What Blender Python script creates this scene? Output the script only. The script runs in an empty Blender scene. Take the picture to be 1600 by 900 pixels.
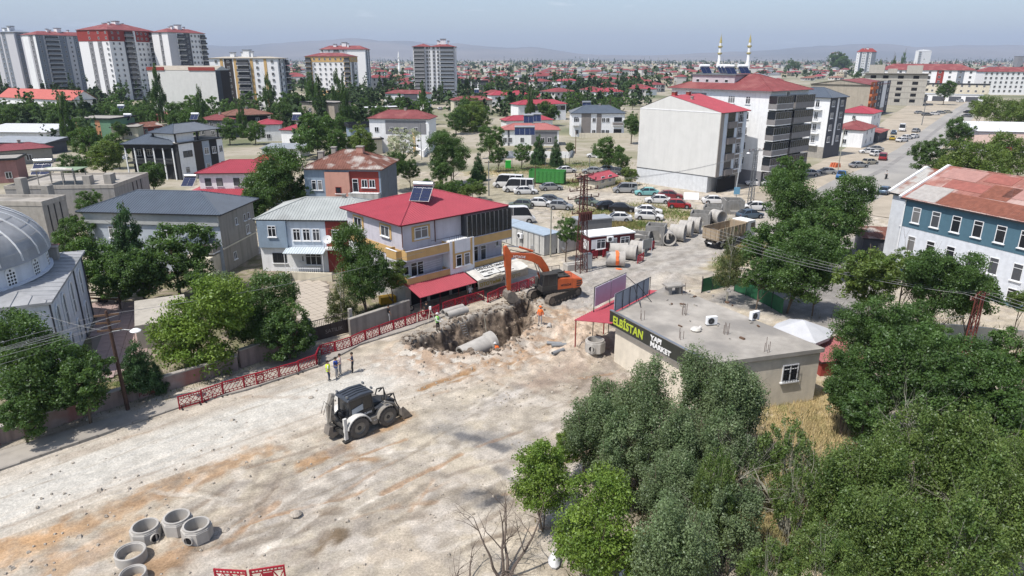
import bpy, bmesh, math, random
import numpy as np
from mathutils import Vector, Matrix
C = bpy.context.scene.collection
sc = bpy.context.scene
R = math.radians
random.seed(7)
# --- camera
F = 1060.0; PITCH = R(18.66); CH = 23.5
cd = bpy.data.cameras.new('camera'); cam = bpy.data.objects.new('camera', cd); C.objects.link(cam)
cd.sensor_width = 36; cd.lens = F / 1600 * 36; cd.clip_start = .5; cd.clip_end = 60000
cam.location = (0, 0, CH); cam.rotation_euler = (R(90) - PITCH, 0, 0)
sc.camera = cam
# --- sky, sun, exposure
SUNEL = R(60); sx, sy = -.80, -.60
w = bpy.data.worlds.new('World'); sc.world = w; w.use_nodes = True
nt = w.node_tree; nt.nodes.clear()
N = nt.nodes.new; L = nt.links.new
out = N('ShaderNodeOutputWorld'); bg = N('ShaderNodeBackground'); sky = N('ShaderNodeTexSky')
sky.sky_type = 'NISHITA'; sky.sun_disc = False; sky.sun_elevation = SUNEL; sky.sun_rotation = math.atan2(sx, sy)
sky.air_density = 1.0; sky.dust_density = 3.0; sky.ozone_density = 1.2; sky.altitude = 1100
bg.inputs['Strength'].default_value = .125
tc = N('ShaderNodeTexCoord'); mp = N('ShaderNodeMapping'); mp.inputs['Scale'].default_value = (9, 9, 60)
ns = N('ShaderNodeTexNoise'); ns.inputs['Scale'].default_value = 1.5; ns.inputs['Detail'].default_value = 6
rp = N('ShaderNodeValToRGB'); rp.color_ramp.elements[0].position = .64; rp.color_ramp.elements[1].position = .78
sx_ = N('ShaderNodeSeparateXYZ'); band = N('ShaderNodeMapRange'); band.inputs[1].default_value = .16; band.inputs[2].default_value = .03
hs = N('ShaderNodeHueSaturation'); hs.inputs['Saturation'].default_value = .86; hs.inputs['Value'].default_value = 1.0
ml = N('ShaderNodeMath'); ml.operation = 'MULTIPLY'; ml2 = N('ShaderNodeMath'); ml2.operation = 'MULTIPLY'; ml2.inputs[1].default_value = .55
mx = N('ShaderNodeMixRGB'); mx.inputs[2].default_value = (7.0, 7.3, 7.6, 1)
L(tc.outputs['Generated'], mp.inputs[0]); L(mp.outputs[0], ns.inputs['Vector']); L(ns.outputs['Fac'], rp.inputs[0])
L(tc.outputs['Generated'], sx_.inputs[0]); L(sx_.outputs[2], band.inputs[0])
L(rp.outputs[0], ml.inputs[0]); L(band.outputs[0], ml.inputs[1]); L(ml.outputs[0], ml2.inputs[0])
L(sky.outputs[0], hs.inputs['Color']); L(hs.outputs[0], mx.inputs[1]); L(ml2.outputs[0], mx.inputs[0])
L(mx.outputs[0], bg.inputs['Color']); L(bg.outputs[0], out.inputs['Surface'])
sd = bpy.data.lights.new('sun', 'SUN'); sun = bpy.data.objects.new('sun', sd); C.objects.link(sun)
sd.energy = 3.9; sd.angle = R(.53); sd.color = (1, .95, .88)
dv = Vector((sx * math.cos(SUNEL), sy * math.cos(SUNEL), math.sin(SUNEL)))
sun.rotation_euler = dv.to_track_quat('Z', 'Y').to_euler(); sun.location = (-40, -40, 120)
sc.view_settings.view_transform = 'Standard'; sc.view_settings.look = 'None'
sc.view_settings.exposure = .40; sc.view_settings.gamma = 1
sc.cycles.max_bounces = 5; sc.cycles.diffuse_bounces = 2; sc.cycles.glossy_bounces = 2
sc.cycles.transmission_bounces = 3; sc.cycles.transparent_max_bounces = 6; sc.cycles.volume_bounces = 0

# --- helpers
def at(u, v, z=0.0):
    "where the ray through a point of the photograph meets the height z"
    d = v - 450; fy = F * math.cos(PITCH) - d * math.sin(PITCH); fz = F * math.sin(PITCH) + d * math.cos(PITCH)
    t = (CH - z) / fz
    return Vector(((u - 800) * t, fy * t, z))
def z_for(u, v, vb):
    "height of a point seen at (u, v) that stands over the ground seen at row vb"
    y = at(u, vb)[1]; k = (v-450)/F; return CH - y*(math.sin(PITCH)+k*math.cos(PITCH))/(math.cos(PITCH)-k*math.sin(PITCH))
def mpp(p): return (p[1] * math.cos(PITCH) + (CH - p[2]) * math.sin(PITCH)) / F     # metres per photo pixel there

MATS = {}
def mat(name, rgb, rough=.85, var=.10, scale=1.5, bump=0.0, metal=0.0, streak=0.0, spec=.3, rgb2=None, thr=None, det=6, emit=None):
    "procedural material: base colour broken by noise, optional vertical dirt streaks, optional second colour in patches"
    if name in MATS: return MATS[name]
    m = bpy.data.materials.new(name); m.use_nodes = True; t = m.node_tree; n = t.nodes; l = t.links
    b = n['Principled BSDF']; b.inputs['Roughness'].default_value = rough; b.inputs['Metallic'].default_value = metal
    b.inputs['Specular IOR Level'].default_value = spec
    tc = n.new('ShaderNodeTexCoord'); no = n.new('ShaderNodeTexNoise'); no.inputs['Scale'].default_value = scale; no.inputs['Detail'].default_value = det
    no.inputs['Roughness'].default_value = .62
    l.new(tc.outputs['Object'], no.inputs['Vector'])
    mr = n.new('ShaderNodeMapRange'); mr.inputs[1].default_value = .3; mr.inputs[2].default_value = .7
    mr.inputs[3].default_value = 1 - var; mr.inputs[4].default_value = 1 + var; l.new(no.outputs['Fac'], mr.inputs[0])
    col = n.new('ShaderNodeMixRGB'); col.blend_type = 'MULTIPLY'; col.inputs[0].default_value = 1
    col.inputs[1].default_value = (*rgb, 1); l.new(mr.outputs[0], col.inputs[2]); last = col
    if rgb2:
        n2 = n.new('ShaderNodeTexNoise'); n2.inputs['Scale'].default_value = scale * .35; n2.inputs['Detail'].default_value = 5; l.new(tc.outputs['Object'], n2.inputs['Vector'])
        r2 = n.new('ShaderNodeMapRange'); lo = thr or .5; r2.inputs[1].default_value = lo - .05; r2.inputs[2].default_value = lo + .07
        l.new(n2.outputs['Fac'], r2.inputs[0]); m2 = n.new('ShaderNodeMixRGB'); m2.inputs[2].default_value = (*rgb2, 1)
        l.new(r2.outputs[0], m2.inputs[0]); l.new(last.outputs[0], m2.inputs[1]); last = m2
    if streak:
        mpn = n.new('ShaderNodeMapping'); mpn.inputs['Scale'].default_value = (1.6, 1.6, .13); l.new(tc.outputs['Object'], mpn.inputs[0])
        n3 = n.new('ShaderNodeTexNoise'); n3.inputs['Scale'].default_value = 1.3; n3.inputs['Detail'].default_value = 5; l.new(mpn.outputs[0], n3.inputs['Vector'])
        r3 = n.new('ShaderNodeMapRange'); r3.inputs[1].default_value = .48; r3.inputs[2].default_value = .75; r3.inputs[3].default_value = 1; r3.inputs[4].default_value = 1 - streak
        l.new(n3.outputs['Fac'], r3.inputs[0]); m3 = n.new('ShaderNodeMixRGB'); m3.blend_type = 'MULTIPLY'; m3.inputs[0].default_value = 1
        l.new(last.outputs[0], m3.inputs[1]); l.new(r3.outputs[0], m3.inputs[2]); last = m3
    l.new(last.outputs[0], b.inputs['Base Color'])
    if bump:
        bp = n.new('ShaderNodeBump'); bp.inputs['Strength'].default_value = bump; bp.inputs['Distance'].default_value = .03
        nb = n.new('ShaderNodeTexNoise'); nb.inputs['Scale'].default_value = scale * 6; nb.inputs['Detail'].default_value = 4
        l.new(tc.outputs['Object'], nb.inputs['Vector']); l.new(nb.outputs['Fac'], bp.inputs['Height']); l.new(bp.outputs[0], b.inputs['Normal'])
    if emit: b.inputs['Emission Color'].default_value = (*emit, 1); b.inputs['Emission Strength'].default_value = 1
    MATS[name] = m; return m

class MB:
    "collects boxes, bars, tubes and faces for ONE mesh object"
    def __init__(s): s.v = []; s.f = []; s.m = []; s.i = 0
    def face(s, pts, mi=0):
        k = len(s.v); s.v += [tuple(p) for p in pts]; s.f.append(tuple(range(k, k + len(pts)))); s.m.append(mi)
    def hexa(s, p, mi=0):     # 8 corners: bottom 0-3 ccw, top 4-7
        k = len(s.v); s.v += [tuple(q) for q in p]
        for f in ((0,3,2,1),(4,5,6,7),(0,1,5,4),(1,2,6,5),(2,3,7,6),(3,0,4,7)): s.f.append(tuple(k + i for i in f)); s.m.append(mi)
    def box(s, x0, x1, y0, y1, z0, z1, mi=0, T=None):
        p = [(x0,y0,z0),(x1,y0,z0),(x1,y1,z0),(x0,y1,z0),(x0,y0,z1),(x1,y0,z1),(x1,y1,z1),(x0,y1,z1)]
        if T is not None: p = [T @ Vector(q) for q in p]
        s.hexa(p, mi)
    def cbox(s, c, d, mi=0, T=None):
        s.box(c[0]-d[0]/2, c[0]+d[0]/2, c[1]-d[1]/2, c[1]+d[1]/2, c[2]-d[2]/2, c[2]+d[2]/2, mi, T)
    def prism(s, poly, a0, a1, ax='y', mi=0, T=None, mi2=None):   # poly in the two other axes, extruded along ax
        n = len(poly)
        def P(p, a):
            q = {'x': (a, p[0], p[1]), 'y': (p[0], a, p[1]), 'z': (p[0], p[1], a)}[ax]
            return tuple(T @ Vector(q)) if T is not None else q
        k = len(s.v); s.v += [P(p, a0) for p in poly] + [P(p, a1) for p in poly]
        fl = ax == 'y'
        A = tuple(k + i for i in range(n)); B = tuple(k + n + i for i in range(n))
        s.f += [A if fl else A[::-1], B[::-1] if fl else B]; s.m += [mi if mi2 is None else mi2] * 2
        for i in range(n):
            j = (i + 1) % n; q = (k+i, k+j, k+n+j, k+n+i); s.f.append(q[::-1] if fl else q); s.m.append(mi)
    def tube(s, pts, rad, n=8, mi=0, cap=True):
        pts = [Vector(p) for p in pts]
        if not hasattr(rad, '__len__'): rad = [rad] * len(pts)
        k = len(s.v); up = None
        for i, p in enumerate(pts):
            d = (pts[min(i+1, len(pts)-1)] - pts[max(i-1, 0)])
            if d.length < 1e-6: d = Vector((0,0,1))
            d.normalize()
            if up is None: up = d.orthogonal().normalized()
            up = (up - d * up.dot(d)); up = up.normalized() if up.length > 1e-5 else d.orthogonal().normalized()
            w2 = d.cross(up)
            for j in range(n):
                a = 2*math.pi*j/n; s.v.append(tuple(p + (up*math.cos(a) + w2*math.sin(a))*rad[i]))
        for i in range(len(pts)-1):
            for j in range(n):
                j2 = (j+1) % n; s.f.append((k+i*n+j, k+i*n+j2, k+(i+1)*n+j2, k+(i+1)*n+j)); s.m.append(mi)
        if cap:
            s.f.append(tuple(k+j for j in range(n))[::-1]); s.m.append(mi)
            s.f.append(tuple(k+(len(pts)-1)*n+j for j in range(n))); s.m.append(mi)
    def bar(s, p0, p1, w_=.05, mi=0): s.tube([p0, p1], w_*.62, 4, mi)
    def lathe(s, prof, n=24, mi=0, T=None, closed=False, ph=0):
        k = len(s.v); m_ = len(prof)
        for (r, z) in prof:
            for j in range(n):
                a = ph + 2*math.pi*j/n; q = Vector((r*math.cos(a), r*math.sin(a), z)); s.v.append(tuple(T @ q if T is not None else q))
        for i in range(m_ if closed else m_-1):
            i2 = (i+1) % m_
            for j in range(n):
                j2 = (j+1) % n; s.f.append((k+i*n+j, k+i*n+j2, k+i2*n+j2, k+i2*n+j)); s.m.append(mi)
    def mesh(s, name, mats):
        me = bpy.data.meshes.new(name); me.from_pydata(s.v, [], s.f)
        for m_ in (mats if isinstance(mats, (list, tuple)) else [mats]): me.materials.append(m_)
        me.polygons.foreach_set('material_index', s.m); me.update(); return me
    def build(s, name, mats, parent=None, smooth=False, bev=0, loc=None):
        o = link(name, s.mesh(name, mats), parent)
        if loc is not None: o.location = loc
        if smooth: shade(o.data)
        if bev:
            b = o.modifiers.new('bevel', 'BEVEL'); b.width = bev; b.segments = 2; b.limit_method = 'ANGLE'; b.angle_limit = R(40)
        return o
def shade(me, ang=35):
    me.polygons.foreach_set('use_smooth', [True] * len(me.polygons))
    try: me.set_sharp_from_angle(angle=R(ang))
    except Exception: pass
def link(name, data, parent=None, loc=None, rz=None):
    o = bpy.data.objects.new(name, data); C.objects.link(o)
    if parent is not None: o.parent = parent
    if loc is not None: o.location = loc
    if rz is not None: o.rotation_euler = (0, 0, rz)
    return o
def tag(o, label=None, cat=None, group=None, kind=None):
    if label: o['label'] = label
    if cat: o['category'] = cat
    if group: o['group'] = group
    if kind: o['kind'] = kind
    return o
def empty(name, loc, rz=0, label=None, cat=None, group=None):
    return tag(link(name, None, None, loc, rz), label, cat, group)
def kids(o): return list(o.children)
def copy_tree(o, loc=None, rz=None, label=None, scale=None, parent=None):
    c = o.copy(); C.objects.link(c)
    if parent is not None: c.parent = parent
    for ch in kids(o): copy_tree(ch, parent=c)
    if loc is not None: c.location = loc
    if rz is not None: c.rotation_euler = (0, 0, rz)
    if label: c['label'] = label
    if scale is not None: c.scale = scale if hasattr(scale, '__len__') else (scale,)*3
    return c
MC = {}
def cached(key, fn):
    if key not in MC: MC[key] = fn()
    return MC[key]

# --- palette
WHITE = mat('white_paint', (.78,.79,.80), var=.06, streak=.12); PVC = mat('window_plastic', (.75,.76,.78), .5, .03)
def glass_mat(name, rgb, rough=.12): return mat(name, rgb, rough, .25, .6, spec=.6)
GLASS = glass_mat('window_glass', (.018,.021,.026), .2); GLASS2 = glass_mat('curtained_glass', (.17,.17,.17), .3); GLASS3 = glass_mat('half_curtained_glass', (.07,.075,.085), .25)
LWALL = mat('lilac_wall', (.53,.51,.565), var=.06, streak=.15); CREAM = mat('cream_wall', (.62,.57,.46), var=.08, streak=.2)
GREYP = mat('grey_plaster', (.62,.62,.60), var=.05, scale=.5, streak=.06); CONC = mat('concrete', (.33,.31,.28), var=.14, bump=.3, streak=.15)
CONCD = mat('dusty_concrete_slab', (.35,.325,.29), var=.22, scale=.6, bump=.25, rgb2=(.24,.225,.205), thr=.55)
DGREY = mat('dark_grey_cladding', (.085,.09,.105), var=.1); MGREY = mat('mid_grey_cladding', (.22,.22,.235), var=.08, streak=.1)
PALEB = mat('pale_blue_wall', (.58,.64,.71), var=.07, streak=.2); STEELB = mat('steel_blue_wall', (.25,.32,.40), var=.08, streak=.15)
OCHRE = mat('ochre_paint', (.56,.37,.16), var=.06, streak=.1); SALMON = mat('salmon_plaster', (.52,.28,.22), var=.08, streak=.15)
BRICKRED = mat('brick_red_paint', (.28,.055,.045), var=.1); TEAL = mat('teal_blue_paint', (.075,.15,.20), var=.08, streak=.1)
REDROOF = mat('red_sheet_roof', (.33,.05,.07), .55, .10, .7, spec=.35); REDROOF2 = mat('faded_red_roof', (.21,.06,.062), .75, .18, .7, rgb2=(.27,.10,.095), thr=.56)
PINKROOF = mat('pinkish_red_roof', (.38,.14,.13), .6, .1, .7); GREYROOF = mat('blue_grey_sheet_roof', (.085,.105,.135), .5, .12, .5, spec=.4)
PALEROOF = mat('pale_grey_sheet_roof', (.36,.38,.37), .5, .14, .6, rgb2=(.28,.29,.28), thr=.55)
LEAD = mat('lead_sheet', (.33,.335,.345), .55, .2, .8, rgb2=(.26,.27,.28), thr=.55); TIN = mat('tin_sheet', (.42,.44,.46), .45, .12, .8, metal=.3)
RUST = mat('rusty_sheet', (.17,.075,.055), .8, .25, 1.2, rgb2=(.40,.36,.33), thr=.56); RUSTP = mat('patchy_red_sheet', (.29,.13,.105), .8, .22, .9, rgb2=(.42,.30,.27), thr=.55)
METAL = mat('painted_metal', (.20,.21,.22), .5, .1, metal=.4); DARKM = mat('dark_metal', (.035,.037,.042), .5, .15, metal=.3)
STEEL = mat('galvanised_steel', (.45,.46,.47), .35, .1, metal=.8); BLACK = mat('black_void', (.012,.012,.014), .9); RUBBER = mat('tyre_rubber', (.03,.03,.032), .9, .3, 3)
SOLARP = mat('solar_glass', (.012,.02,.06), .15, .2, 3, spec=.7); BARK = mat('bark', (.13,.10,.075), .95, .3, 5, bump=.4); PALEBARK = mat('pale_bark', (.34,.33,.27), .9, .25, 5)
WOOD = mat('weathered_wood', (.14,.085,.055), .85, .25, 3)
# --- terrain
rng = np.random.default_rng(3)
_T = rng.random((256, 256))
def vnoise(x, y):
    xi = np.floor(x).astype(int); yi = np.floor(y).astype(int); fx = x - xi; fy = y - yi
    fx = fx*fx*(3-2*fx); fy = fy*fy*(3-2*fy); g = lambda a, b: _T[a & 255, b & 255]
    return (g(xi,yi)*(1-fx)+g(xi+1,yi)*fx)*(1-fy) + (g(xi,yi+1)*(1-fx)+g(xi+1,yi+1)*fx)*fy
def fbm(x, y, o=5, s=1.0):
    r = 0; a = .5; t = 0
    for i in range(o): r = r + a*vnoise(x*s+17.3*i, y*s+5.1*i); t += a; a *= .5; s *= 2.03
    return r/t
def pts(*px): return np.array([[at(*p)[0], at(*p)[1]] for p in px])
def dline(X, Y, P):
    d = np.full(X.shape, 1e9)
    for (a, b) in zip(P[:-1], P[1:]):
        ab = b-a; t = np.clip(((X-a[0])*ab[0]+(Y-a[1])*ab[1])/(ab@ab), 0, 1)
        d = np.minimum(d, np.hypot(X-a[0]-t*ab[0], Y-a[1]-t*ab[1]))
    return d
def sdpoly(X, Y, P):
    d = dline(X, Y, np.vstack([P, P[:1]])); ins = np.zeros(X.shape, bool)
    for i in range(len(P)):
        a, b = P[i-1], P[i]
        if a[1] == b[1]: continue
        c = ((a[1] > Y) != (b[1] > Y)) & (X < (b[0]-a[0])*(Y-a[1])/(b[1]-a[1]) + a[0]); ins ^= c
    return np.where(ins, -d, d)
def axis(a, b, c, d, fine, coarse):
    return np.concatenate([np.arange(a, b, coarse), np.arange(b, c, fine), np.arange(c, d+.01, coarse)])
GX = axis(-62, -34, 14, 78, .15, .4); GY = axis(12, 27, 72, 150, .15, .4)
X, Y = np.meshgrid(GX, GY)
TR = pts((640,536),(672,524),(705,511),(739,497),(770,490),(797,482),(812,471),(826,463),(833,474),(832,500),(824,517),(800,531),(786,541),(765,553),(724,549),(690,549),(655,545))
def ss(x, a, b): t = np.clip((x-a)/(b-a), 0, 1); return t*t*(3-2*t)
n1 = fbm(X, Y, 5, .5); n2 = fbm(X+40, Y-9, 5, 1.7); n3 = fbm(X-30, Y+70, 4, .12)
sd_ = sdpoly(X, Y, TR) + (n2-.5)*.9
sd_ = sd_ + (fbm(X, Y, 3, 1.3)-.5)*.55; depth = 3.3*(.42*ss(-sd_, -.2, .45)+.58*ss(-sd_, .55+.6*(n1-.5), 1.35))*(.85+.3*n2)
lip = .35 * np.exp(-((sd_-.9)/.7)**2) * (n1*1.6)
work = ss(-dline(X, Y, pts((660,560),(790,560),(880,500),(960,440))), -6, -1)       # churned soil round the trench
Z = -depth + lip*(sd_ > 0) + work*(n2-.45)*.55 + (n1-.5)*.10 + (n2-.5)*.05
spoil = np.exp(-(dline(X, Y, pts((880,520),(925,505),(910,560)))/1.6)**2)*.8*(n2*1.5) + np.exp(-(dline(X, Y, pts((1010,432),(1060,436)))/1.3)**2)*.9*(n2*1.4)
spoil = spoil + np.exp(-(dline(X, Y, pts((470,722),(560,690)))/.5)**2)*.18*n2 + np.exp(-(dline(X, Y, pts((250,800),(300,880)))/.9)**2)*.22*n2
Z += spoil*(sd_ > .2)
bern = pts((430,640),(600,598),(700,570)); Z += .18*np.exp(-(dline(X, Y, bern)/.35)**2)*n1
for off in (-78, -62, -41, -30, -12, 0, 22, 31, 44):
    dr = dline(X, Y, pts((-200, 880+off), (0, 818+off), (260, 722+off), (520, 632+off), (660, 592+off), (760, 565+off)))+(n1-.5)*.7
    Z += (.05*np.exp(-((dr-.33)/.12)**2)-.07*np.exp(-(dr/.16)**2))*(.35+1.3*n1)
Zflat = ss(dline(X, Y, pts((0,730),(190,645),(280,640),(495,570),(650,510),(830,450))), .3, 2.5); Z = Z*np.maximum(Zflat, (sd_ < .3))
Z[np.abs(Y-GY[0]) < .01] = 0; Z[np.abs(Y-GY[-1]) < .01] = 0
def zat(x, y):
    i = int(np.argmin(np.abs(GY-y))); j = int(np.argmin(np.abs(GX-x))); return float(Z[i, j])
COL = np.empty(X.shape+(3,))
def C3(*c): return np.array(c)
base = C3(.405,.355,.28); grv = C3(.485,.465,.42); clay = C3(.34,.21,.11); grey = C3(.335,.305,.27); brown = C3(.22,.165,.125)
COL[:] = base * (.88 + .24*n3[..., None])
def paint(mask, c, k=1.0):
    m = np.clip(mask*k, 0, 1)[..., None]; COL[:] = COL*(1-m) + c*m
def stroke(px, wd, c, k=1.0, soft=.6, nz=1.6, n=None):
    n = n1 if n is None else n
    d = dline(X, Y, pts(*px)) + (n-.5)*nz*wd*.8; paint(ss(-d, -wd*(1+soft)/2, -wd*(1-soft)/2), c, k)
stroke([(560,900),(620,760),(760,700)], 11, C3(.385,.34,.27), .9); stroke([(430,800),(470,770),(560,740)], 3.5, grey, .75, n=n2); stroke([(640,850),(690,760)], 5, C3(.41,.35,.28), .6)
stroke([(330,860),(420,850)], 3, grey*1.05, .6, n=n2); stroke([(200,900),(330,840),(430,770)], 2.5, C3(.28,.235,.19), .6, n=n2)
paint((fbm(X, Y, 5, .33) > .56)*1.0*ss(dline(X, Y, pts((0,760),(700,555))), 3, 8), grey, .35)
paint(ss(fbm(X+9, Y+3, 6, .9), .54, .64)*ss(dline(X, Y, pts((0,800),(760,560))), 4, 7), C3(.30,.265,.225), .6)
paint(ss(fbm(X-9, Y+23, 6, .6), .55, .68)*ss(dline(X, Y, pts((0,800),(760,560))), 4, 7), C3(.47,.43,.38), .6)
stroke([(-300,900),(0,775),(250,700),(480,628),(700,560),(800,530)], 9.5, C3(.455,.41,.35), .9, .5, .35)
stroke([(-300,860),(0,790),(250,705),(480,622),(640,575),(720,548)], 5.0, grv, .95, .5, .5)
stroke([(100,715),(300,650),(480,600),(600,560)], .5, C3(.34,.28,.22), .5, .8, 1.5); stroke([(0,700),(300,655),(500,583),(640,540)], .9, C3(.33,.30,.26), .55, .9, 1.2)
for off, k in ((0, .8), (9, .6), (22, .8), (31, .55), (-12, .5)):
    stroke([(-200, 880+off), (0, 818+off), (260, 722+off), (520, 630+off), (660, 592+off), (800, 552+off)], .22, C3(.30,.25,.20) if off % 2 else C3(.50,.46,.40), k, .9, 1.8, n2)
for off in (-38, -60, -75): stroke([(0, 818+off), (260, 722+off), (520, 632+off), (660, 590+off)], .16, C3(.32,.28,.23), .7, .9, 2.4, n2)
stroke([(-100,900),(0,862),(110,828),(250,768),(330,735),(420,700)], 1.5, clay, .75, .9, 2.0, n2); stroke([(90,895),(190,830)], 1.6, clay*1.1, .6, .9, 1.6, n2)
stroke([(660,608),(720,584),(790,558),(860,538),(905,500)], .6, clay*.85, 1, .5, 1.2, n2); stroke([(700,600),(790,570),(850,550)], .25, clay*.8, .9, .6, 1.2, n2); stroke([(470,735),(540,702),(570,690)], .35, clay*.7, 1, .5, 1.2, n2); stroke([(840,600),(900,575)], 2.2, C3(.26,.17,.12), .5, .9, 1.8, n2); stroke([(470,728),(520,704),(565,686),(640,650)], .8, clay, .85, .8, 1.6, n2)
stroke([(550,715),(585,718)], .8, clay*.8, .8, .8, 1.4, n2); stroke([(250,885),(310,850)], 1.8, clay*.85, .8, .9, 1.5, n2); stroke([(0,868),(60,850)], 2.4, clay*1.3, .6, .9, 1.5, n2)
paint(work*ss(n2, .38, .54), C3(.33,.23,.155), .85); paint(work*ss(fbm(X+5, Y+8, 5, .8), .5, .62), C3(.45,.40,.34), .7)
stroke([(870,470),(930,445),(990,425)], 3.2, C3(.20,.165,.13), .75, .9, 1.8, n2); stroke([(640,530),(700,505),(790,480)], 1.6, C3(.27,.245,.215), .8, .7, 1.6, n2)
stroke([(905,560),(960,545),(940,600)], 2.6, C3(.24,.21,.18), .6, .9, 1.8, n2); stroke([(880,590),(950,600)], 3.6, C3(.27,.22,.18), .55, .9, 1.9, n2)
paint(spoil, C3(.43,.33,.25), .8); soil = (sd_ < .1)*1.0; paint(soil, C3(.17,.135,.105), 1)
for px, wd, c, k in (([(740,772),(765,778)], 1.5, C3(.07,.07,.075), .95), ([(785,735),(805,750)], .9, C3(.15,.145,.145), .7), ([(700,670),(800,695)], 1.8, C3(.22,.215,.21), .6), ([(720,680),(790,700)], .8, C3(.11,.11,.115), .85),
                     ([(492,864),(512,846),(528,832)], 1.0, C3(.16,.12,.08), 1), ([(502,801),(520,798)], .8, C3(.17,.13,.09), 1), ([(470,820),(478,815)], .5, C3(.24,.20,.15), .5), ([(765,630),(810,610)], 1.2, C3(.52,.49,.46), .5), ([(560,690),(600,700)], 1.1, C3(.44,.40,.35), .8)):
    stroke(px, wd, c, k, .6, 1.3, n2)
ROADC = C3(.335,.318,.295)
stroke([(900,450),(1060,400),(1200,345),(1330,290),(1420,235),(1510,180)], 13, ROADC, .85, .25, .35)
stroke([(900,450),(1060,400),(1200,345)], 1.0, C3(.26,.235,.20), .5, .9, 2.5, n2); stroke([(940,470),(1100,415),(1230,370)], 1.4, C3(.42,.38,.32), .6, .9, 1.8, n2); stroke([(930,455),(1120,395)], .8, C3(.27,.24,.21), .6, .9, 2.5, n2)
stroke([(560,215),(700,240),(800,330),(830,370),(800,420)], 9, C3(.41,.37,.31), .8, .5, .6); stroke([(640,260),(1120,250)], 2, base, .2)
stroke([(820,305),(960,306),(1110,330),(1200,345)], 5, C3(.40,.365,.31), .85, .5, .6)
weed = C3(.17,.165,.07); dry = C3(.40,.31,.16)
for px, wd in (([(920,335),(1000,325),(1090,340)], 6), ([(930,350),(1010,350)], 4), ([(900,285),(960,283)], 6), ([(1180,380),(1130,420)], 3), ([(760,270),(960,262)], 8)):
    stroke(px, wd, dry, .75, .9, 1.6, n2)
    m = ss(-dline(X, Y, pts(*px)), -wd*.9, -wd*.3)*ss(fbm(X+3, Y+50, 5, .7), .46, .58); paint(m, weed, .8)
stroke([(1240,620),(1260,680),(1300,700)], 6, dry, .95, .5, 1.2); stroke([(1180,800),(1200,850)], 3.5, dry, .9, .6, 1.4, n2)
stroke([(1010,880),(1060,760),(1150,700),(1550,800),(1500,640)], 8, C3(.20,.165,.11), .7, .8, 1.2)
paint(ss(-sdpoly(X, Y, pts((1110,470),(1190,420),(1370,360),(1420,420),(1330,520),(1240,500))), -1, .5), C3(.23,.22,.21), .9)
gard = ss(-sdpoly(X, Y, pts((-100,760),(0,640),(230,600),(500,500),(640,470),(560,400),(330,400),(100,520),(-300,520))), -.8, .3); paint(gard, C3(.24,.20,.155), .8); paint(gard*ss(n2, .40, .55), C3(.13,.135,.06), .7)
far_ = ss(Y, 84, 96)*ss(-X, -18, 0); paint(far_*ss(n3, .42, .62), C3(.24,.22,.14), .6)
rs = np.random.default_rng(12); lane = .25+.75*ss(dline(X, Y, pts((-300,840),(0,775),(250,700),(480,628),(700,560))), 3, 6)
for i in range(110):
    a = at(rs.uniform(150, 950), rs.uniform(560, 880)); th = R(42)+rs.normal(0, .22 if i % 3 else .9); L_ = rs.uniform(1.5, 7); nn = 4; q = [np.array([a[0], a[1]])]
    for j in range(nn): th += rs.normal(0, .12); q.append(q[-1]+np.array([math.cos(th), math.sin(th)])*L_/nn)
    q = np.array(q); x0, x1 = np.searchsorted(GX, (q[:,0].min()-1, q[:,0].max()+1)); y0, y1 = np.searchsorted(GY, (q[:,1].min()-1, q[:,1].max()+1))
    if x1-x0 < 3 or y1-y0 < 3: continue
    sl = (slice(y0, y1), slice(x0, x1)); wd = rs.uniform(.12, .34); d = dline(X[sl], Y[sl], q)+(n2[sl]-.5)*.35; m = ss(-d, -wd, -wd*.35)[..., None]*rs.uniform(.35, .85)*(lane[sl]*(sd_[sl] > .6))[..., None]
    COL[sl] = COL[sl]*(1-m)+(C3(.22,.18,.14), C3(.27,.23,.18), C3(.52,.475,.41), C3(.31,.20,.12))[i % 4]*m
    Z[sl] -= .05*m[..., 0]*(sd_[sl] > .8)
for i in range(160):
    a = at(rs.uniform(250, 950), rs.uniform(600, 890)); r0 = rs.uniform(.25, 1.1); x0, x1 = np.searchsorted(GX, (a[0]-2, a[0]+2)); y0, y1 = np.searchsorted(GY, (a[1]-2, a[1]+2))
    if x1-x0 < 3 or y1-y0 < 3: continue
    sl = (slice(y0, y1), slice(x0, x1)); d = np.hypot(X[sl]-a[0], (Y[sl]-a[1])*rs.uniform(.8, 1.6))+(n2[sl]-.5)*1.6; m = ss(-d, -r0, -r0*.5)[..., None]*rs.uniform(.2, .6)*(lane[sl]*(sd_[sl] > .6))[..., None]
    COL[sl] = COL[sl]*(1-m)+(C3(.27,.235,.19), C3(.23,.195,.16), C3(.50,.455,.39), C3(.30,.27,.24))[i % 4]*m
LN = lane[..., None]; COL = np.clip(COL*(1-LN*.52+LN*.68*fbm(X, Y, 6, 1.3)[..., None]+LN*.38*fbm(X*.55+Y*.5, (Y-X)*2.2, 4, 1.1)[..., None]), 0, 1)
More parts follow.
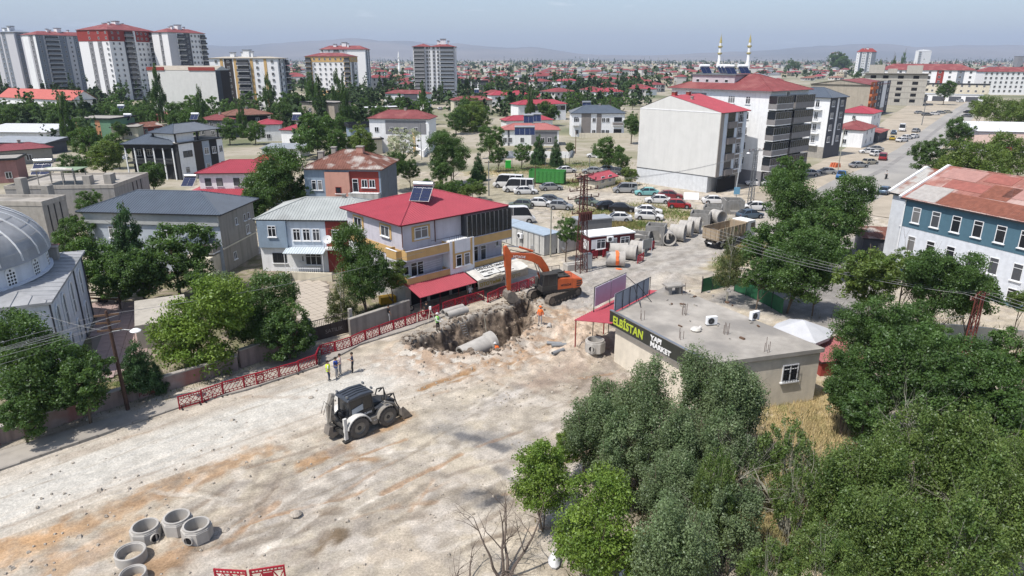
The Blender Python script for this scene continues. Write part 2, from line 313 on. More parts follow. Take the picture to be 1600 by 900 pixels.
def grid_mesh(name, X, Y, Z, m, col=None, holes=None):
    ny, nx = X.shape; co = np.stack([X, Y, Z], -1).reshape(-1, 3)
    idx = np.arange(ny*nx).reshape(ny, nx); q = np.stack([idx[:-1,:-1], idx[:-1,1:], idx[1:,1:], idx[1:,:-1]], -1).reshape(-1, 4)
    me = bpy.data.meshes.new(name); me.vertices.add(len(co)); me.vertices.foreach_set('co', co.ravel().astype(np.float32))
    me.loops.add(q.size); me.loops.foreach_set('vertex_index', q.ravel().astype(np.int32)); me.polygons.add(len(q))
    me.polygons.foreach_set('loop_start', np.arange(0, q.size, 4, dtype=np.int32)); me.polygons.foreach_set('loop_total', np.full(len(q), 4, dtype=np.int32))
    me.update(calc_edges=True); me.polygons.foreach_set('use_smooth', [True]*len(q)); me.materials.append(m)
    if col is not None:
        a = me.color_attributes.new('soil', 'FLOAT_COLOR', 'POINT'); c4 = np.concatenate([col.reshape(-1, 3), np.ones((ny*nx, 1))], 1); a.data.foreach_set('color', c4.ravel().astype(np.float32))
    return me
gm = bpy.data.materials.new('soil_and_gravel'); gm.use_nodes = True; n = gm.node_tree.nodes; l = gm.node_tree.links; b = n['Principled BSDF']
b.inputs['Roughness'].default_value = .95; b.inputs['Specular IOR Level'].default_value = .15
va = n.new('ShaderNodeVertexColor'); va.layer_name = 'soil'; tc = n.new('ShaderNodeTexCoord'); prev = va.outputs['Color']
for scl, amp, det in ((1.1, .13, 6), (8, .2, 5), (34, .2, 2)):
    no = n.new('ShaderNodeTexNoise'); no.inputs['Scale'].default_value = scl; no.inputs['Detail'].default_value = det; l.new(tc.outputs['Object'], no.inputs['Vector'])
    mr = n.new('ShaderNodeMapRange'); mr.inputs[1].default_value = .3; mr.inputs[2].default_value = .7; mr.inputs[3].default_value = 1-amp; mr.inputs[4].default_value = 1+amp; l.new(no.outputs['Fac'], mr.inputs[0])
    mu = n.new('ShaderNodeMixRGB'); mu.blend_type = 'MULTIPLY'; mu.inputs[0].default_value = 1; l.new(prev, mu.inputs[1]); l.new(mr.outputs[0], mu.inputs[2]); prev = mu.outputs[0]
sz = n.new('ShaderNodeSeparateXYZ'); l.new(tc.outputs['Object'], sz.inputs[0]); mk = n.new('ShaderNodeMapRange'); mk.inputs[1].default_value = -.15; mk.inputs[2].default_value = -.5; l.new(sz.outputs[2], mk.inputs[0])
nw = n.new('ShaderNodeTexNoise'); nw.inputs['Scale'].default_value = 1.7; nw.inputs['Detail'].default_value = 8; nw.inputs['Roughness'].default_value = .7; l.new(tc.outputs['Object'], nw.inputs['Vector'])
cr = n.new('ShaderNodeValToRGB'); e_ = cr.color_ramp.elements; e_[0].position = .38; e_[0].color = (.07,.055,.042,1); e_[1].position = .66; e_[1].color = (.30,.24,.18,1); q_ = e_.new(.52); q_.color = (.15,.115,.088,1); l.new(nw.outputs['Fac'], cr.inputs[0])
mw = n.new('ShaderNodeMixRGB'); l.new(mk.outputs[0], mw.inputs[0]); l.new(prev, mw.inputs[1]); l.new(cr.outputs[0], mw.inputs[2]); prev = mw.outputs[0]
l.new(prev, b.inputs['Base Color'])
bp = n.new('ShaderNodeBump'); bp.inputs['Strength'].default_value = .55; bp.inputs['Distance'].default_value = .06
nb = n.new('ShaderNodeTexNoise'); nb.inputs['Scale'].default_value = 6; nb.inputs['Detail'].default_value = 8; nb.inputs['Roughness'].default_value = .7; l.new(tc.outputs['Object'], nb.inputs['Vector'])
l.new(nb.outputs['Fac'], bp.inputs['Height']); l.new(bp.outputs[0], b.inputs['Normal'])
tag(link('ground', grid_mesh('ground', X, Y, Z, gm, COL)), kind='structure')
pm = bpy.data.materials.new('plain_soil'); pm.use_nodes = True; n = pm.node_tree.nodes; l = pm.node_tree.links; b = n['Principled BSDF']; b.inputs['Roughness'].default_value = 1
tc = n.new('ShaderNodeTexCoord'); prev = None
def nz_(scale, det=6):
    q = n.new('ShaderNodeTexNoise'); q.inputs['Scale'].default_value = scale; q.inputs['Detail'].default_value = det; l.new(tc.outputs['Object'], q.inputs['Vector']); return q
def rmp(src, a, b_):
    q = n.new('ShaderNodeMapRange'); q.inputs[1].default_value = a; q.inputs[2].default_value = b_; l.new(src, q.inputs[0]); return q.outputs[0]
def mixc(f, c1, c2):
    q = n.new('ShaderNodeMixRGB'); l.new(f, q.inputs[0])
    for i, c in ((1, c1), (2, c2)):
        if isinstance(c, tuple): q.inputs[i].default_value = (*c, 1)
        else: l.new(c, q.inputs[i])
    return q.outputs[0]
c = mixc(rmp(nz_(.05).outputs['Fac'], .42, .6), (.37,.33,.265), (.22,.21,.13))
c = mixc(rmp(nz_(.012).outputs['Fac'], .5, .62), c, (.13,.145,.075)); c = mixc(rmp(nz_(.4).outputs['Fac'], .55, .75), c, (.22,.19,.13))
sp = n.new('ShaderNodeSeparateXYZ'); l.new(tc.outputs['Object'], sp.inputs[0])
fld = mixc(rmp(nz_(.0011, 3).outputs['Fac'], .47, .55), (.42,.36,.25), (.17,.17,.10))
c = mixc(rmp(sp.outputs[1], 1500, 2600), c, fld); l.new(c, b.inputs['Base Color'])
mb = MB(); xs = [-16000, float(GX[0]), float(GX[-1]), 16000]; ys = [-300, float(GY[0]), float(GY[-1]), 19000]
for i in range(3):
    for j in range(3):
        if (i, j) != (1, 1): mb.face([(xs[i],ys[j],0),(xs[i+1],ys[j],0),(xs[i+1],ys[j+1],0),(xs[i],ys[j+1],0)])
tag(mb.build('plain', pm), kind='structure')
hm = mat('bare_hill', (.21,.185,.16), 1, .18, .0009, rgb2=(.13,.125,.11), thr=.52)
prof_u = [-600, 0, 100, 300, 420, 480, 570, 620, 700, 790, 830, 900, 1000, 1100, 1200, 1280, 1420, 1500, 1600, 2200]
prof_v = [60, 52, 45, 66, 68, 64, 58, 61, 66, 72, 74, 84, 85, 82, 75, 68, 67, 70, 66, 60]
U = np.linspace(-600, 2200, 260); D_ = np.linspace(8200, 14500, 36)
UU, DD = np.meshgrid(U, D_); XX = (UU-800)/F*DD*1.03
hh = .92*(93.5-np.interp(UU, prof_u, prof_v))/F*12500
rn = fbm(XX/1000+3, DD/1000, 6, 1.1); env = ss(DD, 8300, 12500)*(1-.25*ss(DD, 12500, 14500))
HZ = hh*env*(.72+.5*(rn-.28)) + 14*ss(DD, 8200, 8600)*rn - 2
tag(link('hills', grid_mesh('hills', XX, DD, HZ, hm)), kind='structure')
hz = bpy.data.materials.new('air'); hz.use_nodes = True; n = hz.node_tree.nodes; n.clear(); o_ = n.new('ShaderNodeOutputMaterial'); pv = n.new('ShaderNodeVolumePrincipled')
pv.inputs['Color'].default_value = (.66,.78,1.0,1); pv.inputs['Density'].default_value = 9.5e-5; pv.inputs['Anisotropy'].default_value = 0.0
hz.node_tree.links.new(pv.outputs[0], o_.inputs['Volume'])
mb = MB(); mb.box(-17000, 17000, -400, 19500, -5, 620); tag(mb.build('haze', hz), kind='stuff')
# --- building kit
def win_frame_mesh(w_, h, st, fm=None, far=False):
    mb = MB(); t = .07 if h > .9 else .05; o = .06
    fm = fm or PVC
    mb.box(-w_/2, w_/2, -o, .01, 0, t); mb.box(-w_/2, w_/2, -o, .01, h-t, h); mb.box(-w_/2, -w_/2+t, -o, .01, t, h-t); mb.box(w_/2-t, w_/2, -o, .01, t, h-t)
    nm = {1: [0], 2: [-w_/6, w_/6], 0: []}[st % 3]
    for x in nm: mb.box(x-.035, x+.035, -o+.012, .01, t, h-t)
    if h > 1.2 and not far: mb.box(-w_/2+t, w_/2-t, -o+.008, .01, h*.72, h*.72+.05)
    if far: mb.face([(-w_/2+t*.7, -.02, t*.7), (w_/2-t*.7, -.02, t*.7), (w_/2-t*.7, -.02, h-t*.7), (-w_/2+t*.7, -.02, h-t*.7)], 1)
    return mb.mesh('window', [fm, GLASS] if far else fm)
def pane_mesh(w_, h, gm_):
    mb = MB(); mb.box(-w_/2+.05, w_/2-.05, -.025, .012, .05, h-.05); return mb.mesh('pane', gm_)
def sill_mesh(w_): mb = MB(); mb.box(-w_/2-.1, w_/2+.1, -.16, .01, -.09, -.003); return mb.mesh('sill', WHITE)
FACE = {'R': lambda a, b: ((0, 0), 0), 'E': lambda a, b: ((a, 0), 90), 'K': lambda a, b: ((a, b), 180), 'L': lambda a, b: ((0, b), -90)}
BLDS = []
class Bld:
    "a building: root at the near wall corner, x along its right-hand front, y along its left-hand front"
    def __init__(s, name, label, Bp, Cp, D, z, wall, over=.5, cat='house', group=None, fh=3.0, near=True, base=None, base_h=0, ang=None, body=True, z0=0, vb=None, zs=None):
        if z is None: z = z_for(Bp[0], Bp[1], vb)
        b = at(*Bp, zs or z); b.z = 0
        if ang is not None: a = R(ang); Lx = Cp
        else:
            c = at(*Cp, zs or z); c.z = 0; a = math.atan2(c.y-b.y, c.x-b.x); Lx = (c-b).length
        if isinstance(D, tuple):
            d = at(*D, zs or z) - b; D = -d.x*math.sin(a) + d.y*math.cos(a)
        s.over = over; s.Lx = Lx-2*over; s.Ly = D-2*over; s.z = z; s.a = a; s.fh = fh; s.near = near
        o = b + Vector((math.cos(a), math.sin(a), 0))*over + Vector((-math.sin(a), math.cos(a), 0))*over
        s.root = empty(name, (o.x, o.y, 0), a, label, cat, group); s.wallm = wall
        BLDS.append((s.root, s.Lx, s.Ly))
        if zs: s.root.scale = (1, 1, zs/z)
        if body:
            mb = MB(); mb.box(0, s.Lx, 0, s.Ly, z0-.2 if not z0 else z0, z-.02)
            s.wall = mb.build('wall', wall, s.root)
        if base_h: s.band('R', 0, 1, 0, base_h, base, .03); s.band('L', 0, 1, 0, base_h, base, .03)
    def place(s, o, f, d, z, out=0.0):
        p, a = FACE[f](s.Lx, s.Ly); a = R(a); o.parent = s.root
        o.location = (p[0]+d*math.cos(a)+out*math.sin(a), p[1]+d*math.sin(a)-out*math.cos(a), z); o.rotation_euler = (0, 0, a); return o
    def flen(s, f): return s.Lx if f in 'RK' else s.Ly
    def win(s, f, d, z, w_=1.2, h=1.3, st=2, out=0.0, fm=None, sill=True):
        far = not s.near; L_ = s.flen(f)
        fmn = fm.name if fm else ''
        o = link('window', cached(('w', round(w_,2), round(h,2), st, far, fmn), lambda: win_frame_mesh(w_, h, st, fm, far)))
        s.place(o, f, d*L_, z, out)
        if s.near:
            g_ = random.choice((GLASS, GLASS, GLASS2, GLASS3))
            link('pane', cached(('p', round(w_,2), round(h,2), g_.name), lambda: pane_mesh(w_, h, g_)), o)
            if sill: link('sill', cached(('s', round(w_,2)), lambda: sill_mesh(w_)), o)
        return o
    def wins(s, f, ds, zs, w_=1.2, h=1.3, st=2, out=0.0, fm=None):
        for d in ds:
            for z in zs: s.win(f, d, z, w_, h, st, out, fm)
    def band(s, f, a, b, z0, z1, m, pr=.03, name='wall_panel'):
        L_ = s.flen(f); mb = MB(); mb.box(0, (b-a)*L_, -pr, .005, z0, z1); o = mb.build(name, m); return s.place(o, f, a*L_, 0)
    def balc(s, f, a, b, z, pr=1.2, h=1.0, m=None, slab=WHITE, glazed=False, gh=1.5, rail=False, name='balcony', ret=0):
        L_ = s.flen(f); W_ = (b-a)*L_; m = m or MGREY
        def mk():
            mb = MB(); mb.box(0, W_, -pr, .005, -.16, .02, 1)
            if not rail:
                mb.box(0, W_, -pr-.02, -pr+.1, .0, h); mb.box(-.02, .08, -pr+.1, .0, .0, h); mb.box(W_-.08, W_+.02, -pr+.1, .0, .0, h)
                mb.box(-.04, W_+.04, -pr-.05, -pr+.12, h, h+.05, 1)
            else:
                mb.box(0, W_, -pr, -pr+.05, h-.05, h); 
                k = max(2, int(W_/.22))
                for i in range(k+1): mb.box(i*W_/k-.012, i*W_/k+.012, -pr+.01, -pr+.035, .02, h-.05)
            return mb.mesh(name, [m, slab])
        o = link(name, cached(('b', round(W_,2), round(pr,2), h, m.name, slab.name, rail, name), mk)); s.place(o, f, a*L_, z)
        if glazed:
            def mg():
                mb = MB(); mb.box(.03, W_-.03, -pr+.04, 0, 0, gh); k = max(2, int(W_/.75))
                for i in range(k+1): x = min(max(.05, i*W_/k), W_-.05); mb.box(x-.035, x+.035, -pr+.0, -pr+.05, 0, gh, 1)
                mb.box(0, W_, -pr+.0, -pr+.06, gh-.08, gh, 1)
                return mb.mesh('balcony_glazing', [GLASS, MGREY])
            g_ = link('balcony_glazing', cached(('bg', round(W_,2), round(pr,2), gh), mg), o); g_.location = (0, 0, h+.05)
        return o
    def recess(s, f, a, b, z0, z1, m=BLACK):     # dark loggia behind a parapet: a box set into the wall read as shade
        return s.band(f, a, b, z0, z1, m, .012, 'loggia_opening')
    def door(s, f, d, w_=1.0, h=2.1, m=None, z=0.0):
        mb = MB(); mb.box(-w_/2-.07, w_/2+.07, -.05, .01, 0, h+.07, 1); mb.box(-w_/2, w_/2, -.08, .012, 0, h); o = mb.build('door', [m or METAL, PVC]); return s.place(o, f, d*s.flen(f), z)
    def roof(s, kind, m, rise=1.6, ribs=0, over=None, th=.14, fascia=None, off=(0,0,0,0), z=None, name='roof', ridge=None):
        ov = s.over if over is None else over; z = s.z if z is None else z
        x0, x1, y0, y1 = -ov+off[0]*s.Lx, s.Lx+ov-off[1]*s.Lx, -ov+off[2]*s.Ly, s.Ly+ov-off[3]*s.Ly
        fascia = fascia or DARKM; mb = MB(); A, B_, C_, D_ = (x0,y0,z), (x1,y0,z), (x1,y1,z), (x0,y1,z); sl = []
        lx, ly = x1-x0, y1-y0
        if kind == 'hip':
            if lx >= ly: e = ly/2; r1, r2 = (x0+e, y0+e, z+rise), (x1-e, y0+e, z+rise); sl = [[A,B_,r2,r1],[B_,C_,r2],[C_,D_,r1,r2],[D_,A,r1]]
            else: e = lx/2; r1, r2 = (x0+e, y0+e, z+rise), (x0+e, y1-e, z+rise); sl = [[A,B_,r1],[B_,C_,r2,r1],[C_,D_,r2],[D_,A,r1,r2]]
        elif kind == 'gx': ym = (y0+y1)/2; r1, r2 = (x0,ym,z+rise), (x1,ym,z+rise); sl = [[A,B_,r2,r1],[C_,D_,r1,r2]]
        elif kind == 'gy': xm = (x0+x1)/2; r1, r2 = (xm,y0,z+rise), (xm,y1,z+rise); sl = [[B_,C_,r2,r1],[D_,A,r1,r2]]
        elif kind == 'shed': sl = [[A,B_,(x1,y1,z+rise),(x0,y1,z+rise)]]
        elif kind == 'flat':
            mb.box(x0, x1, y0, y1, z, z+.22, 1); mb.face([(x0+.2,y0+.2,z+.225),(x1-.2,y0+.2,z+.225),(x1-.2,y1-.2,z+.225),(x0+.2,y1-.2,z+.225)])
            if rise > .3:
                for (p, q, r_, t) in ((x0,x1,y0,y0+.2),(x0,x1,y1-.2,y1),(x0,x0+.2,y0+.2,y1-.2),(x1-.2,x1,y0+.2,y1-.2)): mb.box(p, q, r_, t, z+.23, z+rise, 1)
        if sl:
            for p in sl: mb.face(p)
            mb.box(x0+.01, x1-.01, y0+.01, y1-.01, z-th, z-.004, 1)
            if kind == 'gx':
                for x in (x0+ov, x1-ov): mb.prism([(y0+ov*.5, z), (y1-ov*.5, z), ((y0+y1)/2, z+rise-.08)], x-.1, x+.1, 'x', 2)
            if kind == 'gy':
                for y in (y0+ov, y1-ov): mb.prism([(x0+ov*.5, z), (x1-ov*.5, z), ((x0+x1)/2, z+rise-.08)], y-.1, y+.1, 'y', 2)
            if kind == 'shed': mb.hexa([(x0,y0,z-.02),(x1,y0,z-.02),(x1,y1,z-.02),(x0,y1,z-.02),(x0,y0,z-.01),(x1,y0,z-.01),(x1,y1,z+rise-.01),(x0,y1,z+rise-.01)], 2)
        o = mb.build(name, [m, fascia, s.wallm], s.root)
        if ribs and sl:
            rb = MB()
            for p in sl: rib_poly(rb, [Vector(q) for q in p], ribs)
            if kind == 'hip':       # ridge and hip caps
                for p, q in ((A,r1),(B_, r2 if lx>=ly else r1),(C_,r2),(D_, r1 if lx>=ly else r2),(r1,r2)): rb.tube([Vector(p)+Vector((0,0,.03)), Vector(q)+Vector((0,0,.03))], .07, 5)
            elif kind != 'shed': rb.tube([Vector(r1)+Vector((0,0,.02)), Vector(r2)+Vector((0,0,.02))], .08, 5)
            tag(rb.build('sheet_rib', m, o), kind='stuff')
        s.r = o; return o
    def chimney(s, x, y, h=1.2, w_=.6, zz=None, m=None):
        z = (s.z if zz is None else zz); mb = MB(); mb.cbox((x*s.Lx, y*s.Ly, z+h/2), (w_, w_, h)); mb.cbox((x*s.Lx, y*s.Ly, z+h+.06), (w_+.16, w_+.16, .12), 1)
        return mb.build('chimney', [m or CONC, CONC], s.r)
def rib_poly(rb, P, sp, w_=.05, h=.045):
    e = (P[1]-P[0]).normalized(); nrm = (P[1]-P[0]).cross(P[2]-P[0]).normalized(); u = nrm.cross(e)
    if u.z < 0: u = -u
    if nrm.z < 0: nrm = -nrm
    q = [((p-P[0]).dot(e), (p-P[0]).dot(u)) for p in P]; L_ = q[1][0]; lo = min(a for a, b in q); hi = max(a for a, b in q); a = lo+sp/2
    while a < hi:
        bs = []
        for i in range(len(q)):
            (a0, b0), (a1, b1) = q[i-1], q[i]
            if (a0 > a) != (a1 > a): bs.append(b0+(b1-b0)*(a-a0)/(a1-a0))
        if len(bs) >= 2:
            b0, b1 = min(bs), max(bs)
            if b1-b0 > .15:
                O = P[0]+e*a; k = len(rb.v)
                rb.v += [tuple(O+u*b0-e*w_), tuple(O+u*b0+nrm*h), tuple(O+u*b0+e*w_), tuple(O+u*b1-e*w_), tuple(O+u*b1+nrm*h), tuple(O+u*b1+e*w_)]
                rb.f += [(k,k+1,k+4,k+3),(k+1,k+2,k+5,k+4),(k,k+2,k+1)]; rb.m += [0,0,0]
        a += sp
def corr_sheet(name, x0, x1, y0, y1, z0, z1, m, parent, sp=.25, sup=None):      # a sloping canopy of ribbed sheet, falls from y1 to y0
    mb = MB(); P = [Vector((x0,y0,z0)), Vector((x1,y0,z0)), Vector((x1,y1,z1)), Vector((x0,y1,z1))]
    mb.hexa([tuple(p-Vector((0,0,.05))) for p in P]+[tuple(p) for p in P]); o = mb.build(name, m, parent); rb = MB(); rib_poly(rb, P, sp, .06, .055)
    tag(rb.build('sheet_rib', m, o), kind='stuff'); return o
def text(name, body, size, m, parent, loc, rot, ext=.01, align='LEFT', sx_=1, bold=0):
    cu = bpy.data.curves.new(name, 'FONT'); cu.body = body; cu.size = size; cu.extrude = ext; cu.align_x = align; cu.offset = bold; cu.resolution_u = 3
    t = bpy.data.objects.new(name, cu); me = bpy.data.meshes.new_from_object(t); bpy.data.objects.remove(t); me.materials.clear(); me.materials.append(m)
    o = link(name, me, parent, loc); o.rotation_euler = rot; o.scale = (sx_, 1, 1); return o
def solar_heater(x, y, z, rz, label, s=1.0, tilt=38, white=False):
    t = empty('solar_water_heater', (x, y, z), rz, label, 'solar heater', 'solar water heaters on the roofs'); t.scale = (s,)*3
    T = Matrix.Rotation(R(tilt), 4, 'X'); mb = MB(); mb.box(-1.0, 1.0, -.05, 1.85, .0, .05, 1, T)
    for i in range(2):
        for j in range(4): mb.box(-.97+i*.98, -.03+i*.98, -.01+j*.46, .42+j*.46, .05, .075, 0, T)
    mb.build('solar_panel', [SOLARP, STEEL], t)
    zt = 1.85*math.sin(R(tilt)); yt = 1.85*math.cos(R(tilt)); mb = MB(); mb.tube([(-1.0, yt+.1, zt+.25), (1.0, yt+.1, zt+.25)], .3, 14); mb.build('water_tank', WHITE if white else STEEL, t, True)
    mb = MB()
    for xx in (-.8, .8): mb.bar((xx, yt+.15, 0), (xx, yt+.05, zt+.1)); mb.bar((xx, .1, .03), (xx, yt+.15, 0)); mb.bar((xx, .9, 0), (xx, yt+.1, zt))
    mb.build('stand', METAL, t); return t
def dish(x, y, z, rz, label, r=.45):
    t = empty('satellite_dish', (x, y, z), rz, label, 'satellite dish', 'satellite dishes'); T = Matrix.Translation((0, 0, .75)) @ Matrix.Rotation(R(52), 4, 'X')
    mb = MB(); mb.lathe([(.02, .0), (r*.5, .03), (r*.85, .10), (r, .15), (r+.01, .15), (r*.85, .085), (r*.5, .01), (.02, -.03)], 18, 0, T); mb.build('reflector', WHITE, t, True)
    mb = MB(); mb.tube([(0,0,0), (0,0,.6), (0,.1,.72)], .03, 6); mb.bar((0,-.0,.45), (0,-.62,.95), .03); mb.cbox((0,-.62,.98), (.1,.1,.12)); mb.build('arm', METAL, t); return t
def ac_unit(x, y, z, rz, label, cat='air conditioner'):
    t = empty('air_conditioner', (x, y, z), rz, label, cat); mb = MB(); mb.box(-.42,.42,-.16,.16,.08,.72); mb.box(-.4,-.32,-.16,.16,0,.08,1); mb.box(.32,.4,-.16,.16,0,.08,1); mb.build('casing', [WHITE, DARKM], t, bev=.012)
    mb = MB(); T = Matrix.Translation((-.1, -.165, .4)) @ Matrix.Rotation(R(90), 4, 'X'); mb.lathe([(.02,0),(.25,0),(.25,.02),(.02,.02)], 18, 0, T)
    for k in range(6): a = k*math.pi/3; mb.bar((-.1,-.19,.4), (-.1+.24*math.cos(a),-.19,.4+.24*math.sin(a)), .012, 1)
    mb.build('fan_grille', [DARKM, METAL], t); return t
# --- trees
def leaf_mat(name, rgb, rgb2, trans=.42):
    m = bpy.data.materials.new(name); m.use_nodes = True; n = m.node_tree.nodes; l = m.node_tree.links; n.clear(); o = n.new('ShaderNodeOutputMaterial')
    va = n.new('ShaderNodeVertexColor'); va.layer_name = 'leaf'; sp = n.new('ShaderNodeSeparateColor'); l.new(va.outputs[0], sp.inputs[0])
    oi = n.new('ShaderNodeObjectInfo'); mx = n.new('ShaderNodeMixRGB'); mx.inputs[1].default_value = (*rgb, 1); mx.inputs[2].default_value = (*rgb2, 1); l.new(sp.outputs[0], mx.inputs[0])
    mr = n.new('ShaderNodeMapRange'); mr.inputs[3].default_value = .6; mr.inputs[4].default_value = 1.5; l.new(sp.outputs[1], mr.inputs[0])
    m2 = n.new('ShaderNodeMixRGB'); m2.blend_type = 'MULTIPLY'; m2.inputs[0].default_value = 1; l.new(mx.outputs[0], m2.inputs[1]); l.new(mr.outputs[0], m2.inputs[2])
    d = n.new('ShaderNodeBsdfDiffuse'); t = n.new('ShaderNodeBsdfTranslucent'); g_ = n.new('ShaderNodeBsdfGlossy'); g_.inputs['Roughness'].default_value = .45; g_.inputs['Color'].default_value = (.8,.85,.9,1)
    ms = n.new('ShaderNodeMixShader'); ms.inputs[0].default_value = trans; m3 = n.new('ShaderNodeMixShader'); m3.inputs[0].default_value = .025
    tc_ = n.new('ShaderNodeMixRGB'); tc_.blend_type = 'MULTIPLY'; tc_.inputs[0].default_value = 1; tc_.inputs[2].default_value = (1.25,1.2,.55,1); l.new(m2.outputs[0], tc_.inputs[1])
    l.new(m2.outputs[0], d.inputs[0]); l.new(tc_.outputs[0], t.inputs[0]); l.new(d.outputs[0], ms.inputs[1]); l.new(t.outputs[0], ms.inputs[2]); l.new(ms.outputs[0], m3.inputs[1]); l.new(g_.outputs[0], m3.inputs[2]); l.new(m3.outputs[0], o.inputs[0])
    return m
LEAF = {'dark': leaf_mat('dark_green_leaf', (.055,.11,.028), (.10,.17,.045)), 'mid': leaf_mat('green_leaf', (.065,.13,.03), (.11,.19,.048)),
        'bright': leaf_mat('yellow_green_leaf', (.105,.185,.03), (.185,.265,.045), .35), 'silver': leaf_mat('silvery_green_leaf', (.085,.135,.055), (.19,.245,.125), .35),
        'lime': leaf_mat('pale_lime_leaf', (.09,.15,.035), (.17,.23,.06)), 'pine': leaf_mat('pine_needle', (.035,.08,.028), (.07,.13,.045), .25), 'olive': leaf_mat('olive_green_leaf', (.08,.11,.04), (.14,.15,.06)),
        'poplar': leaf_mat('poplar_leaf', (.065,.12,.027), (.18,.245,.07)), 'bloom': leaf_mat('white_blossom_leaf', (.10,.16,.06), (.62,.62,.5), .2)}
def crown_mesh(kind, n_cl, per, leaf, seed, shape='round', flat=.7):
    "many small leaf faces gathered in clumps through the crown; unit radius, centre at the origin"
    r = np.random.default_rng(seed); P = []; S = []
    tries = 0
    lob = [(r.uniform(-.55,.55), r.uniform(-.55,.55), r.uniform(-.5,.55), r.uniform(.38,.62)) for _ in range(7)] + [(0,0,-.1,.68)]
    while len(P) < n_cl and tries < 60000:
        tries += 1; p = r.uniform(-1, 1, 3)
        if shape in ('round', 'wide'):
            ok = any(((p[0]-a)**2+(p[1]-b)**2+(p[2]-c)**2) < d*d and ((p[0]-a)**2+(p[1]-b)**2+(p[2]-c)**2) > (d*.55)**2 for a, b, c, d in lob)
        elif shape == 'column': t = (p[2]+1)/2; rr = .95*math.sin(math.pi*min(1, t**.75*.93+.07))**.7*(.85+.2*math.sin(7*p[2]+seed)); q = math.hypot(p[0], p[1]); ok = rr*.4 < q < rr
        elif shape == 'cone': t = (p[2]+1)/2; rr = (1-t)**.85*(.75+.4*(((p[2]*6) % 1))); q = math.hypot(p[0], p[1]); ok = rr*.25 < q < rr and t > .02
        elif shape == 'shrub': q = math.hypot(p[0], p[1]); ok = p[2] < .95-q*q*.9 and (q > .45 or p[2] > .1)
        if ok: P.append(p); S.append(r.uniform(.6, 1.35))
    P = np.array(P); S = np.array(S); n = len(P)*per
    cs = {'round': .17 if n_cl < 200 or n_cl > 280 else .2, 'wide': .17, 'column': .17, 'cone': .19, 'shrub': .15}[shape]
    c = np.repeat(P, per, 0); sc_ = np.repeat(S, per)[:, None]; off = r.normal(0, 1, (n, 3)); off /= np.linalg.norm(off, axis=1)[:, None]; off *= (r.random((n, 1))**.45)
    c = c + off*sc_*cs*np.array([1, 1, flat])
    nr = r.normal(0, .75, (n, 3)) + off*.7 + np.array([0, 0, .75]); nr /= np.linalg.norm(nr, axis=1)[:, None]
    t1 = np.cross(nr, r.normal(0, 1, (n, 3))); t1 /= np.linalg.norm(t1, axis=1)[:, None]; t2 = np.cross(nr, t1); sz = leaf*r.uniform(.6, 1.3, (n, 1))
    co = np.stack([c-t1*sz, c-t2*sz*.55, c+t1*sz, c+t2*sz*.55], 1).reshape(-1, 3)
    me = bpy.data.meshes.new('crown'); me.vertices.add(n*4); me.vertices.foreach_set('co', co.ravel().astype(np.float32)); me.loops.add(n*4); me.loops.foreach_set('vertex_index', np.arange(n*4, dtype=np.int32))
    me.polygons.add(n); me.polygons.foreach_set('loop_start', np.arange(0, n*4, 4, dtype=np.int32)); me.polygons.foreach_set('loop_total', np.full(n, 4, dtype=np.int32)); me.update(calc_edges=True)
    a = me.color_attributes.new('leaf', 'BYTE_COLOR', 'POINT'); cl = np.repeat(np.repeat(r.random(len(P)), per), 4)*.75 + np.repeat(r.random(n), 4)*.25
    br = np.repeat(np.repeat(r.random(len(P)), per), 4)*.55+np.repeat(r.random(n), 4)*.45; a.data.foreach_set('color', np.stack([cl, br, cl, np.ones(n*4)], 1).ravel().astype(np.float32)); me.materials.append(LEAF[kind]); return me
def limb_mesh(shape, seed, bark, r0=.045, stems=1, H_=1.0):
    "tapered trunk with limbs reaching into a unit crown whose centre is at 0 and whose foot is at -H_"
    r = random.Random(seed); mb = MB()
    def branch(p, d, ln, rad, lv):
        q = [Vector(p)]; rr = [rad]; d = Vector(d).normalized(); k = 5
        for i in range(k):
            d = (d + Vector((r.uniform(-.16,.16), r.uniform(-.16,.16), r.uniform(-.05,.14)))).normalized(); q.append(q[-1]+d*ln/k); rr.append(rad*(1-(i+1)/k*.8))
        mb.tube(q, rr, 6 if lv < 2 else 4)
        if lv < 2:
            for i in range(3 if lv else 5):
                t = r.uniform(.35, .95); j = min(int(t*k), k-1); a = r.uniform(0, 6.28); nd = Vector((math.cos(a)*.8, math.sin(a)*.8, r.uniform(.25, .9))); branch(q[j], nd, ln*r.uniform(.35, .55), rr[j]*.5, lv+1)
    for s_ in range(stems):
        a = r.uniform(0, 6.28); sp_ = .18 if stems > 1 else 0
        branch((math.cos(a)*sp_*.4, math.sin(a)*sp_*.4, -H_), (math.cos(a)*sp_*1.6, math.sin(a)*sp_*1.6, 1), H_+(.85 if shape in ('column','cone') else .45), r0/(1 if stems == 1 else 1.8), 0)
    return mb.mesh('trunk', bark)
KINDS = {}   # kind: (leaf, n_clumps, per, leafsize, shape, flat, bark, aspect, trunk r, stems)
KINDS['broad'] = ('mid', 150, 95, .040, 'round', .8, BARK, 1.0, .05, 1); KINDS['dark'] = ('dark', 150, 95, .040, 'round', .8, BARK, 1.0, .05, 1)
KINDS['maple'] = ('bright', 160, 70, .042, 'round', .55, BARK, 1.1, .04, 2); KINDS['silver'] = ('silver', 130, 140, .032, 'round', 1.5, BARK, 1.12, .05, 2)
KINDS['lime'] = ('lime', 150, 80, .042, 'round', .7, BARK, .95, .045, 1); KINDS['pine'] = ('pine', 210, 110, .036, 'cone', .7, BARK, 1.9, .05, 1)
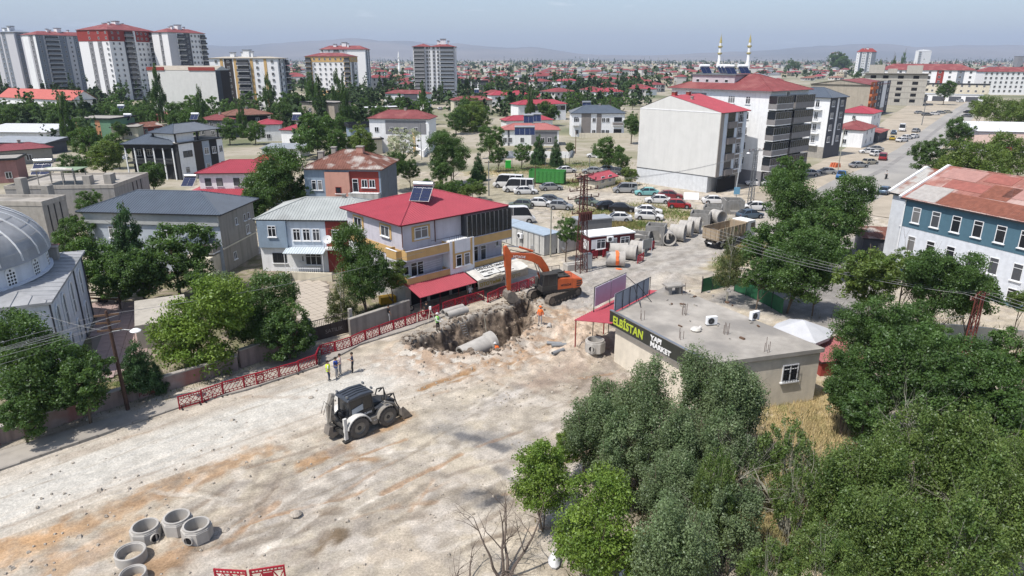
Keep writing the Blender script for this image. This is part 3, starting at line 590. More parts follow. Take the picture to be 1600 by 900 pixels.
KINDS['poplar'] = ('dark', 130, 80, .050, 'column', 1.1, PALEBARK, 4.2, .10, 1); KINDS['young'] = ('poplar', 150, 70, .040, 'shrub', 1.3, PALEBARK, 1.5, .035, 4)
KINDS['willow'] = ('lime', 150, 90, .036, 'wide', 1.3, BARK, .75, .05, 2); KINDS['sparse'] = ('olive', 130, 70, .034, 'cone', .7, PALEBARK, 1.9, .05, 2); KINDS['bloom'] = ('bloom', 120, 70, .036, 'round', .6, BARK, .9, .05, 1)
KINDS['bush'] = ('mid', 60, 60, .06, 'shrub', .9, BARK, .7, .03, 3); KINDS['far'] = ('dark', 40, 26, .10, 'round', .8, BARK, 1.0, .06, 1); KINDS['farpop'] = ('dark', 40, 24, .12, 'column', 1.1, BARK, 4.0, .1, 1); KINDS['farmid'] = ('mid', 40, 26, .10, 'round', .8, BARK, 1.0, .06, 1)
KINDS['big'] = ('dark', 210, 185, .026, 'round', .75, BARK, 1.0, .05, 2); KINDS['bigpop'] = ('poplar', 240, 130, .029, 'round', 1.8, PALEBARK, 1.3, .03, 3); KINDS['bigsilver'] = ('silver', 200, 170, .026, 'round', 1.55, BARK, 1.12, .045, 3); KINDS['bigyoung'] = ('poplar', 340, 75, .030, 'shrub', 1.35, PALEBARK, 1.35, .03, 4); KINDS['bigmaple'] = ('bright', 260, 90, .030, 'round', .6, BARK, 1.15, .035, 3)
NTREE = 0
def tree(u, v, zc, rpx, kind, label, cat='tree', aspect=None, group=None, name=None, xy=None, rm=None):
    "crown centre seen at photo point (u, v), zc metres above the ground, radius rpx photo pixels"
    global NTREE; NTREE += 1; k = KINDS[kind]; asp = aspect or k[7]
    p = Vector((xy[0], xy[1], zc)) if xy else at(u, v, zc); rad = rm or rpx*mpp(p); sd = NTREE % (3 if k[1] > 60 else 4)
    rz = random.uniform(0, 6.28); hz_ = rad*asp; zc = max(zc, hz_*.62)
    nm = name or {'pine': 'pine_tree', 'poplar': 'poplar_tree', 'farpop': 'poplar_tree', 'bush': 'bush', 'young': 'young_poplar', 'bigyoung': 'young_poplar', 'willow': 'willow_tree', 'sparse': 'conifer_tree'}.get(kind, 'leafy_tree')
    t = empty(nm, (p.x, p.y, zat(p.x, p.y)*.0 if abs(p.x) < 60 else 0), rz, label, cat, group)
    cr = link('crown', cached(('cr', kind, sd), lambda: crown_mesh(k[0], k[1], k[2], k[3], 11*sd+len(kind)*7, k[4], k[5])), t, (0, 0, zc)); cr.scale = (rad, rad*random.uniform(.9, 1.1), hz_)
    Hn = 1.0; tr = link('trunk', cached(('tr', kind, sd), lambda: limb_mesh(k[4], sd*5+3, k[6], k[8], k[9])), t, (0, 0, zc)); tr.scale = (rad, rad, zc if zc > hz_*.9 else hz_)
    if zc <= hz_*.9: tr.location = (0, 0, hz_*.95)
    return t
# --- red-roofed house above the workshop
h = Bld('apartment_house', 'three storey house with bright red sheet roof, ochre balconies and shop awnings', (625,353), (795,321), (525,325), 9.5, LWALL, over=.55, cat='house', zs=8.5)
RH = h
h.roof('hip', REDROOF, 1.9, ribs=.30, fascia=mat('maroon_fascia', (.12,.02,.025)))
h.band('R', 0, 1, 0, 2.75, mat('grubby_white_wall', (.42,.41,.38), streak=.3)); h.band('L', 0, 1, 0, 2.8, mat('grubby_white_wall', (1,1,1)), .04); h.band('L', 0, 1, 5.6, 6.5, OCHRE, .05); h.band('L', 0, .5, 2.85, 5.55, WHITE, .04)
for s0 in (.17,):
    h.band('R', s0-.085, s0+.085, 7.3, 8.95, OCHRE, .045, 'window_surround'); h.win('R', s0, 7.55, 1.6, 1.25, 1, .045)
for s0 in (.22, .72): h.band('L', s0-.10, s0+.10, 7.35, 8.95, OCHRE, .06, 'window_surround'); h.win('L', s0, 7.55, 1.5, 1.2, 1, .06)
h.wins('L', (.3, .75), (4.0,), 1.1, 1.3)
for (a, b) in ((-.03, .37), (.615, 1.03)):
    for z in (2.75, 5.75): h.balc('R', a, b, z, 1.15, .95, OCHRE, mat('lilac_slab', (.45,.45,.5)))
h.balc('L', .86, 1.03, 2.75, 1.0, .95, OCHRE); h.balc('L', .86, 1.03, 5.75, 1.0, .95, OCHRE)
mb = MB(); mb.box(.37*h.Lx, .615*h.Lx, -1.25, -.02, 2.7, 6.85); mb.build('centre_bay', WHITE, h.root)
mb = MB()
for x in (.405, .585): mb.box(x*h.Lx-.12, x*h.Lx+.12, -1.29, -1.24, 2.9 if False else 3.6, 6.8)
mb.box(.41*h.Lx+.1, .58*h.Lx-.06, -1.285, -1.24, 3.6, 5.35); mb.build('bay_trim', OCHRE, h.root)
h.wins('R', (.452, .535), (3.75,), .75, 1.4, 0, 1.285)
h.wins('R', (.09, .15), (3.35,), .8, 1.6, 0); h.wins('R', (.02,), (3.7,), .6, 1.0, 0); h.win('R', .70, 3.3, .9, 1.9, 0); h.win('R', .79, 3.3, .8, 1.8, 0); h.win('R', .945, 4.6, .45, .8, 0)
for k in range(4):
    mb = MB(); mb.tube([(.09*h.Lx, -1.05, 4.2+k*.26), (.30*h.Lx, -.9, 4.25+k*.26)], .012, 4); mb.build('washing_line', WHITE, h.root)
mb = MB(); mb.box(.56*h.Lx, h.Lx+.45, -1.05, -.02, 6.72, 9.36); g_ = mb.build('terrace_glazing', GLASS, h.root)
for k in range(11):
    x = .56*h.Lx + k*(h.Lx*.44+.42)/10; mb = MB(); mb.box(x-.035, x+.035, -1.11, -1.05, 6.72, 9.3); o = mb.build('mullion', METAL, h.root)
mb = MB()
for k in range(9): mb.bar((.38*h.Lx+k*.28, -1.1, 6.85), (.38*h.Lx+k*.28, -1.1, 7.35), .025)
mb.bar((.2*h.Lx, -1.1, 7.35), (.56*h.Lx, -1.1, 7.35), .04); mb.build('terrace_railing', DARKM, h.root)
mb = MB(); mb.tube([(-.06,-.06,9.3),(-.06,-.06,6.9)], .05, 6); mb.tube([(.3*h.Lx,-.06,9.3),(.3*h.Lx,-.06,6.8)], .05, 6); mb.build('downpipe', mat('brown_pipe', (.16,.08,.06)), h.root)
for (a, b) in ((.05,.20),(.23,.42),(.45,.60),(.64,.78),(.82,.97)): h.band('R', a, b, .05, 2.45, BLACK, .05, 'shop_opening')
mb = MB(); mb.box(.60*h.Lx, .635*h.Lx, -.4, -.06, 0, 2.4); mb.box(.79*h.Lx, .815*h.Lx, -.4, -.06, 0, 2.4, 1); mb.build('shop_pillar', [WHITE, SALMON], h.root)
corr_sheet('red_awning', -.6, .50*h.Lx, -3.4, -.1, 2.25, 3.35, REDROOF, h.root, .24)
mb = MB()
for x in (-.4, 1.9, 4.2, .49*h.Lx): mb.tube([(x,-3.2,0),(x,-3.2,2.3)], .045, 6)
mb.bar((-.6,-3.2,2.25), (.5*h.Lx,-3.2,2.25), .06); mb.build('awning_post', mat('maroon_fascia', (1,1,1)), h.root)
TARP = mat('white_tarpaulin', (.60,.58,.54), .7, .1, 2, rgb2=(.45,.42,.36), thr=.55)
mb = MB(); nx = 12
for i in range(nx):
    x0 = .5*h.Lx+.15+i*(h.Lx*.56)/nx; x1 = .5*h.Lx+.15+(i+1)*(h.Lx*.56)/nx; w0 = .09*math.sin(i*1.7); w1 = .09*math.sin((i+1)*1.7)
    mb.hexa([(x0,-3.3,2.3+w0),(x1,-3.3,2.3+w1),(x1,-.12,3.35),(x0,-.12,3.35),(x0,-3.3,2.34+w0),(x1,-3.3,2.34+w1),(x1,-.12,3.4),(x0,-.12,3.4)])
aw = mb.build('white_awning', TARP, h.root)
BAN = mat('banner_cloth', (.62,.62,.60), .8, .05); INK = mat('black_ink', (.02,.02,.025), .8); GOLD = mat('gold_ink', (.28,.23,.05), .8)
a_ = math.atan2(1.05, 3.2)
for (x0, wd) in ((.60, 2.3), (.79, 1.7)):
    X0 = x0*h.Lx; T = Matrix.Translation((X0, -2.95, 2.50)) @ Matrix.Rotation(a_, 4, 'X'); mb = MB(); mb.box(0, wd, 0, 1.75, .0, .03, 0, T); mb.box(-.04, wd+.04, -.04, .0, 0, .05, 1, T); mb.box(-.04, wd+.04, 1.75, 1.79, 0, .05, 1, T); bn = mb.build('banner', [BAN, INK], aw)
    text('lettering', 'DENİZLİ', .58 if wd > 2 else .45, INK, aw, T @ Vector((.08, 1.15, .05)), (a_, 0, 0), .006, sx_=.95, bold=.015)
    text('lettering', 'HIRDAVAT', .38 if wd > 2 else .3, INK, aw, T @ Vector((.08, .62, .05)), (a_, 0, 0), .006, sx_=1.05, bold=.012); text('lettering', '0536', .3, INK, aw, T @ Vector((.8, .2, .05)), (a_, 0, 0), .006)
SGN = mat('shop_sign_board', (.40,.37,.30), .7, .2, 2)
mb = MB(); mb.box(.5*h.Lx+.15, .5*h.Lx+3.9, -3.42, -3.34, 1.35, 2.32); mb.box(.5*h.Lx+4.0, 1.06*h.Lx, -3.42, -3.34, 1.4, 2.32); sg = mb.build('shop_sign', SGN, h.root)
text('lettering', 'OTO', .6, GOLD, sg, (.5*h.Lx+.3, -3.43, 1.6), (R(90), 0, 0), .01, bold=.02); text('lettering', 'Yedek', .6, GOLD, sg, (.5*h.Lx+1.7, -3.43, 1.6), (R(90), 0, R(0)), .01, bold=.02); text('lettering', 'A', .7, INK, sg, (.5*h.Lx+3.4, -3.43, 1.55), (R(90), 0, 0), .01); text('lettering', 'OTO', .55, GOLD, sg, (.5*h.Lx+4.8, -3.43, 1.6), (R(90), 0, 0), .01)
p = at(655, 318, 9.5); solar_heater(p.x, p.y, 9.75, R(-12), 'blue solar water heater with steel tank on the bright red roof', 1.05)
p = at(699, 362, 6.2); dish(p.x-.0, p.y, 5.9, R(10), 'white satellite dish on the top terrace of the red roofed house', .62)
p = at(734, 402, 3.3); dish(p.x, p.y, 3.0, R(20), 'white satellite dish on the right middle balcony of the red roofed house', .6)
# --- light blue house
h = Bld('blue_house', 'light blue two storey house with pale ribbed hip roof beside the red roofed house', (395,343), (598,345), 9.5, 6.2, PALEB, over=.35)
h.roof('hip', PALEROOF, 1.7, ribs=.33)
h.band('R', 0, .235, 2.9, 6.05, STEELB, .35, 'upper_bay'); h.band('R', 0, .62, 0, 2.85, WHITE, .02); h.band('R', .55, .76, 0, 6.0, BRICKRED, .03); h.band('R', .57, .74, 3.3, 5.1, mat('red_recess_shade', (.16,.035,.03)), .04)  # shade inside the loggia put into a darker red panel
h.win('R', .12, 4.2, .95, 1.3, 1, .35); h.wins('R', (.31, .39, .47), (3.7,), .85, 1.4, 1); h.win('R', .655, 3.75, 1.6, 1.3, 2, .05); h.win('R', .15, 1.0, 1.6, 1.2, 2, .02, fm=DARKM); h.win('R', .33, 1.2, .6, .7, 0, .02)
h.win('R', .43, .8, 1.9, 1.4, 2, .02); h.door('R', .30, .9, 2.1, PVC); h.balc('R', .55, .76, 3.0, .9, .9, BRICKRED, rail=True)
corr_sheet('porch_roof', .22*h.Lx, .55*h.Lx, -1.6, -.03, 2.6, 2.95, mat('pale_porch_sheet', (.52,.58,.62)), h.root, .3)
mb = MB(); mb.tube([(.23*h.Lx,-1.5,0),(.23*h.Lx,-1.5,2.6)], .05, 6); mb.tube([(.54*h.Lx,-1.5,0),(.54*h.Lx,-1.5,2.6)], .05, 6); mb.build('porch_post', WHITE, h.root)
mb = MB(); mb.box(.2*h.Lx, .56*h.Lx, -2.6, -2.45, 0, .5)
for k in range(17): mb.box(.26*h.Lx+k*.24, .26*h.Lx+k*.24+.05, -2.55, -2.5, .5, 1.25)
mb.box(.26*h.Lx, .54*h.Lx, -2.56, -2.49, 1.1, 1.16); mb.build('porch_railing', WHITE, h.root)
h.chimney(.63, .5, 1.2, .35, 7.0)
p = at(513, 376, 4.3); dish(p.x, p.y-.3, 3.7, R(15), 'white satellite dish on the brick red balcony of the light blue house', .5)
# --- grey-blue hip house behind the mosque trees
h = Bld('hip_roofed_house', 'grey blue house with large blue grey ribbed hip roof behind the garden trees', (344,336), 9.5, 17.4, 7.0, mat('grey_blue_wall', (.46,.51,.57), streak=.15), over=.6, ang=84)
h.roof('hip', GREYROOF, 1.7, ribs=.32); h.band('R', 0, 1, 0, 6.9, mat('worn_beige_wall', (.30,.28,.25), streak=.35, scale=.6), .02); h.wins('R', (.45, .7, .82), (4.9,), .5, .8, 0); h.win('R', .75, 3.2, .8, 1.1, 1); h.win('R', .3, 1.0, .7, .9, 1)
h.wins('L', (.2, .33, .6), (3.9,), 1.2, 1.4, 1); h.wins('L', (.2, .4, .8), (.9,), 1.2, 1.3, 1); h.band('L', 0, 1, 5.6, 6.8, mat('pale_eave_band', (.42,.43,.42)), .25)
mb = MB(); mb.box(-.02, h.Lx+.05, -.12, .0, 2.8, 2.95); mb.box(-2.2, -.02, .4, 3.6, 0, 2.4); mb.build('string_course', CREAM, h.root)
o = corr_sheet('porch_roof', 0, 3.0, -2.0, .2, 4.1, 4.6, GREYROOF, h.root, .3); o.rotation_euler = (0, 0, R(-90)); o.location = (.4-.6, 3.9, 0)
h.balc('L', .80, .98, 2.8, 1.5, 1.0, mat('worn_beige_wall', (1,1,1)))
# --- salmon house with rusty roof
h = Bld('rusty_roofed_house', 'salmon and blue house with rusty peeling sheet roof and a railed balcony', (597,265), 10.5, (470,262), 8.0, STEELB, over=.5, ang=85)
h.roof('hip', RUST, 2.2, ribs=.38, fascia=mat('rust_fascia', (.14,.06,.045))); h.band('R', 0, 1, .0, 7.9, mat('grey_corrugated_cladding', (.20,.23,.28), streak=.3), .06); 
for k in range(14): mb = MB(); mb.box(.1+k*h.Lx/14, .22+k*h.Lx/14, -.12, -.05, 0, 7.8); mb.build('cladding_rib', METAL, h.root)
h.band('L', .28, .60, 0, 7.5, mat('salmon_plaster', (1,1,1)), .35, 'salmon_bay'); h.band('L', .60, .98, 4.3, 7.6, BRICKRED, .02); h.band('L', .60, .98, 0, 3.2, BRICKRED, .02)
h.win('L', .45, 4.3, .9, 1.0, 0, .35, fm=BRICKRED); h.wins('L', (.12, .2), (4.7,), .7, 1.5, 0); h.win('L', .67, 4.5, .9, 2.0, 0, .03); h.wins('L', (.79, .89), (5.2,), .9, 1.2, 1, .03); h.balc('L', .60, .99, 3.4, 1.2, 1.1, mat('dirty_white_parapet', (.42,.42,.40), streak=.4)); h.balc('L', .62, .99, 4.45, 1.2, .6, DARKM, rail=True, name='balcony_rail')
h.chimney(.5, .9, 1.6, .8, 8.2); h.chimney(.5, .72, 1.8, .7, 8.7); h.chimney(.45, .35, .9, 1.0, 9.8, SALMON); h.win('L', .08, 1.5, .7, 1.4, 0)
# --- black and white villa
h = Bld('villa', 'black and white villa with arched veranda and blue grey ribbed roofs', (276,226), (350,216), 12.5, 7.2, mat('black_render', (.03,.032,.036), streak=.1), over=.3)
o_ = h.Lx; h.roof('flat', CONC, .3)
for (a, b, m_) in ((.02, .33, WHITE), (.33, .52, mat('umber_panel', (.05,.042,.04))), (.52, .68, mat('pale_slate_panel', (.30,.35,.42))), (.86, .99, WHITE)): h.band('R', a, b, 0, 7.3, m_, .12)
h.wins('R', (.14, .24), (4.4,), 1.1, 1.3, 0, .12, fm=DARKM); h.wins('R', (.60,), (4.4,), 1.2, 1.4, 1, .12); h.wins('R', (.77, .93), (4.4,), 1.0, 1.4, 1, .12); h.wins('R', (.14, .6, .93), (1.2,), 1.1, 1.3, 0, .12)
mb = MB(); x0, x1, y0, y1 = -.3, h.Lx*1.0, -.1, h.Ly*.6
for x, y in ((x0+.6,y0+.6),(x1-.5,y0+.6),(x1-.5,y1-.5),(x0+.6,y1-.5),(h.Lx*.5,y0+.6)): mb.cbox((x, y, 8.3), (.25,.25,2.0))
mb.build('terrace_post', DARKM, h.root); mb = MB(); mb.box(.5, h.Lx*.45, 1.0, y1-.6, 7.3, 9.2); mb.build('roof_room', WHITE, h.root)
h.roof('hip', GREYROOF, 1.5, ribs=.34, over=.3, z=9.3, off=(.0,.0,.05,.40), name='pavilion_roof'); h.balc('R', .6, .99, 7.35, .2, .9, METAL, rail=True)
pb = at(276, 226, 7.2)
v_ = Bld('veranda_wing', '', (270,226), 9.0, (183,226), 7.2, mat('black_render', (1,1,1)), over=.5, ang=86, body=False); vr = v_.root
for key in ('label', 'category'):
    if key in vr: del vr[key]
VL = v_.Ly; mb = MB(); mb.box(2.2, v_.Lx, 0, VL, -.1, 7.1); mb.box(-.05, 2.2, 0, VL, 3.2, 3.45); mb.box(-.05, .15, 0, VL, 6.4, 7.15)
for k in range(6):       # arches: spandrels between posts
    y = VL*k/5
    for s_ in (-1, 1):
        for q in range(4):
            dy = (q+.5)*VL/40; 
            if 0 <= y+s_*dy <= VL: mb.box(-.03, .13, y+s_*dy-VL/80, y+s_*dy+VL/80, 6.4-.55*(1-(q/4)**.5), 6.41)
mb.build('veranda_wall', v_.wallm, vr); mb = MB()
for k in range(6): mb.cbox((.05, .1+(VL-.2)*k/5, 3.2), (.22,.22,6.4))
mb.build('veranda_post', WHITE, vr); mb = MB(); mb.box(-.06, .08, .5, VL-.5, 4.2, 4.27)
for k in range(40): mb.box(-.02, .03, .5+k*(VL-1)/40, .54+k*(VL-1)/40, 3.45, 4.2)
mb.build('veranda_railing', METAL, vr)
for k in range(4):
    f_ = link('window', cached(('w', 1.1, 1.4, 1, False, ''), lambda: win_frame_mesh(1.1, 1.4, 1)), vr, (2.2, VL*(k+.6)/4.2, 4.5), R(-90)); link('pane', cached(('p', 1.1, 1.4, GLASS.name), lambda: pane_mesh(1.1, 1.4, GLASS)), f_)
v_.roof('hip', GREYROOF, 2.0, ribs=.34); tag(vr, 'black arched veranda wing with white posts joined to the black and white villa', 'house wing')
p = at(198, 245, 4.4); dish(p.x, p.y-.4, 3.7, R(-20), 'white satellite dish on the arched veranda of the black villa', .7)
# --- flat concrete houses at the left edge
h = Bld('flat_roofed_house', 'bare concrete flat roofed house beside the mosque dome with brown mullions', (66,322), (104,311), 19, 6.8, CONC, over=.05); h.roof('flat', CONCD, .55, over=.05, fascia=mat('pale_parapet', (.40,.37,.33), streak=.3))
BRN = mat('brown_mullion', (.20,.09,.06))
for k in range(5): h.band('L', .04+k*.09, .055+k*.09, 3.2, 6.7, BRN, .1, 'mullion')
h.wins('L', (.13, .3), (3.6,), 1.3, 1.6, 1)
for k in range(3): h.band('R', .2+k*.25, .23+k*.25, .2, 6.7, DARKM, .06, 'pilaster')
for (u, v, hh_) in ((38,306,2.4),(76,304,1.3)):
    p = at(u, v, 7); q = h.root.matrix_basis.inverted() @ Vector((p.x, p.y, 0)); mb = MB(); mb.cbox((q.x, q.y, 6.9+hh_/2), (1.1, .9, hh_)); mb.build('roof_stack', CONC, h.root)
h = Bld('flat_roofed_house', 'long flat roofed grey house with white parapet and roof shelter', (178,294), (232,274), 15, 6.0, mat('grey_render', (.30,.29,.28), streak=.3), over=.05); h.roof('flat', CONCD, .5, over=.05, fascia=mat('pale_parapet', (1,1,1)))
h.wins('R', (.15, .3), (3.2,), 1.0, 1.3, 1)
for k in range(3): h.band('R', .5+k*.12, .52+k*.12, 2.5, 5.9, DARKM, .06, 'pilaster')
for (x, y, hh_) in ((.25,.12,1.5),(.5,.2,1.2),(.2,.3,1.4)): mb = MB(); mb.cbox((x*h.Lx, y*h.Ly, 6.1+hh_/2), (1.2,1.0,hh_)); mb.build('roof_stack', CONC, h.root)
mb = MB()
for x in (0, 3.2):
    for y in (0, 1.6, 3.2, 5): mb.cbox((x+1.5, y+6, 7.2), (.1,.1,2.2))
mb.box(1.2, 5, 5.6, 11.3, 8.3, 8.38, 1); mb.build('roof_shelter', [CONC, mat('grey_green_tarp', (.22,.30,.20))], h.root)
mb = MB(); mb.tube([Vector((1.2,5.8,8.5)), Vector((1.4,8,8.55)), Vector((1.1,11.4,8.5))], [.22,.3,.2], 8); mb.build('rolled_tarpaulin', TARP, h.root, True)
p = at(62, 272, 6.3); solar_heater(p.x, p.y, 6.2, R(10), 'dark blue solar water heater on the flat concrete roof at the left', 1.35)
# --- white walled red house behind (pool of red lower roof)
h = Bld('red_hip_house', 'small white house with bright red hip roof and a lower red skirt roof', (303,271), (425,270), 9, 5.6, WHITE, over=.5, ang=None); h.roof('hip', REDROOF, 1.6, ribs=.33); h.wins('R', (.12,.28,.52,.70), (3.4,), 1.0, 1.3, 0, fm=DARKM)
mb = MB(); x0,x1,y0 = -2.6, h.Lx+.5, -2.6; P = [Vector((x0,y0,2.2)),Vector((x1,y0,2.2)),Vector((x1,-.03,2.95)),Vector((-.03,-.03,2.95))]; Q = [Vector((x0,h.Ly,2.2)),Vector((x0,y0,2.2)),Vector((-.03,-.03,2.95)),Vector((-.03,h.Ly,2.95))]
mb.face(P); mb.face(Q); mb.box(x0+.1, x1-.1, y0+.1, h.Ly, -.1, 2.18, 1); o = mb.build('skirt_roof', [REDROOF, WHITE], h.root); rb = MB(); rib_poly(rb, P, .33); rib_poly(rb, Q, .33); tag(rb.build('sheet_rib', REDROOF, o), kind='stuff')
p = at(292, 291, 2.6); solar_heater(p.x, p.y, 2.6, R(-5), 'solar water heater on the lower red skirt roof', 1.1)
# --- grey blank-walled block
h = Bld('apartment_block', 'five storey block with big blank pale grey side wall and red gable roof', (1127,175), (1168,171), (993,168), 14.6, GREYP, over=.02, cat='apartment block', body=False)
GB = h; gx = h.Lx; gy = h.Ly; PG = mat('white_base_wall', (.60,.62,.64), streak=.1)
mb = MB(); mb.box(0, gx, 0, gy, 3.0, 14.5); mb.box(.02, gx-1.6, 1.5, gy-.02, -.2, 3.0, 1); mb.box(gx-3.5, gx-.2, .3, 1.5, -.2, 3.0, 2)
mb.prism([(0,14.5),(gy,14.5),(gy*.62,17.0)], .0, .25, 'x'); mb.build('wall', [GREYP, PG, CONC], h.root)
mb = MB(); r1 = (-.05, gy*.62, 17.05); r2 = (gx+.9, gy*.62, 17.05); A=(-.05,-.35,14.42); B_=(gx+.9,-.35,14.42); C_=(gx+.9,gy+.3,14.45); D_=(-.05,gy+.3,14.45)
mb.face([A,B_,r2,r1]); mb.face([C_,D_,r1,r2]); mb.face([A,(A[0],A[1],14.3),(B_[0],B_[1],14.3),B_],1); mb.face([B_,(B_[0],B_[1],14.3),(C_[0],C_[1],14.3),C_,r2],2)
rf = mb.build('roof', [REDROOF, DARKM, WHITE], h.root); h.r = rf; rb = MB(); rib_poly(rb, [Vector(q) for q in (A,B_,r2,r1)], .38); tag(rb.build('sheet_rib', REDROOF, rf), kind='stuff')
h.chimney(.15, .62, 1.0, .8, 16.6, BRICKRED); h.chimney(.6, .6, 1.3, .7, 16.2, BRICKRED); h.chimney(.3, .45, 1.0, .4, 15.8)
h.band('L', 0, 1, 14.35, 14.5, WHITE, .04, 'cornice'); h.band('L', 0, 1, 2.95, 3.05, DARKM, .04, 'cornice'); TANP = mat('taupe_panel', (.22,.20,.19))
h.band('R', .0, .12, 3, 14.4, mat('stone_strip', (.30,.27,.24), bump=.3), .12)
h.band('R', .14, .27, 3.1, 14.4, PALEB, .06); h.band('R', .56, .66, 3.1, 14.4, PALEB, .06); h.band('R', .86, 1.0, 3.1, 14.4, PALEB, .06); h.band('R', .27, .56, 3.1, 14.4, TANP, .03); h.band('R', .66, .86, 3.1, 14.4, TANP, .03)
for k in range(4): h.band('R', .29, .54, 4.2+k*2.85, 5.9+k*2.85, GLASS, .05, 'window_opening'); h.balc('R', .27, .56, 3.2+k*2.85, .5, .9, TANP, TANP); h.win('R', .76, 3.9+k*2.85, 1.2, 1.9, 1, .04); h.balc('R', .67, .85, 3.9+k*2.85, .25, .8, DARKM, rail=True)
for z in (.0,): h.band('R', .1, .8, 0, 2.6, BLACK, -1.45 if False else .0, 'garage_opening')
p = at(1098, 150, 15.9); dish(p.x, p.y, 15.4, R(10), 'white satellite dish on the red gable roof of the blank walled block', .7)
# --- white apartment block with grey balconies
h = Bld('apartment_block', 'white six storey block with brownish red hip roof and stacked grey balconies', (1207,143), 15.5, 24, 17.8, WHITE, over=.7, cat='apartment block', ang=40, fh=2.9); WA = h
h.roof('hip', REDROOF2, 2.8, ribs=.5, fascia=METAL); DBR = mat('grey_brown_balcony', (.23,.22,.22))
for k in range(5):
    z = 3.2+k*2.85
    h.balc('R', -.02, .40, z, 1.7, .95, DBR, WHITE, glazed=True, gh=1.35); h.balc('R', .50, 1.02, z, 1.4, .95, DBR, DBR, glazed=True, gh=1.35)
    h.wins('L', (.30,), (z+.2,), 1.6, 1.9, 2); h.wins('L', (.64,), (z+.7,), 1.5, 1.4, 2); h.wins('L', (.80,), (z+.7,), 1.0, 1.4, 1)
h.band('L', .22, .38, 3, 17.0, MGREY, .02); h.band('L', .40, .52, 3, 11.0, TANP, .03); h.band('L', .0, 1, 0, 2.9, MGREY, .05); h.band('R', .42, .48, 0, 17.5, METAL, .1); h.band('R', 0, 1, 0, 2.8, mat('dark_shop_front', (.06,.06,.065)), .02); h.wins('R', (.12,.27), (.3,), 1.8, 2.2, 2, .03)
mb = MB(); mb.box(2.5, h.Lx-3, h.Ly*.42, h.Ly*.86, 17.8, 20.4); mb.box(2.2, h.Lx-2.7, h.Ly*.42-.3, h.Ly*.86+.3, 20.4, 20.6, 1); h2 = mb.build('penthouse', [mat('lilac_render', (.48,.44,.47)), METAL], h.root)
for y in (.5,.6,.7,.8): o = link('window', cached(('w',.8,.6,0,True,''), lambda: win_frame_mesh(.8,.6,0,None,True)), h2, (2.5, y*h.Ly, 19.0), R(-90))
for i, (xx, yy) in enumerate(((.3,.5),(.45,.6),(.6,.7),(.35,.78),(.65,.5))):
    q = h.root.matrix_basis @ Vector((xx*h.Lx, yy*h.Ly, 0)); solar_heater(q.x, q.y, 20.65, R(10), ['left-hand', 'middle', 'rear', 'far left', 'right-hand'][i]+' solar water heater on the roof house of the white apartment block', 1.05, white=True)
# --- grey roofed block behind it
h = Bld('apartment_block', 'white and grey five storey block with blue grey metal roof', (1300,153), (1328,151), 12, 14.6, WHITE, over=.5, cat='apartment block', fh=2.9); h.roof('hip', GREYROOF, 2.2, ribs=.5)
h.band('R', .0, 1.0, 0, 14.4, DGREY, .03); h.band('R', .45, .55, 3.0, 14.4, WHITE, .08); h.band('L', 0, .3, 3, 14.4, MGREY, .03); h.band('L', 0, 1, 0, 2.8, CONC, .05)
for k in range(4): z = 3.2+k*2.85; h.balc('L', -.05, .30, z, 1.3, 1.0, DBR, WHITE); h.band('L', .05, .2, z+1.0, z+2.3, GLASS, .05, 'window_opening'); h.win('L', .72, z+.5, 1.0, 1.7, 1); h.balc('L', .62, .85, z, 1.0, .9, DARKM, rail=True); h.wins('R', (.2,.75), (z+.7,), 1.3, 1.4, 1, .04)
# --- beige blank block
h = Bld('apartment_block', 'beige block with blank side wall and orange balcony column along the far road', (1361,133), 34, 24, 13.2, mat('beige_blank_wall', (.36,.32,.265), streak=.2, scale=.6), over=.02, cat='apartment block', ang=50); h.roof('gx', REDROOF2, 2.0, over=.4)
ORG = mat('orange_paint', (.45,.14,.06))
h.band('R', 0, .28, 3, 14.4, ORG, .05); h.band('R', .28, .62, 0, 14.4, DGREY, .05); h.band('R', .62, .82, 3, 14.4, WHITE, .08); h.band('R', .82, 1, 0, 14.4, DGREY, .1)
for k in range(4): z = 3.2+k*2.8; h.wins('R', (.14,), (z+1.0,), 1.5, 1.3, 2, .06); h.balc('R', 0, .27, z, 1.0, .9, ORG, ORG); h.wins('R', (.36,.5,.9), (z+.9,), 1.1, 1.4, 1, .1)
# --- school
SW = mat('pale_blue_school_wall', (.64,.67,.72), streak=.12)
h = Bld('school_building', 'long pale blue and dark teal school with patchy red rusty gable roof', (1407,308), 46, 14, 8.6, SW, over=.45, cat='school', ang=-68); SC = h
h.roof('gx', RUSTP, 3.1, ribs=.6, fascia=DARKM, th=.2); h.band('R', 0, 1, 5.35, 8.4, TEAL, .035); h.band('R', 0, 1, 0, .55, TEAL, .035)
xs_ = [(1.6+i*2.35)/h.Lx for i in range(18)]
h.wins('R', xs_, (6.0,), 1.0, 1.75, 0, .035); h.wins('R', xs_, (2.7,), 1.0, 1.75, 0); h.wins('R', xs_, (-.3+.9,), 1.0, 1.3, 0)
mb = MB(); mb.bar((-.5,-.45,8.62),(-.5,6.55,11.75),.34); mb.bar((-.5,6.55,11.75),(-.5,13.6,8.62),.34); mb.build('gable_coping', WHITE, h.root)
mb = MB(); mb.tube([(.05,-.12,8.4),(.05,-.12,0)], .07, 6); mb.build('downpipe', WHITE, h.root)
rr = random.Random(5); cols = [mat('rust_sheet_patch', (.20,.075,.05), .8, .25, 2), mat('grey_sheet_patch', (.36,.34,.32), .7, .15, 2), mat('red_sheet_patch', (.29,.105,.085), .7, .2, 2), mat('pink_sheet_patch', (.36,.20,.175), .7, .15, 2)]
sl = math.hypot(7.0, 3.1); ca, sa = 7.0/sl, 3.1/sl; y0 = -.45
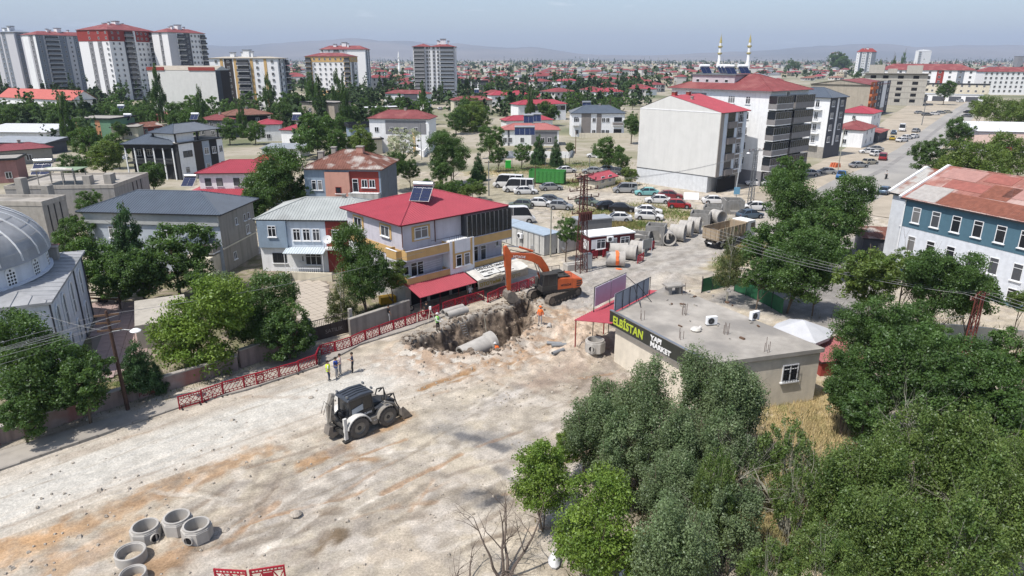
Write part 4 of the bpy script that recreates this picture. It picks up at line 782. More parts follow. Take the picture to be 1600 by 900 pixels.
def patch(x0, x1, t0, t1, m_, lift=.02):
    mb = MB(); f = lambda x, t: (x, y0+t*sl*ca-sa*lift, 8.6+t*sl*sa+ca*lift); mb.hexa([f(x0,t0),f(x1,t0),f(x1,t1),f(x0,t1),tuple(Vector(f(x0,t0))+Vector((0,-.01,.02))),tuple(Vector(f(x1,t0))+Vector((0,-.01,.02))),tuple(Vector(f(x1,t1))+Vector((0,-.01,.02))),tuple(Vector(f(x0,t1))+Vector((0,-.01,.02)))]); mb.build('roof_sheet', m_, SC.r)
for (x0, x1, t0, t1, c) in ((0,3.6,.02,.42,1),(3.7,13.0,.02,.34,0),(13.1,19,.02,.36,1),(19.1,26,.02,.5,0),(2.0,6.5,.44,.66,2),(.3,4.5,.68,.97,3),(6.6,9.5,.36,.7,0),(8.5,17,.45,.72,3),(12,16.5,.74,.96,0),(17.2,24,.40,.66,2),(20,30,.7,.96,0),(26.2,34,.02,.45,1),(5,8,.74,.96,2)): patch(x0, x1, t0, t1, cols[c])
w2 = Bld('school_wing', 'narrow pale blue end wing of the school with grey gable roof', (1389,300), 5.0, 11, 8.6, SW, over=.35, cat='school wing', ang=-68)
w2.roof('gx', mat('grey_rust_sheet', (.38,.37,.35), .7, .15, 1, rgb2=(.22,.09,.06), thr=.56), 2.5, ribs=.6, th=.2); w2.win('R', .5, 5.0, .9, 1.6, 0)
mb = MB(); mb.bar((-.35,-.35,8.65),(-.35,5.2,11.2),.34); mb.bar((-.35,5.2,11.2),(-.35,10.5,8.65),.34); mb.build('gable_coping', WHITE, w2.root)
# --- flat roofed building-supplies shop
MKW = mat('shop_plaster', (.66,.60,.50), streak=.12, bump=.2); h = Bld('shop_building', 'single storey flat roofed market with dusty concrete roof and long dark name board', (963,490), (1283,543), 14.5, 4.2, MKW, over=.0, cat='shop', body=False)
b0 = at(963,490,4.2); b1 = at(1107,566,4.2); b2 = at(1283,543,4.2); b3 = at(1046,446,4.2); inv = h.root.matrix_basis.inverted(); P4 = [inv @ Vector((q.x, q.y, 0)) for q in (b0, b1, b2, b3)]; P4 = [(q.x, q.y) for q in P4]
mb = MB(); mb.prism(P4, -.2, 3.9, 'z'); mb.build('wall', MKW, h.root)
cx = sum(p[0] for p in P4)/4; cy = sum(p[1] for p in P4)/4; P5 = [(cx+(p[0]-cx)*1.03, cy+(p[1]-cy)*1.03) for p in P4]; mb = MB(); mb.prism(P5, 3.9, 4.2, 'z'); rf = mb.build('roof_slab', CONCD, h.root)
MK = h
def mkl(a, b): return inv @ Vector((b0.x, b0.y, 0))*0 + Vector((P4[0][0]+(P4[1][0]-P4[0][0])*a, P4[0][1]+(P4[1][1]-P4[0][1])*a, b))
fx = Vector((P4[1][0]-P4[0][0], P4[1][1]-P4[0][1], 0)); flen = fx.length; fa = math.atan2(fx.y, fx.x); fn = Vector((fx.y, -fx.x, 0)).normalized()
sb = empty('name_board', (0,0,0)); sb.parent = h.root; sb.location = Vector((P4[0][0], P4[0][1], 0)) + fn*.32; sb.rotation_euler = (0, 0, fa)
BRD = mat('charcoal_sign_board', (.035,.038,.032), .5, .15); LIM = mat('lime_lettering', (.42,.50,.05), .5, .05); WL = mat('white_lettering', (.75,.75,.75), .5, .05)
mb = MB(); mb.box(-.35, flen*.98, -.06, .12, 3.25, 4.42); mb.box(-.38, flen*.98+.03, -.08, .14, 4.42, 4.48, 1); mb.box(-.38, flen*.98+.03, -.08, .14, 3.19, 3.25, 1); mb.build('board_panel', [BRD, STEEL], sb)
text('lettering', 'ELBİSTAN', .92, LIM, sb, (.12, -.075, 3.5), (R(90), 0, 0), .02, sx_=.93, bold=.02); text('lettering', 'YAPI', .52, WL, sb, (.1+4.72, -.075, 3.86), (R(90), 0, 0), .02, sx_=1.15, bold=.02); text('lettering', 'MARKET', .52, WL, sb, (.1+4.72, -.075, 3.36), (R(90), 0, 0), .02, sx_=1.15, bold=.02)
mb = MB(); mb.box(-.36, flen*.98, .13, .30, 3.2, 3.26); mb.build('board_bracket', METAL, sb)
ex = Vector((P4[2][0]-P4[1][0], P4[2][1]-P4[1][1], 0)); ea = math.atan2(ex.y, ex.x); wp = Vector((P4[1][0], P4[1][1], 0)) + ex*.74 + Vector((ex.y, -ex.x, 0)).normalized()*.01
o = link('window', win_frame_mesh(1.3, 1.3, 1), h.root, (wp.x, wp.y, 1.9), ea); link('pane', pane_mesh(1.3, 1.3, GLASS), o); link('sill', sill_mesh(1.3), o)
mb = MB()
for k in range(7): mb.bar((-.6+k*.2, -.16, 0), (-.6+k*.2, -.16, 1.3), .025)
for z in (.1, .65, 1.2): mb.bar((-.65,-.16,z), (.65,-.16,z), .025)
mb.build('window_bars', DARKM, o)
def on_roof(u, v): return at(u, v, 4.2)
def rebar(u, v, n_, lb):
    p = on_roof(u, v); t = empty('rebar_stub', (p.x, p.y, 4.2), 0, lb, 'rebar', 'rebar stubs on the market roof'); r_ = random.Random(u)
    for k in range(n_): mb = MB(); a = k*2*math.pi/n_; x, y = .18*math.cos(a), .18*math.sin(a); mb.tube([(x,y,0),(x+r_.uniform(-.03,.03),y,r_.uniform(.6,1.1))], .018, 5); mb.build('steel_bar', mat('rusty_rebar', (.10,.06,.045)), t)
rebar(1069, 492, 5, 'five rusty rebar rods standing in the middle of the market roof'); rebar(1003, 500, 3, 'rebar rods standing just behind the lime lettering'); rebar(1064, 530, 3, 'rebar rods standing behind the right end of the name board'); rebar(1134, 522, 5, 'rebar rods nearest the air conditioner on the market roof'); rebar(1198, 550, 4, 'rebar rods by the far right corner of the market roof'); rebar(1067, 460, 3, 'short rebar rods near the leaning sign frame on the roof')
p = on_roof(1111, 508); ac_unit(p.x, p.y, 4.2, R(12), 'white air conditioning unit standing on the market roof')
p = on_roof(1178, 500); ac_unit(p.x, p.y, 4.2, R(30), 'small grey air conditioning unit at the back of the market roof')
p = on_roof(1087, 517); t = empty('plaster_bag', (p.x, p.y, 4.2), .4, 'torn white bag lying on the market roof', 'bag'); mb = MB(); mb.lathe([(.02,.0),(.34,.02),(.42,.12),(.3,.26),(.03,.3)], 9); mb.build('sack', TARP, t, True); mb = MB(); mb.tube([(.3,0,.15),(.5,.1,.2),(.58,.1,.12)], [.1,.12,.05], 6); mb.build('sack_mouth', TARP, t, True)
p = on_roof(1052, 458); t = empty('concrete_block', (p.x, p.y, 4.2), .3, 'grey table like concrete slab on legs on the market roof', 'slab'); mb = MB(); mb.cbox((0,0,.75),(1.7,1.0,.14)); mb.build('slab_top', CONC, t); mb = MB(); mb.cbox((-.5,0,.34),(.3,.7,.68)); mb.cbox((.5,0,.34),(.3,.7,.68)); mb.build('slab_leg', CONC, t)
r_ = random.Random(2)
for i in range(26):
    u = r_.uniform(1060,1190); v = r_.uniform(447,480) if i < 18 else r_.uniform(500,540); p = on_roof(u-40 if i < 18 else u, v)
    mb = MB(); mb.cbox((0,0,.06),(r_.uniform(.1,.45),r_.uniform(.08,.2),r_.uniform(.06,.14))); o = mb.build('roof_rubble', CONC if i % 3 else WOOD, None, loc=(p.x,p.y,4.2)); o.rotation_euler = (0,0,r_.uniform(0,3)); tag(o, 'small broken piece of debris lying on the dusty market roof', 'rubble', 'debris scattered on the market roof')
ly_ = Vector((P4[3][0]-P4[0][0], P4[3][1]-P4[0][1], 0)); la = math.atan2(ly_.y, ly_.x); ll = ly_.length
hb = empty('roof_hoarding', (0,0,0)); hb.parent = h.root; hb.location = (P4[0][0], P4[0][1], 0); hb.rotation_euler = (0, 0, la); HGP = mat('grey_hoarding_panel', (.27,.30,.36), .5, .08); HLP = mat('lilac_hoarding_panel', (.52,.50,.60), .5, .06)
mb = MB()
for k in range(5): mb = MB(); mb.box(.15+k*1.15, 1.24+k*1.15, .28, .33, 4.25, 5.75); mb.build('hoarding_panel', HGP, hb)
mb = MB()
for x in (.12, 1.27, 2.42, 3.57, 4.72, 5.85): mb.bar((x,.2,4.2),(x,.2,5.8),.05)
mb.bar((.1,.22,5.77),(5.9,.22,5.77),.05); mb.bar((3.0,.2,5.7),(2.4,-.9,4.2),.05); mb.bar((3.6,.2,5.7),(4.2,-.9,4.2),.05); mb.build('hoarding_frame', DARKM, hb)
for k in range(2): mb = MB(); mb.box(1.9+k*2.6, 4.4+k*2.6, 3.2, 3.26, 3.5, 5.2); mb.build('upper_hoarding_panel', HLP, hb)
mb = MB()
for x in (1.85, 4.45, 7.05): mb.bar((x,3.28,0),(x,3.28,5.3),.06)
mb.bar((1.85,3.28,5.25),(7.05,3.28,5.25),.05); mb.bar((7.05,3.28,5.0),(8.1,2.2,3.6),.05); mb.build('upper_hoarding_frame', DARKM, hb)
o = corr_sheet('red_lean_to', -.6, 9.6, .0, 3.6, 3.55, 2.95, REDROOF, hb, .3)
mb = MB()
for x in (-.5, 4, 9.3): mb.tube([(x,3.5,0),(x,3.5,2.95)], .06, 6)
mb.bar((-.6,3.5,2.9),(9.6,3.5,2.9),.08); mb.build('lean_to_post', BRICKRED, hb)
# --- mosque
MW = mat('mosque_wall', (.64,.67,.73), streak=.15, var=.06)
h = Bld('mosque', 'pale blue mosque with grey lead dome on a pierced drum at the left edge', (80,470), 15.5, 24, 6.7, MW, over=.3, cat='mosque', ang=113, body=False); MQ = h
lx, ly = h.Lx, h.Ly; cx_, cy_ = 8.7, 10.3
mb = MB(); mb.box(0, lx, 0, ly, -.1, 6.55); mb.build('wall', MW, h.root)
mb = MB(); zc_ = 7.5; A=(-.3,-.3,6.6); B_=(lx+.3,-.3,6.6); C_=(lx+.3,ly+.3,6.6); D_=(-.3,ly+.3,6.6); r1=(cx_,cy_-2,zc_); r2=(cx_,cy_+2,zc_)
for p in ([A,B_,r1],[B_,C_,r2,r1],[C_,D_,r2],[D_,A,r1,r2]): mb.face(p)
mb.box(-.3, lx+.3, -.3, ly+.3, 6.42, 6.59); rf = mb.build('lower_roof', LEAD, h.root)
rb = MB()
for p in ([A,B_,r1],[B_,C_,r2,r1],[C_,D_,r2],[D_,A,r1,r2]): rib_poly(rb, [Vector(q) for q in p], 1.1, .035, .07)
tag(rb.build('standing_seam', LEAD, rf), kind='stuff')
RD = 8.9; T = Matrix.Translation((cx_, cy_, 0)); mb = MB(); mb.lathe([(RD,6.4),(RD,8.6),(RD-.4,8.6)], 48, 0, T); mb.lathe([(RD+.25,6.9),(RD+.25,7.05),(RD,7.1)], 48, 0, T); mb.build('drum', MW, h.root, True)
prof = [(RD+.35, 8.5)] + [((RD+.25)*math.cos(t), 8.65+4.5*math.sin(t)) for t in np.linspace(0, math.pi/2*.985, 18)]
mb = MB(); mb.lathe(prof, 64, 0, T); dm = mb.build('dome', LEAD, h.root, True)
for k in range(28):
    a = 2*math.pi*k/28; mb = MB(); mb.tube([T @ Vector(((RD+.27)*math.cos(t)*math.cos(a), (RD+.27)*math.cos(t)*math.sin(a), 8.67+4.52*math.sin(t))) for t in np.linspace(0, math.pi/2*.96, 12)], .085, 4); mb.build('dome_rib', mat('pale_lead_rib', (.62,.63,.64), .5), dm)
mb = MB()
for tt in np.linspace(.15, 1.2, 7):
    for k in range(28):
        if (k*7+int(tt*10)) % 3 == 0: continue
        a0, a1 = 2*math.pi*(k+.05)/28, 2*math.pi*(k+.95)/28; P = [T @ Vector(((RD+.27)*math.cos(tt)*math.cos(a0+(a1-a0)*q/4), (RD+.27)*math.cos(tt)*math.sin(a0+(a1-a0)*q/4), 8.67+4.52*math.sin(tt))) for q in range(5)]; mb.tube(P, .018, 4)
tag(mb.build('lead_seam', LEAD, dm), kind='stuff')
mb = MB(); mb.tube([T@Vector((0,0,13.0)), T@Vector((0,0,15.7))], [.12,.03], 8); mb.lathe([(.02,14.1),(.3,14.3),(.3,14.5),(.02,14.7)], 12, 0, T); mb.build('finial', mat('gilt', (.5,.38,.1), .3, metal=.8), h.root, True)
DK = mat('dark_round_pane', (.03,.035,.045), .3)
for k in range(20):         # pierced lattice windows of the drum: round panes in three columns under a small arch
    a = 2*math.pi*k/20 + .05; Tk = T @ Matrix.Rotation(a, 4, 'Z') @ Matrix.Translation((RD, 0, 0)) @ Matrix.Rotation(R(90), 4, 'Z') @ Matrix.Translation((0, 0, 6.95)) @ Matrix.Scale(.82, 4)
    mb = MB()
    arc = [(.55*math.cos(t), 1.35+.5*math.sin(t)) for t in np.linspace(0, math.pi, 9)]; mb.prism([(-.55,0),(.55,0)]+arc, -.045, .1, 'y', 0, Tk)
    wf = mb.build('lattice_window', WHITE, h.root); mb = MB()
    for c_ in (-.32, 0, .32):
        for r_ in range(5):
            if r_ == 4 and c_: continue
            Q = Tk @ Matrix.Translation((c_, -.05, .25+r_*.32)) @ Matrix.Rotation(R(90), 4, 'X'); mb.lathe([(.001,.0),(.12,.0),(.12,-.02)], 10, 0, Q)
    tag(mb.build('round_pane', DK, wf), kind='stuff')
def archwin(f, d, z, w_, hh_, out=.0, m=GLASS):
    mb = MB(); arc = [(w_/2*math.cos(t), hh_+w_/2*math.sin(t)) for t in np.linspace(0, math.pi, 11)]; mb.prism([(-w_/2,0),(w_/2,0)]+arc, -.03, .01, 'y'); arc2 = [((w_/2+.14)*math.cos(t), hh_+(w_/2+.14)*math.sin(t)) for t in np.linspace(0, math.pi, 11)]
    o = mb.build('arched_window', m); MQ.place(o, f, d*MQ.flen(f), z, out); mb = MB()
    pp = [(-w_/2-.12,0)]+[(-(a), b) for a, b in arc2]+[(w_/2+.12,0)]
    P = [Vector((x, -.05, y)) for x, y in pp]; mb.tube(P, .09, 5); mb.bar((0,-.04,0),(0,-.04,hh_+w_/2),.05); mb.bar((-w_/2,-.04,hh_*.5),(w_/2,-.04,hh_*.5),.05); mb.build('window_frame', WHITE, o); return o
for d_, zz, hh_ in ((.13,3.4,1.7),(.30,3.0,2.2),(.52,3.0,2.2),(.80,3.4,1.7),(.30,.6,1.2),(.52,.6,1.3),(.80,.6,1.5),(.13,.6,1.2)): archwin('R', d_, zz, .85, hh_)
BRG = mat('brown_glass', (.09,.05,.035), .2)
for y in (.72, .5, .28): archwin('L', y, 3.1, 1.9, .9, .0, BRG); archwin('L', y-.06, .3, 2.6, 1.3, .0, BLACK)
mb = MB()
for x in (.0, .66, .95): mb = MB(); mb.tube([(x*lx, -.08, 6.4),(x*lx, -.08, 0)], .06, 6); mb.build('downpipe', mat('dark_pipe', (.08,.08,.09)), h.root)
mb = MB(); mb.cbox((lx-2.8, 1.6, 7.3), (.9,.8,1.1)); mb.cbox((lx-2.8, 1.6, 7.95), (1.2,1.1,.1), 1); mb.build('roof_chimney', [CONC, RUST], h.root)
# --- towers on the left
SLATE = mat('slate_cladding', (.19,.215,.255), var=.08); PG2 = mat('pale_grey_cladding', (.52,.52,.55), var=.05); REDP = mat('dark_red_cladding', (.27,.045,.04), var=.08)
def tower(label, B, vb, lx, ly, ang, n, wall, roofm, lbands, rbands, lwin, rwin, rbal, top=None, rise=2.5, lbal=(), name='apartment_tower', over=.6, ww=1.2, balm=None, penthouse=True, rooffrm=None):
    global LASTT
    h = LASTT = Bld(name, label, B, lx, ly, None, wall, over=over, cat='apartment tower', ang=ang, near=False, vb=vb); fh = (h.z-1.0)/n
    h.roof('hip', roofm, rise)
    for f, bands in (('L', lbands), ('R', rbands)):
        for (a, b, m_, pr) in bands: h.band(f, a, b, 0, h.z-.3, m_, pr)
    if top:
        for f in 'LR': h.band(f, -.005, 1.005, h.z-2*fh-.3, h.z-.25, top, .16)
    for k in range(n):
        z = .8 + k*fh + .9
        h.wins('L', lwin, (z,), ww, 1.4, 1, .2); h.wins('R', rwin, (z,), ww, 1.4, 1, .2)
        for f, bl in (('R', rbal), ('L', lbal)):
            for (a, b) in bl: h.balc(f, a, b, z-.9, 1.5, 1.0, balm or MGREY, WHITE, glazed=False); h.band(f, a+.01, b-.01, z+.15, z+1.5, GLASS, .9, 'balcony_glazing')
    if penthouse:
        for (x, y, w_, hh_) in ((.5,.5,3,3.2),(.3,.4,1,2.4),(.7,.6,1,2.2),(.4,.7,2,2.0)): mb = MB(); mb.cbox((x*h.Lx, y*h.Ly, h.z+rise*.5+hh_/2), (w_, w_, hh_)); mb.cbox((x*h.Lx, y*h.Ly, h.z+rise*.5+hh_+.2), (w_+.5, w_+.5, .3), 1); mb.build('roof_stack', [WHITE, METAL], h.root)
    return h
WT = mat('tower_white', (.78,.78,.79), var=.04)
tower('tall grey tower cut off by the left edge of the picture', (20,50), 150, 14, 22, 70, 13, PG2, SLATE, [(.45,.62,SLATE,.1),(.22,.38,SLATE,.1)], [(.1,.5,SLATE,.1)], (.53,.30), (.2,.4), (.6,.9) and ((.6,.9),), rise=1.2)
tower('grey and white tower with red roof second from the left edge', (54,54), 152, 42, 15, 68, 13, PG2, REDROOF2, [(.12,.52,WHITE,.12),(.60,.82,MGREY,.08),(.85,1,WHITE,.12)], [(0,.12,SLATE,.1),(.38,.50,SLATE,.1),(.62,.72,SLATE,.1),(.82,.9,SLATE,.12)], (.70,), (.06,.45,.56,.66,.78,.94), ((.14,.36),), balm=SLATE)
tower('white tower with dark red top storeys and a red roof', (167,46), 158, 36, 24, 72, 13, WT, REDROOF2, [(.32,.46,MGREY,.1),(.62,.76,MGREY,.1)], [(.30,.46,DGREY,.1),(.50,.53,WHITE,.9)], (.39,.69,.93), (.08,.20,.60,.68,.78), ((.32,.48),(.84,1.0)), top=REDP, rise=4)
tower('white tower with red roof and grey balcony stacks behind the red topped tower', (261,50), 155, 30, 14, 68, 12, WT, REDROOF2, [(.45,.62,MGREY,.1)], [(0,.22,PG2,.12),(.42,.58,DGREY,.08)], (.54,), (.50,.62,.72,.82), ((.24,.40),(.86,1.0)), balm=DGREY)
tower('white and gold block with dark balconies beside the blank grey wall', (434,91), 172, 12, 35, 85, 8, WT, mat('flat_cream_roof', (.4,.36,.3)), [(.16,.20,OCHRE,.15),(.36,.40,OCHRE,.15),(.60,.64,OCHRE,.15),(.80,.84,OCHRE,.15),(.22,.34,mat('umber_panel',(1,1,1)),.1)], [(.15,.3,DGREY,.1),(.6,.75,SLATE,.1)], (.1,.28,.52,.70,.92), (.2,.45,.68), ((.8,1.0),), lbal=((.41,.59),), rise=.8, balm=DGREY)
tower('white block with ochre top and ends and brown red roof behind the poplars', (547,88), 153, 16, 30, 84, 8, WT, REDROOF2, [(0,.14,OCHRE,.1),(.86,1,OCHRE,.1)], [(.2,.5,MGREY,.1)], (.2,.32,.44,.56,.68,.80), (.3,.7), (), lbal=((.0,.13),(.87,1.0)), rise=2.2, balm=DGREY, penthouse=False)
tower_o = LASTT; tower_o.band('L', -.002, 1.002, tower_o.z-3.4, tower_o.z-.2, OCHRE, .16); tower_o.band('R', 0, 1, tower_o.z-3.4, tower_o.z-.2, OCHRE, .16); tower_o.band('L', 0, 1, 0, 4.5, OCHRE, .16)
h = tower('slim white tower with red roof behind the ochre topped block', (571,77), 146, 12, 34, 84, 12, WT, REDROOF2, [(.1,.3,PG2,.1),(.45,.6,PG2,.1)], [(.2,.5,SLATE,.1),(.7,.9,SLATE,.1)], (.05,.2,.52), (.35,.8), (), lbal=((.3,.43),), rise=2.6)
tower('grey and white twin tower with stacked dark balconies in the middle distance', (670,73), 158, 16, 14, 3, 14, WT, REDROOF2, [(0,.3,MGREY,.05)], [(.08,.2,PG2,.06),(.55,.62,PG2,.06)], (), (.14,.30), ((.38,.92),), rise=1.8, balm=SLATE)
tower('left half of the grey and white twin tower in the middle distance', (643,73), 158, 12.5, 14, 3, 14, WT, REDROOF2, [], [(.65,.8,PG2,.06)], (), (.72,.86), ((.04,.58),), rise=1.8, balm=MGREY, penthouse=False)
h = Bld('apartment_block', 'block with tall blank grey wall and small red roof edges behind the tall poplar', (336,110), 9, 34, None, GREYP, over=.02, cat='apartment block', ang=75, near=False, vb=183); h.roof('gy', mat('beige_blank_wall',(1,1,1)), 1.8); h.band('R', 0, .35, 0, h.z, DGREY, .1); h.band('R', .35, 1, 0, h.z, mat('umber_panel',(1,1,1)), .1)
for (a, b) in ((.0,.26),(.62,1.0)): h.band('L', a, b, h.z-.1, h.z+1.3, BRICKRED, .3, 'red_eave')
# --- right far blocks
tower('white and slate tower with dark red roof near the right horizon', (1344,81), 118, 26, 10, 3, 9, WT, REDP, [(.3,.8,WHITE,.1)], [(0,.12,SLATE,.1),(.42,.56,SLATE,.1),(.72,1.0,SLATE,.12)], (.5,), (.2,.3,.49,.62,.86), (), rise=5, balm=SLATE)
tower('small white and dark tower left of the slate tower on the right horizon', (1300,83), 104, 26, 14, 3, 8, WT, REDP, [], [(0,.25,SLATE,.1),(.75,1.0,SLATE,.12)], (), (.35,.5,.65), ((.02,.25),), rise=2)
tower('white tower with flat pale roof on the right horizon', (1436,79), 104, 44, 18, 3, 8, WT, WHITE, [], [], (), (.3,.42,.54,.66,.78,.9), ((.02,.22),), rise=2)
h = Bld('building_shell', 'unfinished concrete block with empty window holes and open roof columns', (1452,116), 18, 30, None, mat('raw_concrete', (.40,.38,.34), streak=.15), over=.3, cat='unfinished building', ang=60, near=False, vb=166)
h.roof('flat', CONC, .3, over=1.2)
for k in range(5):
    z = 1.4+k*(h.z-.5)/5.2
    for d_ in (.14,.34,.58,.82): h.band('L', d_-.045, d_+.045, z+.3, z+1.9, BLACK, .02, 'window_hole')
    for d_ in (.3,.7): h.band('R', d_-.07, d_+.07, z+.3, z+1.9, BLACK, .02, 'window_hole')
    h.band('L', 0, 1, z+2.3, z+2.55, CONC, .08, 'floor_slab'); h.balc('R', .55, .95, z, 1.2, .9, CONC, CONC)
for (x0, x1, y0, y1, hh_) in ((.1,.35,.7,.95,4.5),(.3,.7,.1,.35,4.2),(.4,.6,.5,.65,2.5)): mb = MB(); mb.box(x0*h.Lx, x1*h.Lx, y0*h.Ly, y1*h.Ly, h.z+.2, h.z+hh_); mb.build('roof_core', h.wallm, h.root)
h = Bld('apartment_block', 'long white and grey block with brownish red roof by the far right road', (1528,110), 20, 60, None, WT, over=.6, cat='apartment block', ang=62, near=False, vb=150); h.roof('hip', REDROOF2, 4)
for k in range(5):
    z = 1+k*(h.z-1)/5; h.wins('L', [.05+.1*i for i in range(10)], (z+1,), 1.5, 1.5, 1, .1); h.wins('R', (.2,.5,.8), (z+1,), 1.5, 1.5, 1, .1)
for a in (.3,.62,.82): h.band('L', a, a+.07, 0, h.z-.3, SLATE if a != .62 else REDP, .08)
h = Bld('apartment_block', 'white end block at the far right edge with red roof', (1536,112), 40, 14, None, WT, over=.5, cat='apartment block', ang=-4, near=False, vb=148); h.roof('hip', REDROOF2, 3)
for k in range(5): h.wins('R', [.06+.09*i for i in range(10)], (1.8+k*(h.z-1)/5,), 1.5, 1.5, 1, .1)
h = Bld('low_block', 'cream three storey houses with flat roofs beside the far road', (1548,133), 10, 48, None, CREAM, over=.2, cat='building', ang=60, near=False, vb=156); h.roof('flat', CONC, .5)
for k in range(3): h.wins('L', [.06+.08*i for i in range(12)], (1.2+k*3,), 1.2, 1.3, 1)
h = Bld('shed', 'long white shed at the foot of the cream houses', (1540,149), 10, 38, None, WHITE, over=.2, cat='shed', ang=60, near=False, vb=160); h.roof('shed', TIN, .4)
for k in range(4): h.band('L', .1+.22*k, .26+.22*k, 0, h.z-1, DGREY, .04, 'roller_door')
h = Bld('apartment_block', 'dark grey sliced block at the extreme right edge near the horizon', (1592,88), 14, 16, None, MGREY, over=.3, cat='apartment block', ang=0, near=False, vb=108); h.roof('flat', CONC, .4)
# --- houses of the middle distance
def mid(label, B, C_, D, vb, wall, rm, rise=1.6, wr=(), wl=(), st=2, kind='hip', ang=None, over=.45, ribs=.45, name='house', cat='house', z=None, bands=(), balcs=(), wh=1.3, ww=1.1, chim=True):
    h = Bld(name, label, B, C_, D, z, wall, over=over, cat=cat, vb=vb, ang=ang, near=False); h.roof(kind, rm, rise, ribs=ribs)
    for (f, a, b, z0, z1, m_, pr) in bands: h.band(f, a, b, z0*h.z, z1*h.z, m_, pr)
    for k in range(st): z_ = k*(h.z/st)+.9; h.wins('R', wr, (z_,), ww, wh, 1, .06); h.wins('L', wl, (z_,), ww, wh, 1, .06)
    for (f, a, b, k, m_) in balcs: h.balc(f, a, b, k*h.z/st+.05, 1.3, .9, m_, WHITE); h.band(f, a+.02, b-.02, k*h.z/st+1.0, k*h.z/st+2.4, GLASS, .03, 'loggia_opening')
    if chim and kind in ('hip',): h.chimney(.55, .5, .9, .6, h.z+rise*.75)
    return h
W_ = WHITE
mid('white and cream house with brownish red roof and arched windows behind the blossom tree', (573,185), (672,186), 9, 238, W_, REDROOF2, 1.9, (.12,.38,.6,.78), (), bands=(('R',.27,.95,.55,.95,MGREY,.05),('R',.3,.5,.0,.5,CREAM,.08),('R',.72,.76,0,.6,OCHRE,.15)))
mid('white three storey house with black balconies and red roof behind the cream house', (598,146), (664,147), 9, 170, W_, REDROOF2, 1.6, (.12,.3), (), 2, bands=(('R',.5,.82,0,.98,DGREY,.3),), balcs=(('R',.5,.82,1,DGREY),))
mid('dark modern flat roofed house with white fins right of the twin tower', (720,127), (763,127), 10, 147, DGREY, SLATE, .5, (.3,.7), (), kind='flat', ribs=0, bands=(('R',.35,.4,0,1,WHITE,.2),('R',.6,.65,0,1,WHITE,.2),('R',.0,.15,.3,.6,WHITE,.3)))
mid('long low house with pink red roof and cream walls right of the twin tower', (708,157), (771,156), 9, 178, CREAM, REDROOF2, 1.6, (.1,.5,.9), (), 1, bands=(('R',.28,.82,0,.9,BRICKRED,.05),))
mid('red roofed house with dark upper windows left of the vacant lot', (809,164), (887,162), 9, 190, W_, REDROOF, 1.6, (.15,.85), (), 2, bands=(('R',.25,.98,.62,.9,GLASS,.1),('R',.68,.72,0,.6,MGREY,.1)))
mid('low house with red roof and two solar heaters behind the white roofed garden house', (790,189), (866,187), 8, 203, W_, REDROOF, 1.5, (.2,.8), (), 1)
mid('white house with pinkish red roof and two solar heaters by the small park', (781,203), (876,203), 8, 228, W_, PINKROOF, 1.5, (.06,.15,.36,.72,.84), (), 1, bands=(('R',.11,.14,0,1,DGREY,.08),('R',.52,.97,.1,.9,MGREY,.05)), wh=1.4)
h = mid('white and taupe apartment house with grey roof behind a garden wall', (892,177), (979,177), 10, 214, W_, GREYROOF, 2.2, (.10,.42,.60,.68,), (), 2, bands=(('R',.18,.36,0,1,TANP,.06),('R',.47,.56,0,1,TANP,.06)), balcs=(('R',.78,.97,0,TANP),('R',.78,.97,1,TANP),('R',.02,.14,1,W_)))
for i_, (u, v, z, rz, lb, s) in enumerate(((826,192,7.6,0,'left solar heater on the low red roof behind the park house',1.3),(838,190,7.6,0,'right solar heater on the low red roof behind the park house',1.3),(812,211,5.2,0,'left solar heater on the pinkish red roof by the park',1.3),(828,211,5.2,0,'right solar heater on the pinkish red roof by the park',1.3),(918,170,8.3,5,'dark solar heater on the grey roof of the taupe apartment house',1.4),(745,145,7,5,'solar heater with orange tank on the long pink roof',1.2),(186,173,6,0,'blue solar heater behind the green walled shed',1.2),(196,188,5,0,'solar heater among the low roofs right of the green wall',1.2),(462,188,6.5,0,'white tanked solar heater behind the tall poplars',1.2),(302,187,7,0,'dark solar heater on the red roof above the black villa',1.1))):
    p = at(u, v, z); solar_heater(p.x, p.y, z, R(rz), lb, s, white=i_ > 4)
mid('house with dark blue grey roof among the far red roofs', (867,138), (897,137), 9, 150, W_, GREYROOF, 1.6, (.2,.8), (), 2, bands=(('R',.2,.8,.05,.9,DGREY,.05),))
mid('white house with bright red roof right of the blue grey roof', (876,127), (905,126), 9, 144, W_, REDROOF, 1.5, (.2,.5,.8), (), 2)
mid('white house with red roof and dark balconies behind the taupe apartment house', (935,144), (975,143), 9, 161, W_, REDROOF, 2.0, (.15,.85), (), 2, bands=(('R',.0,.6,.1,.85,W_,.6),('R',.6,1,.1,.9,DGREY,.05)))
mid('cream house with red roof left of the single dark poplar', (945,124), (968,123), 9, 133, CREAM, REDROOF, 1.6, (.2,.5,.8), (), 2)
mid('pale red roofed house at the right of the far poplars', (998,140), (1028,139), 9, 150, W_, REDROOF, 1.4, (.2,.7), (), 1)
mid('salmon roofed low house beyond the poplars', (1000,131), (1025,130), 9, 137, CREAM, PINKROOF, 1.2, (.3,), (), 1)
mid('white villa with red roof and dark terrace at the right of the pink roofed house', (767,149), (830,148), 9, 168, W_, REDROOF, 2, (.12,), (), 2, bands=(('R',.45,1,.1,.9,BLACK,.02),))
mid('brown roofed cream house with terrace left of the tall poplars', (350,181), (425,178), 10, 214, CREAM, mat('brown_sheet_roof', (.20,.10,.075), .8, .2, 1), 1.6, (.2,.35,.7), (), 2, bands=(('R',.0,.98,.6,.95,BLACK,.02),), balcs=(('R',.45,.98,0,CREAM),))
mid('grey house with overlapping red roofs behind the villa', (305,187), (352,188), 9, 215, MGREY, REDROOF2, 1.4, (.15,.5,.8), (), 2)
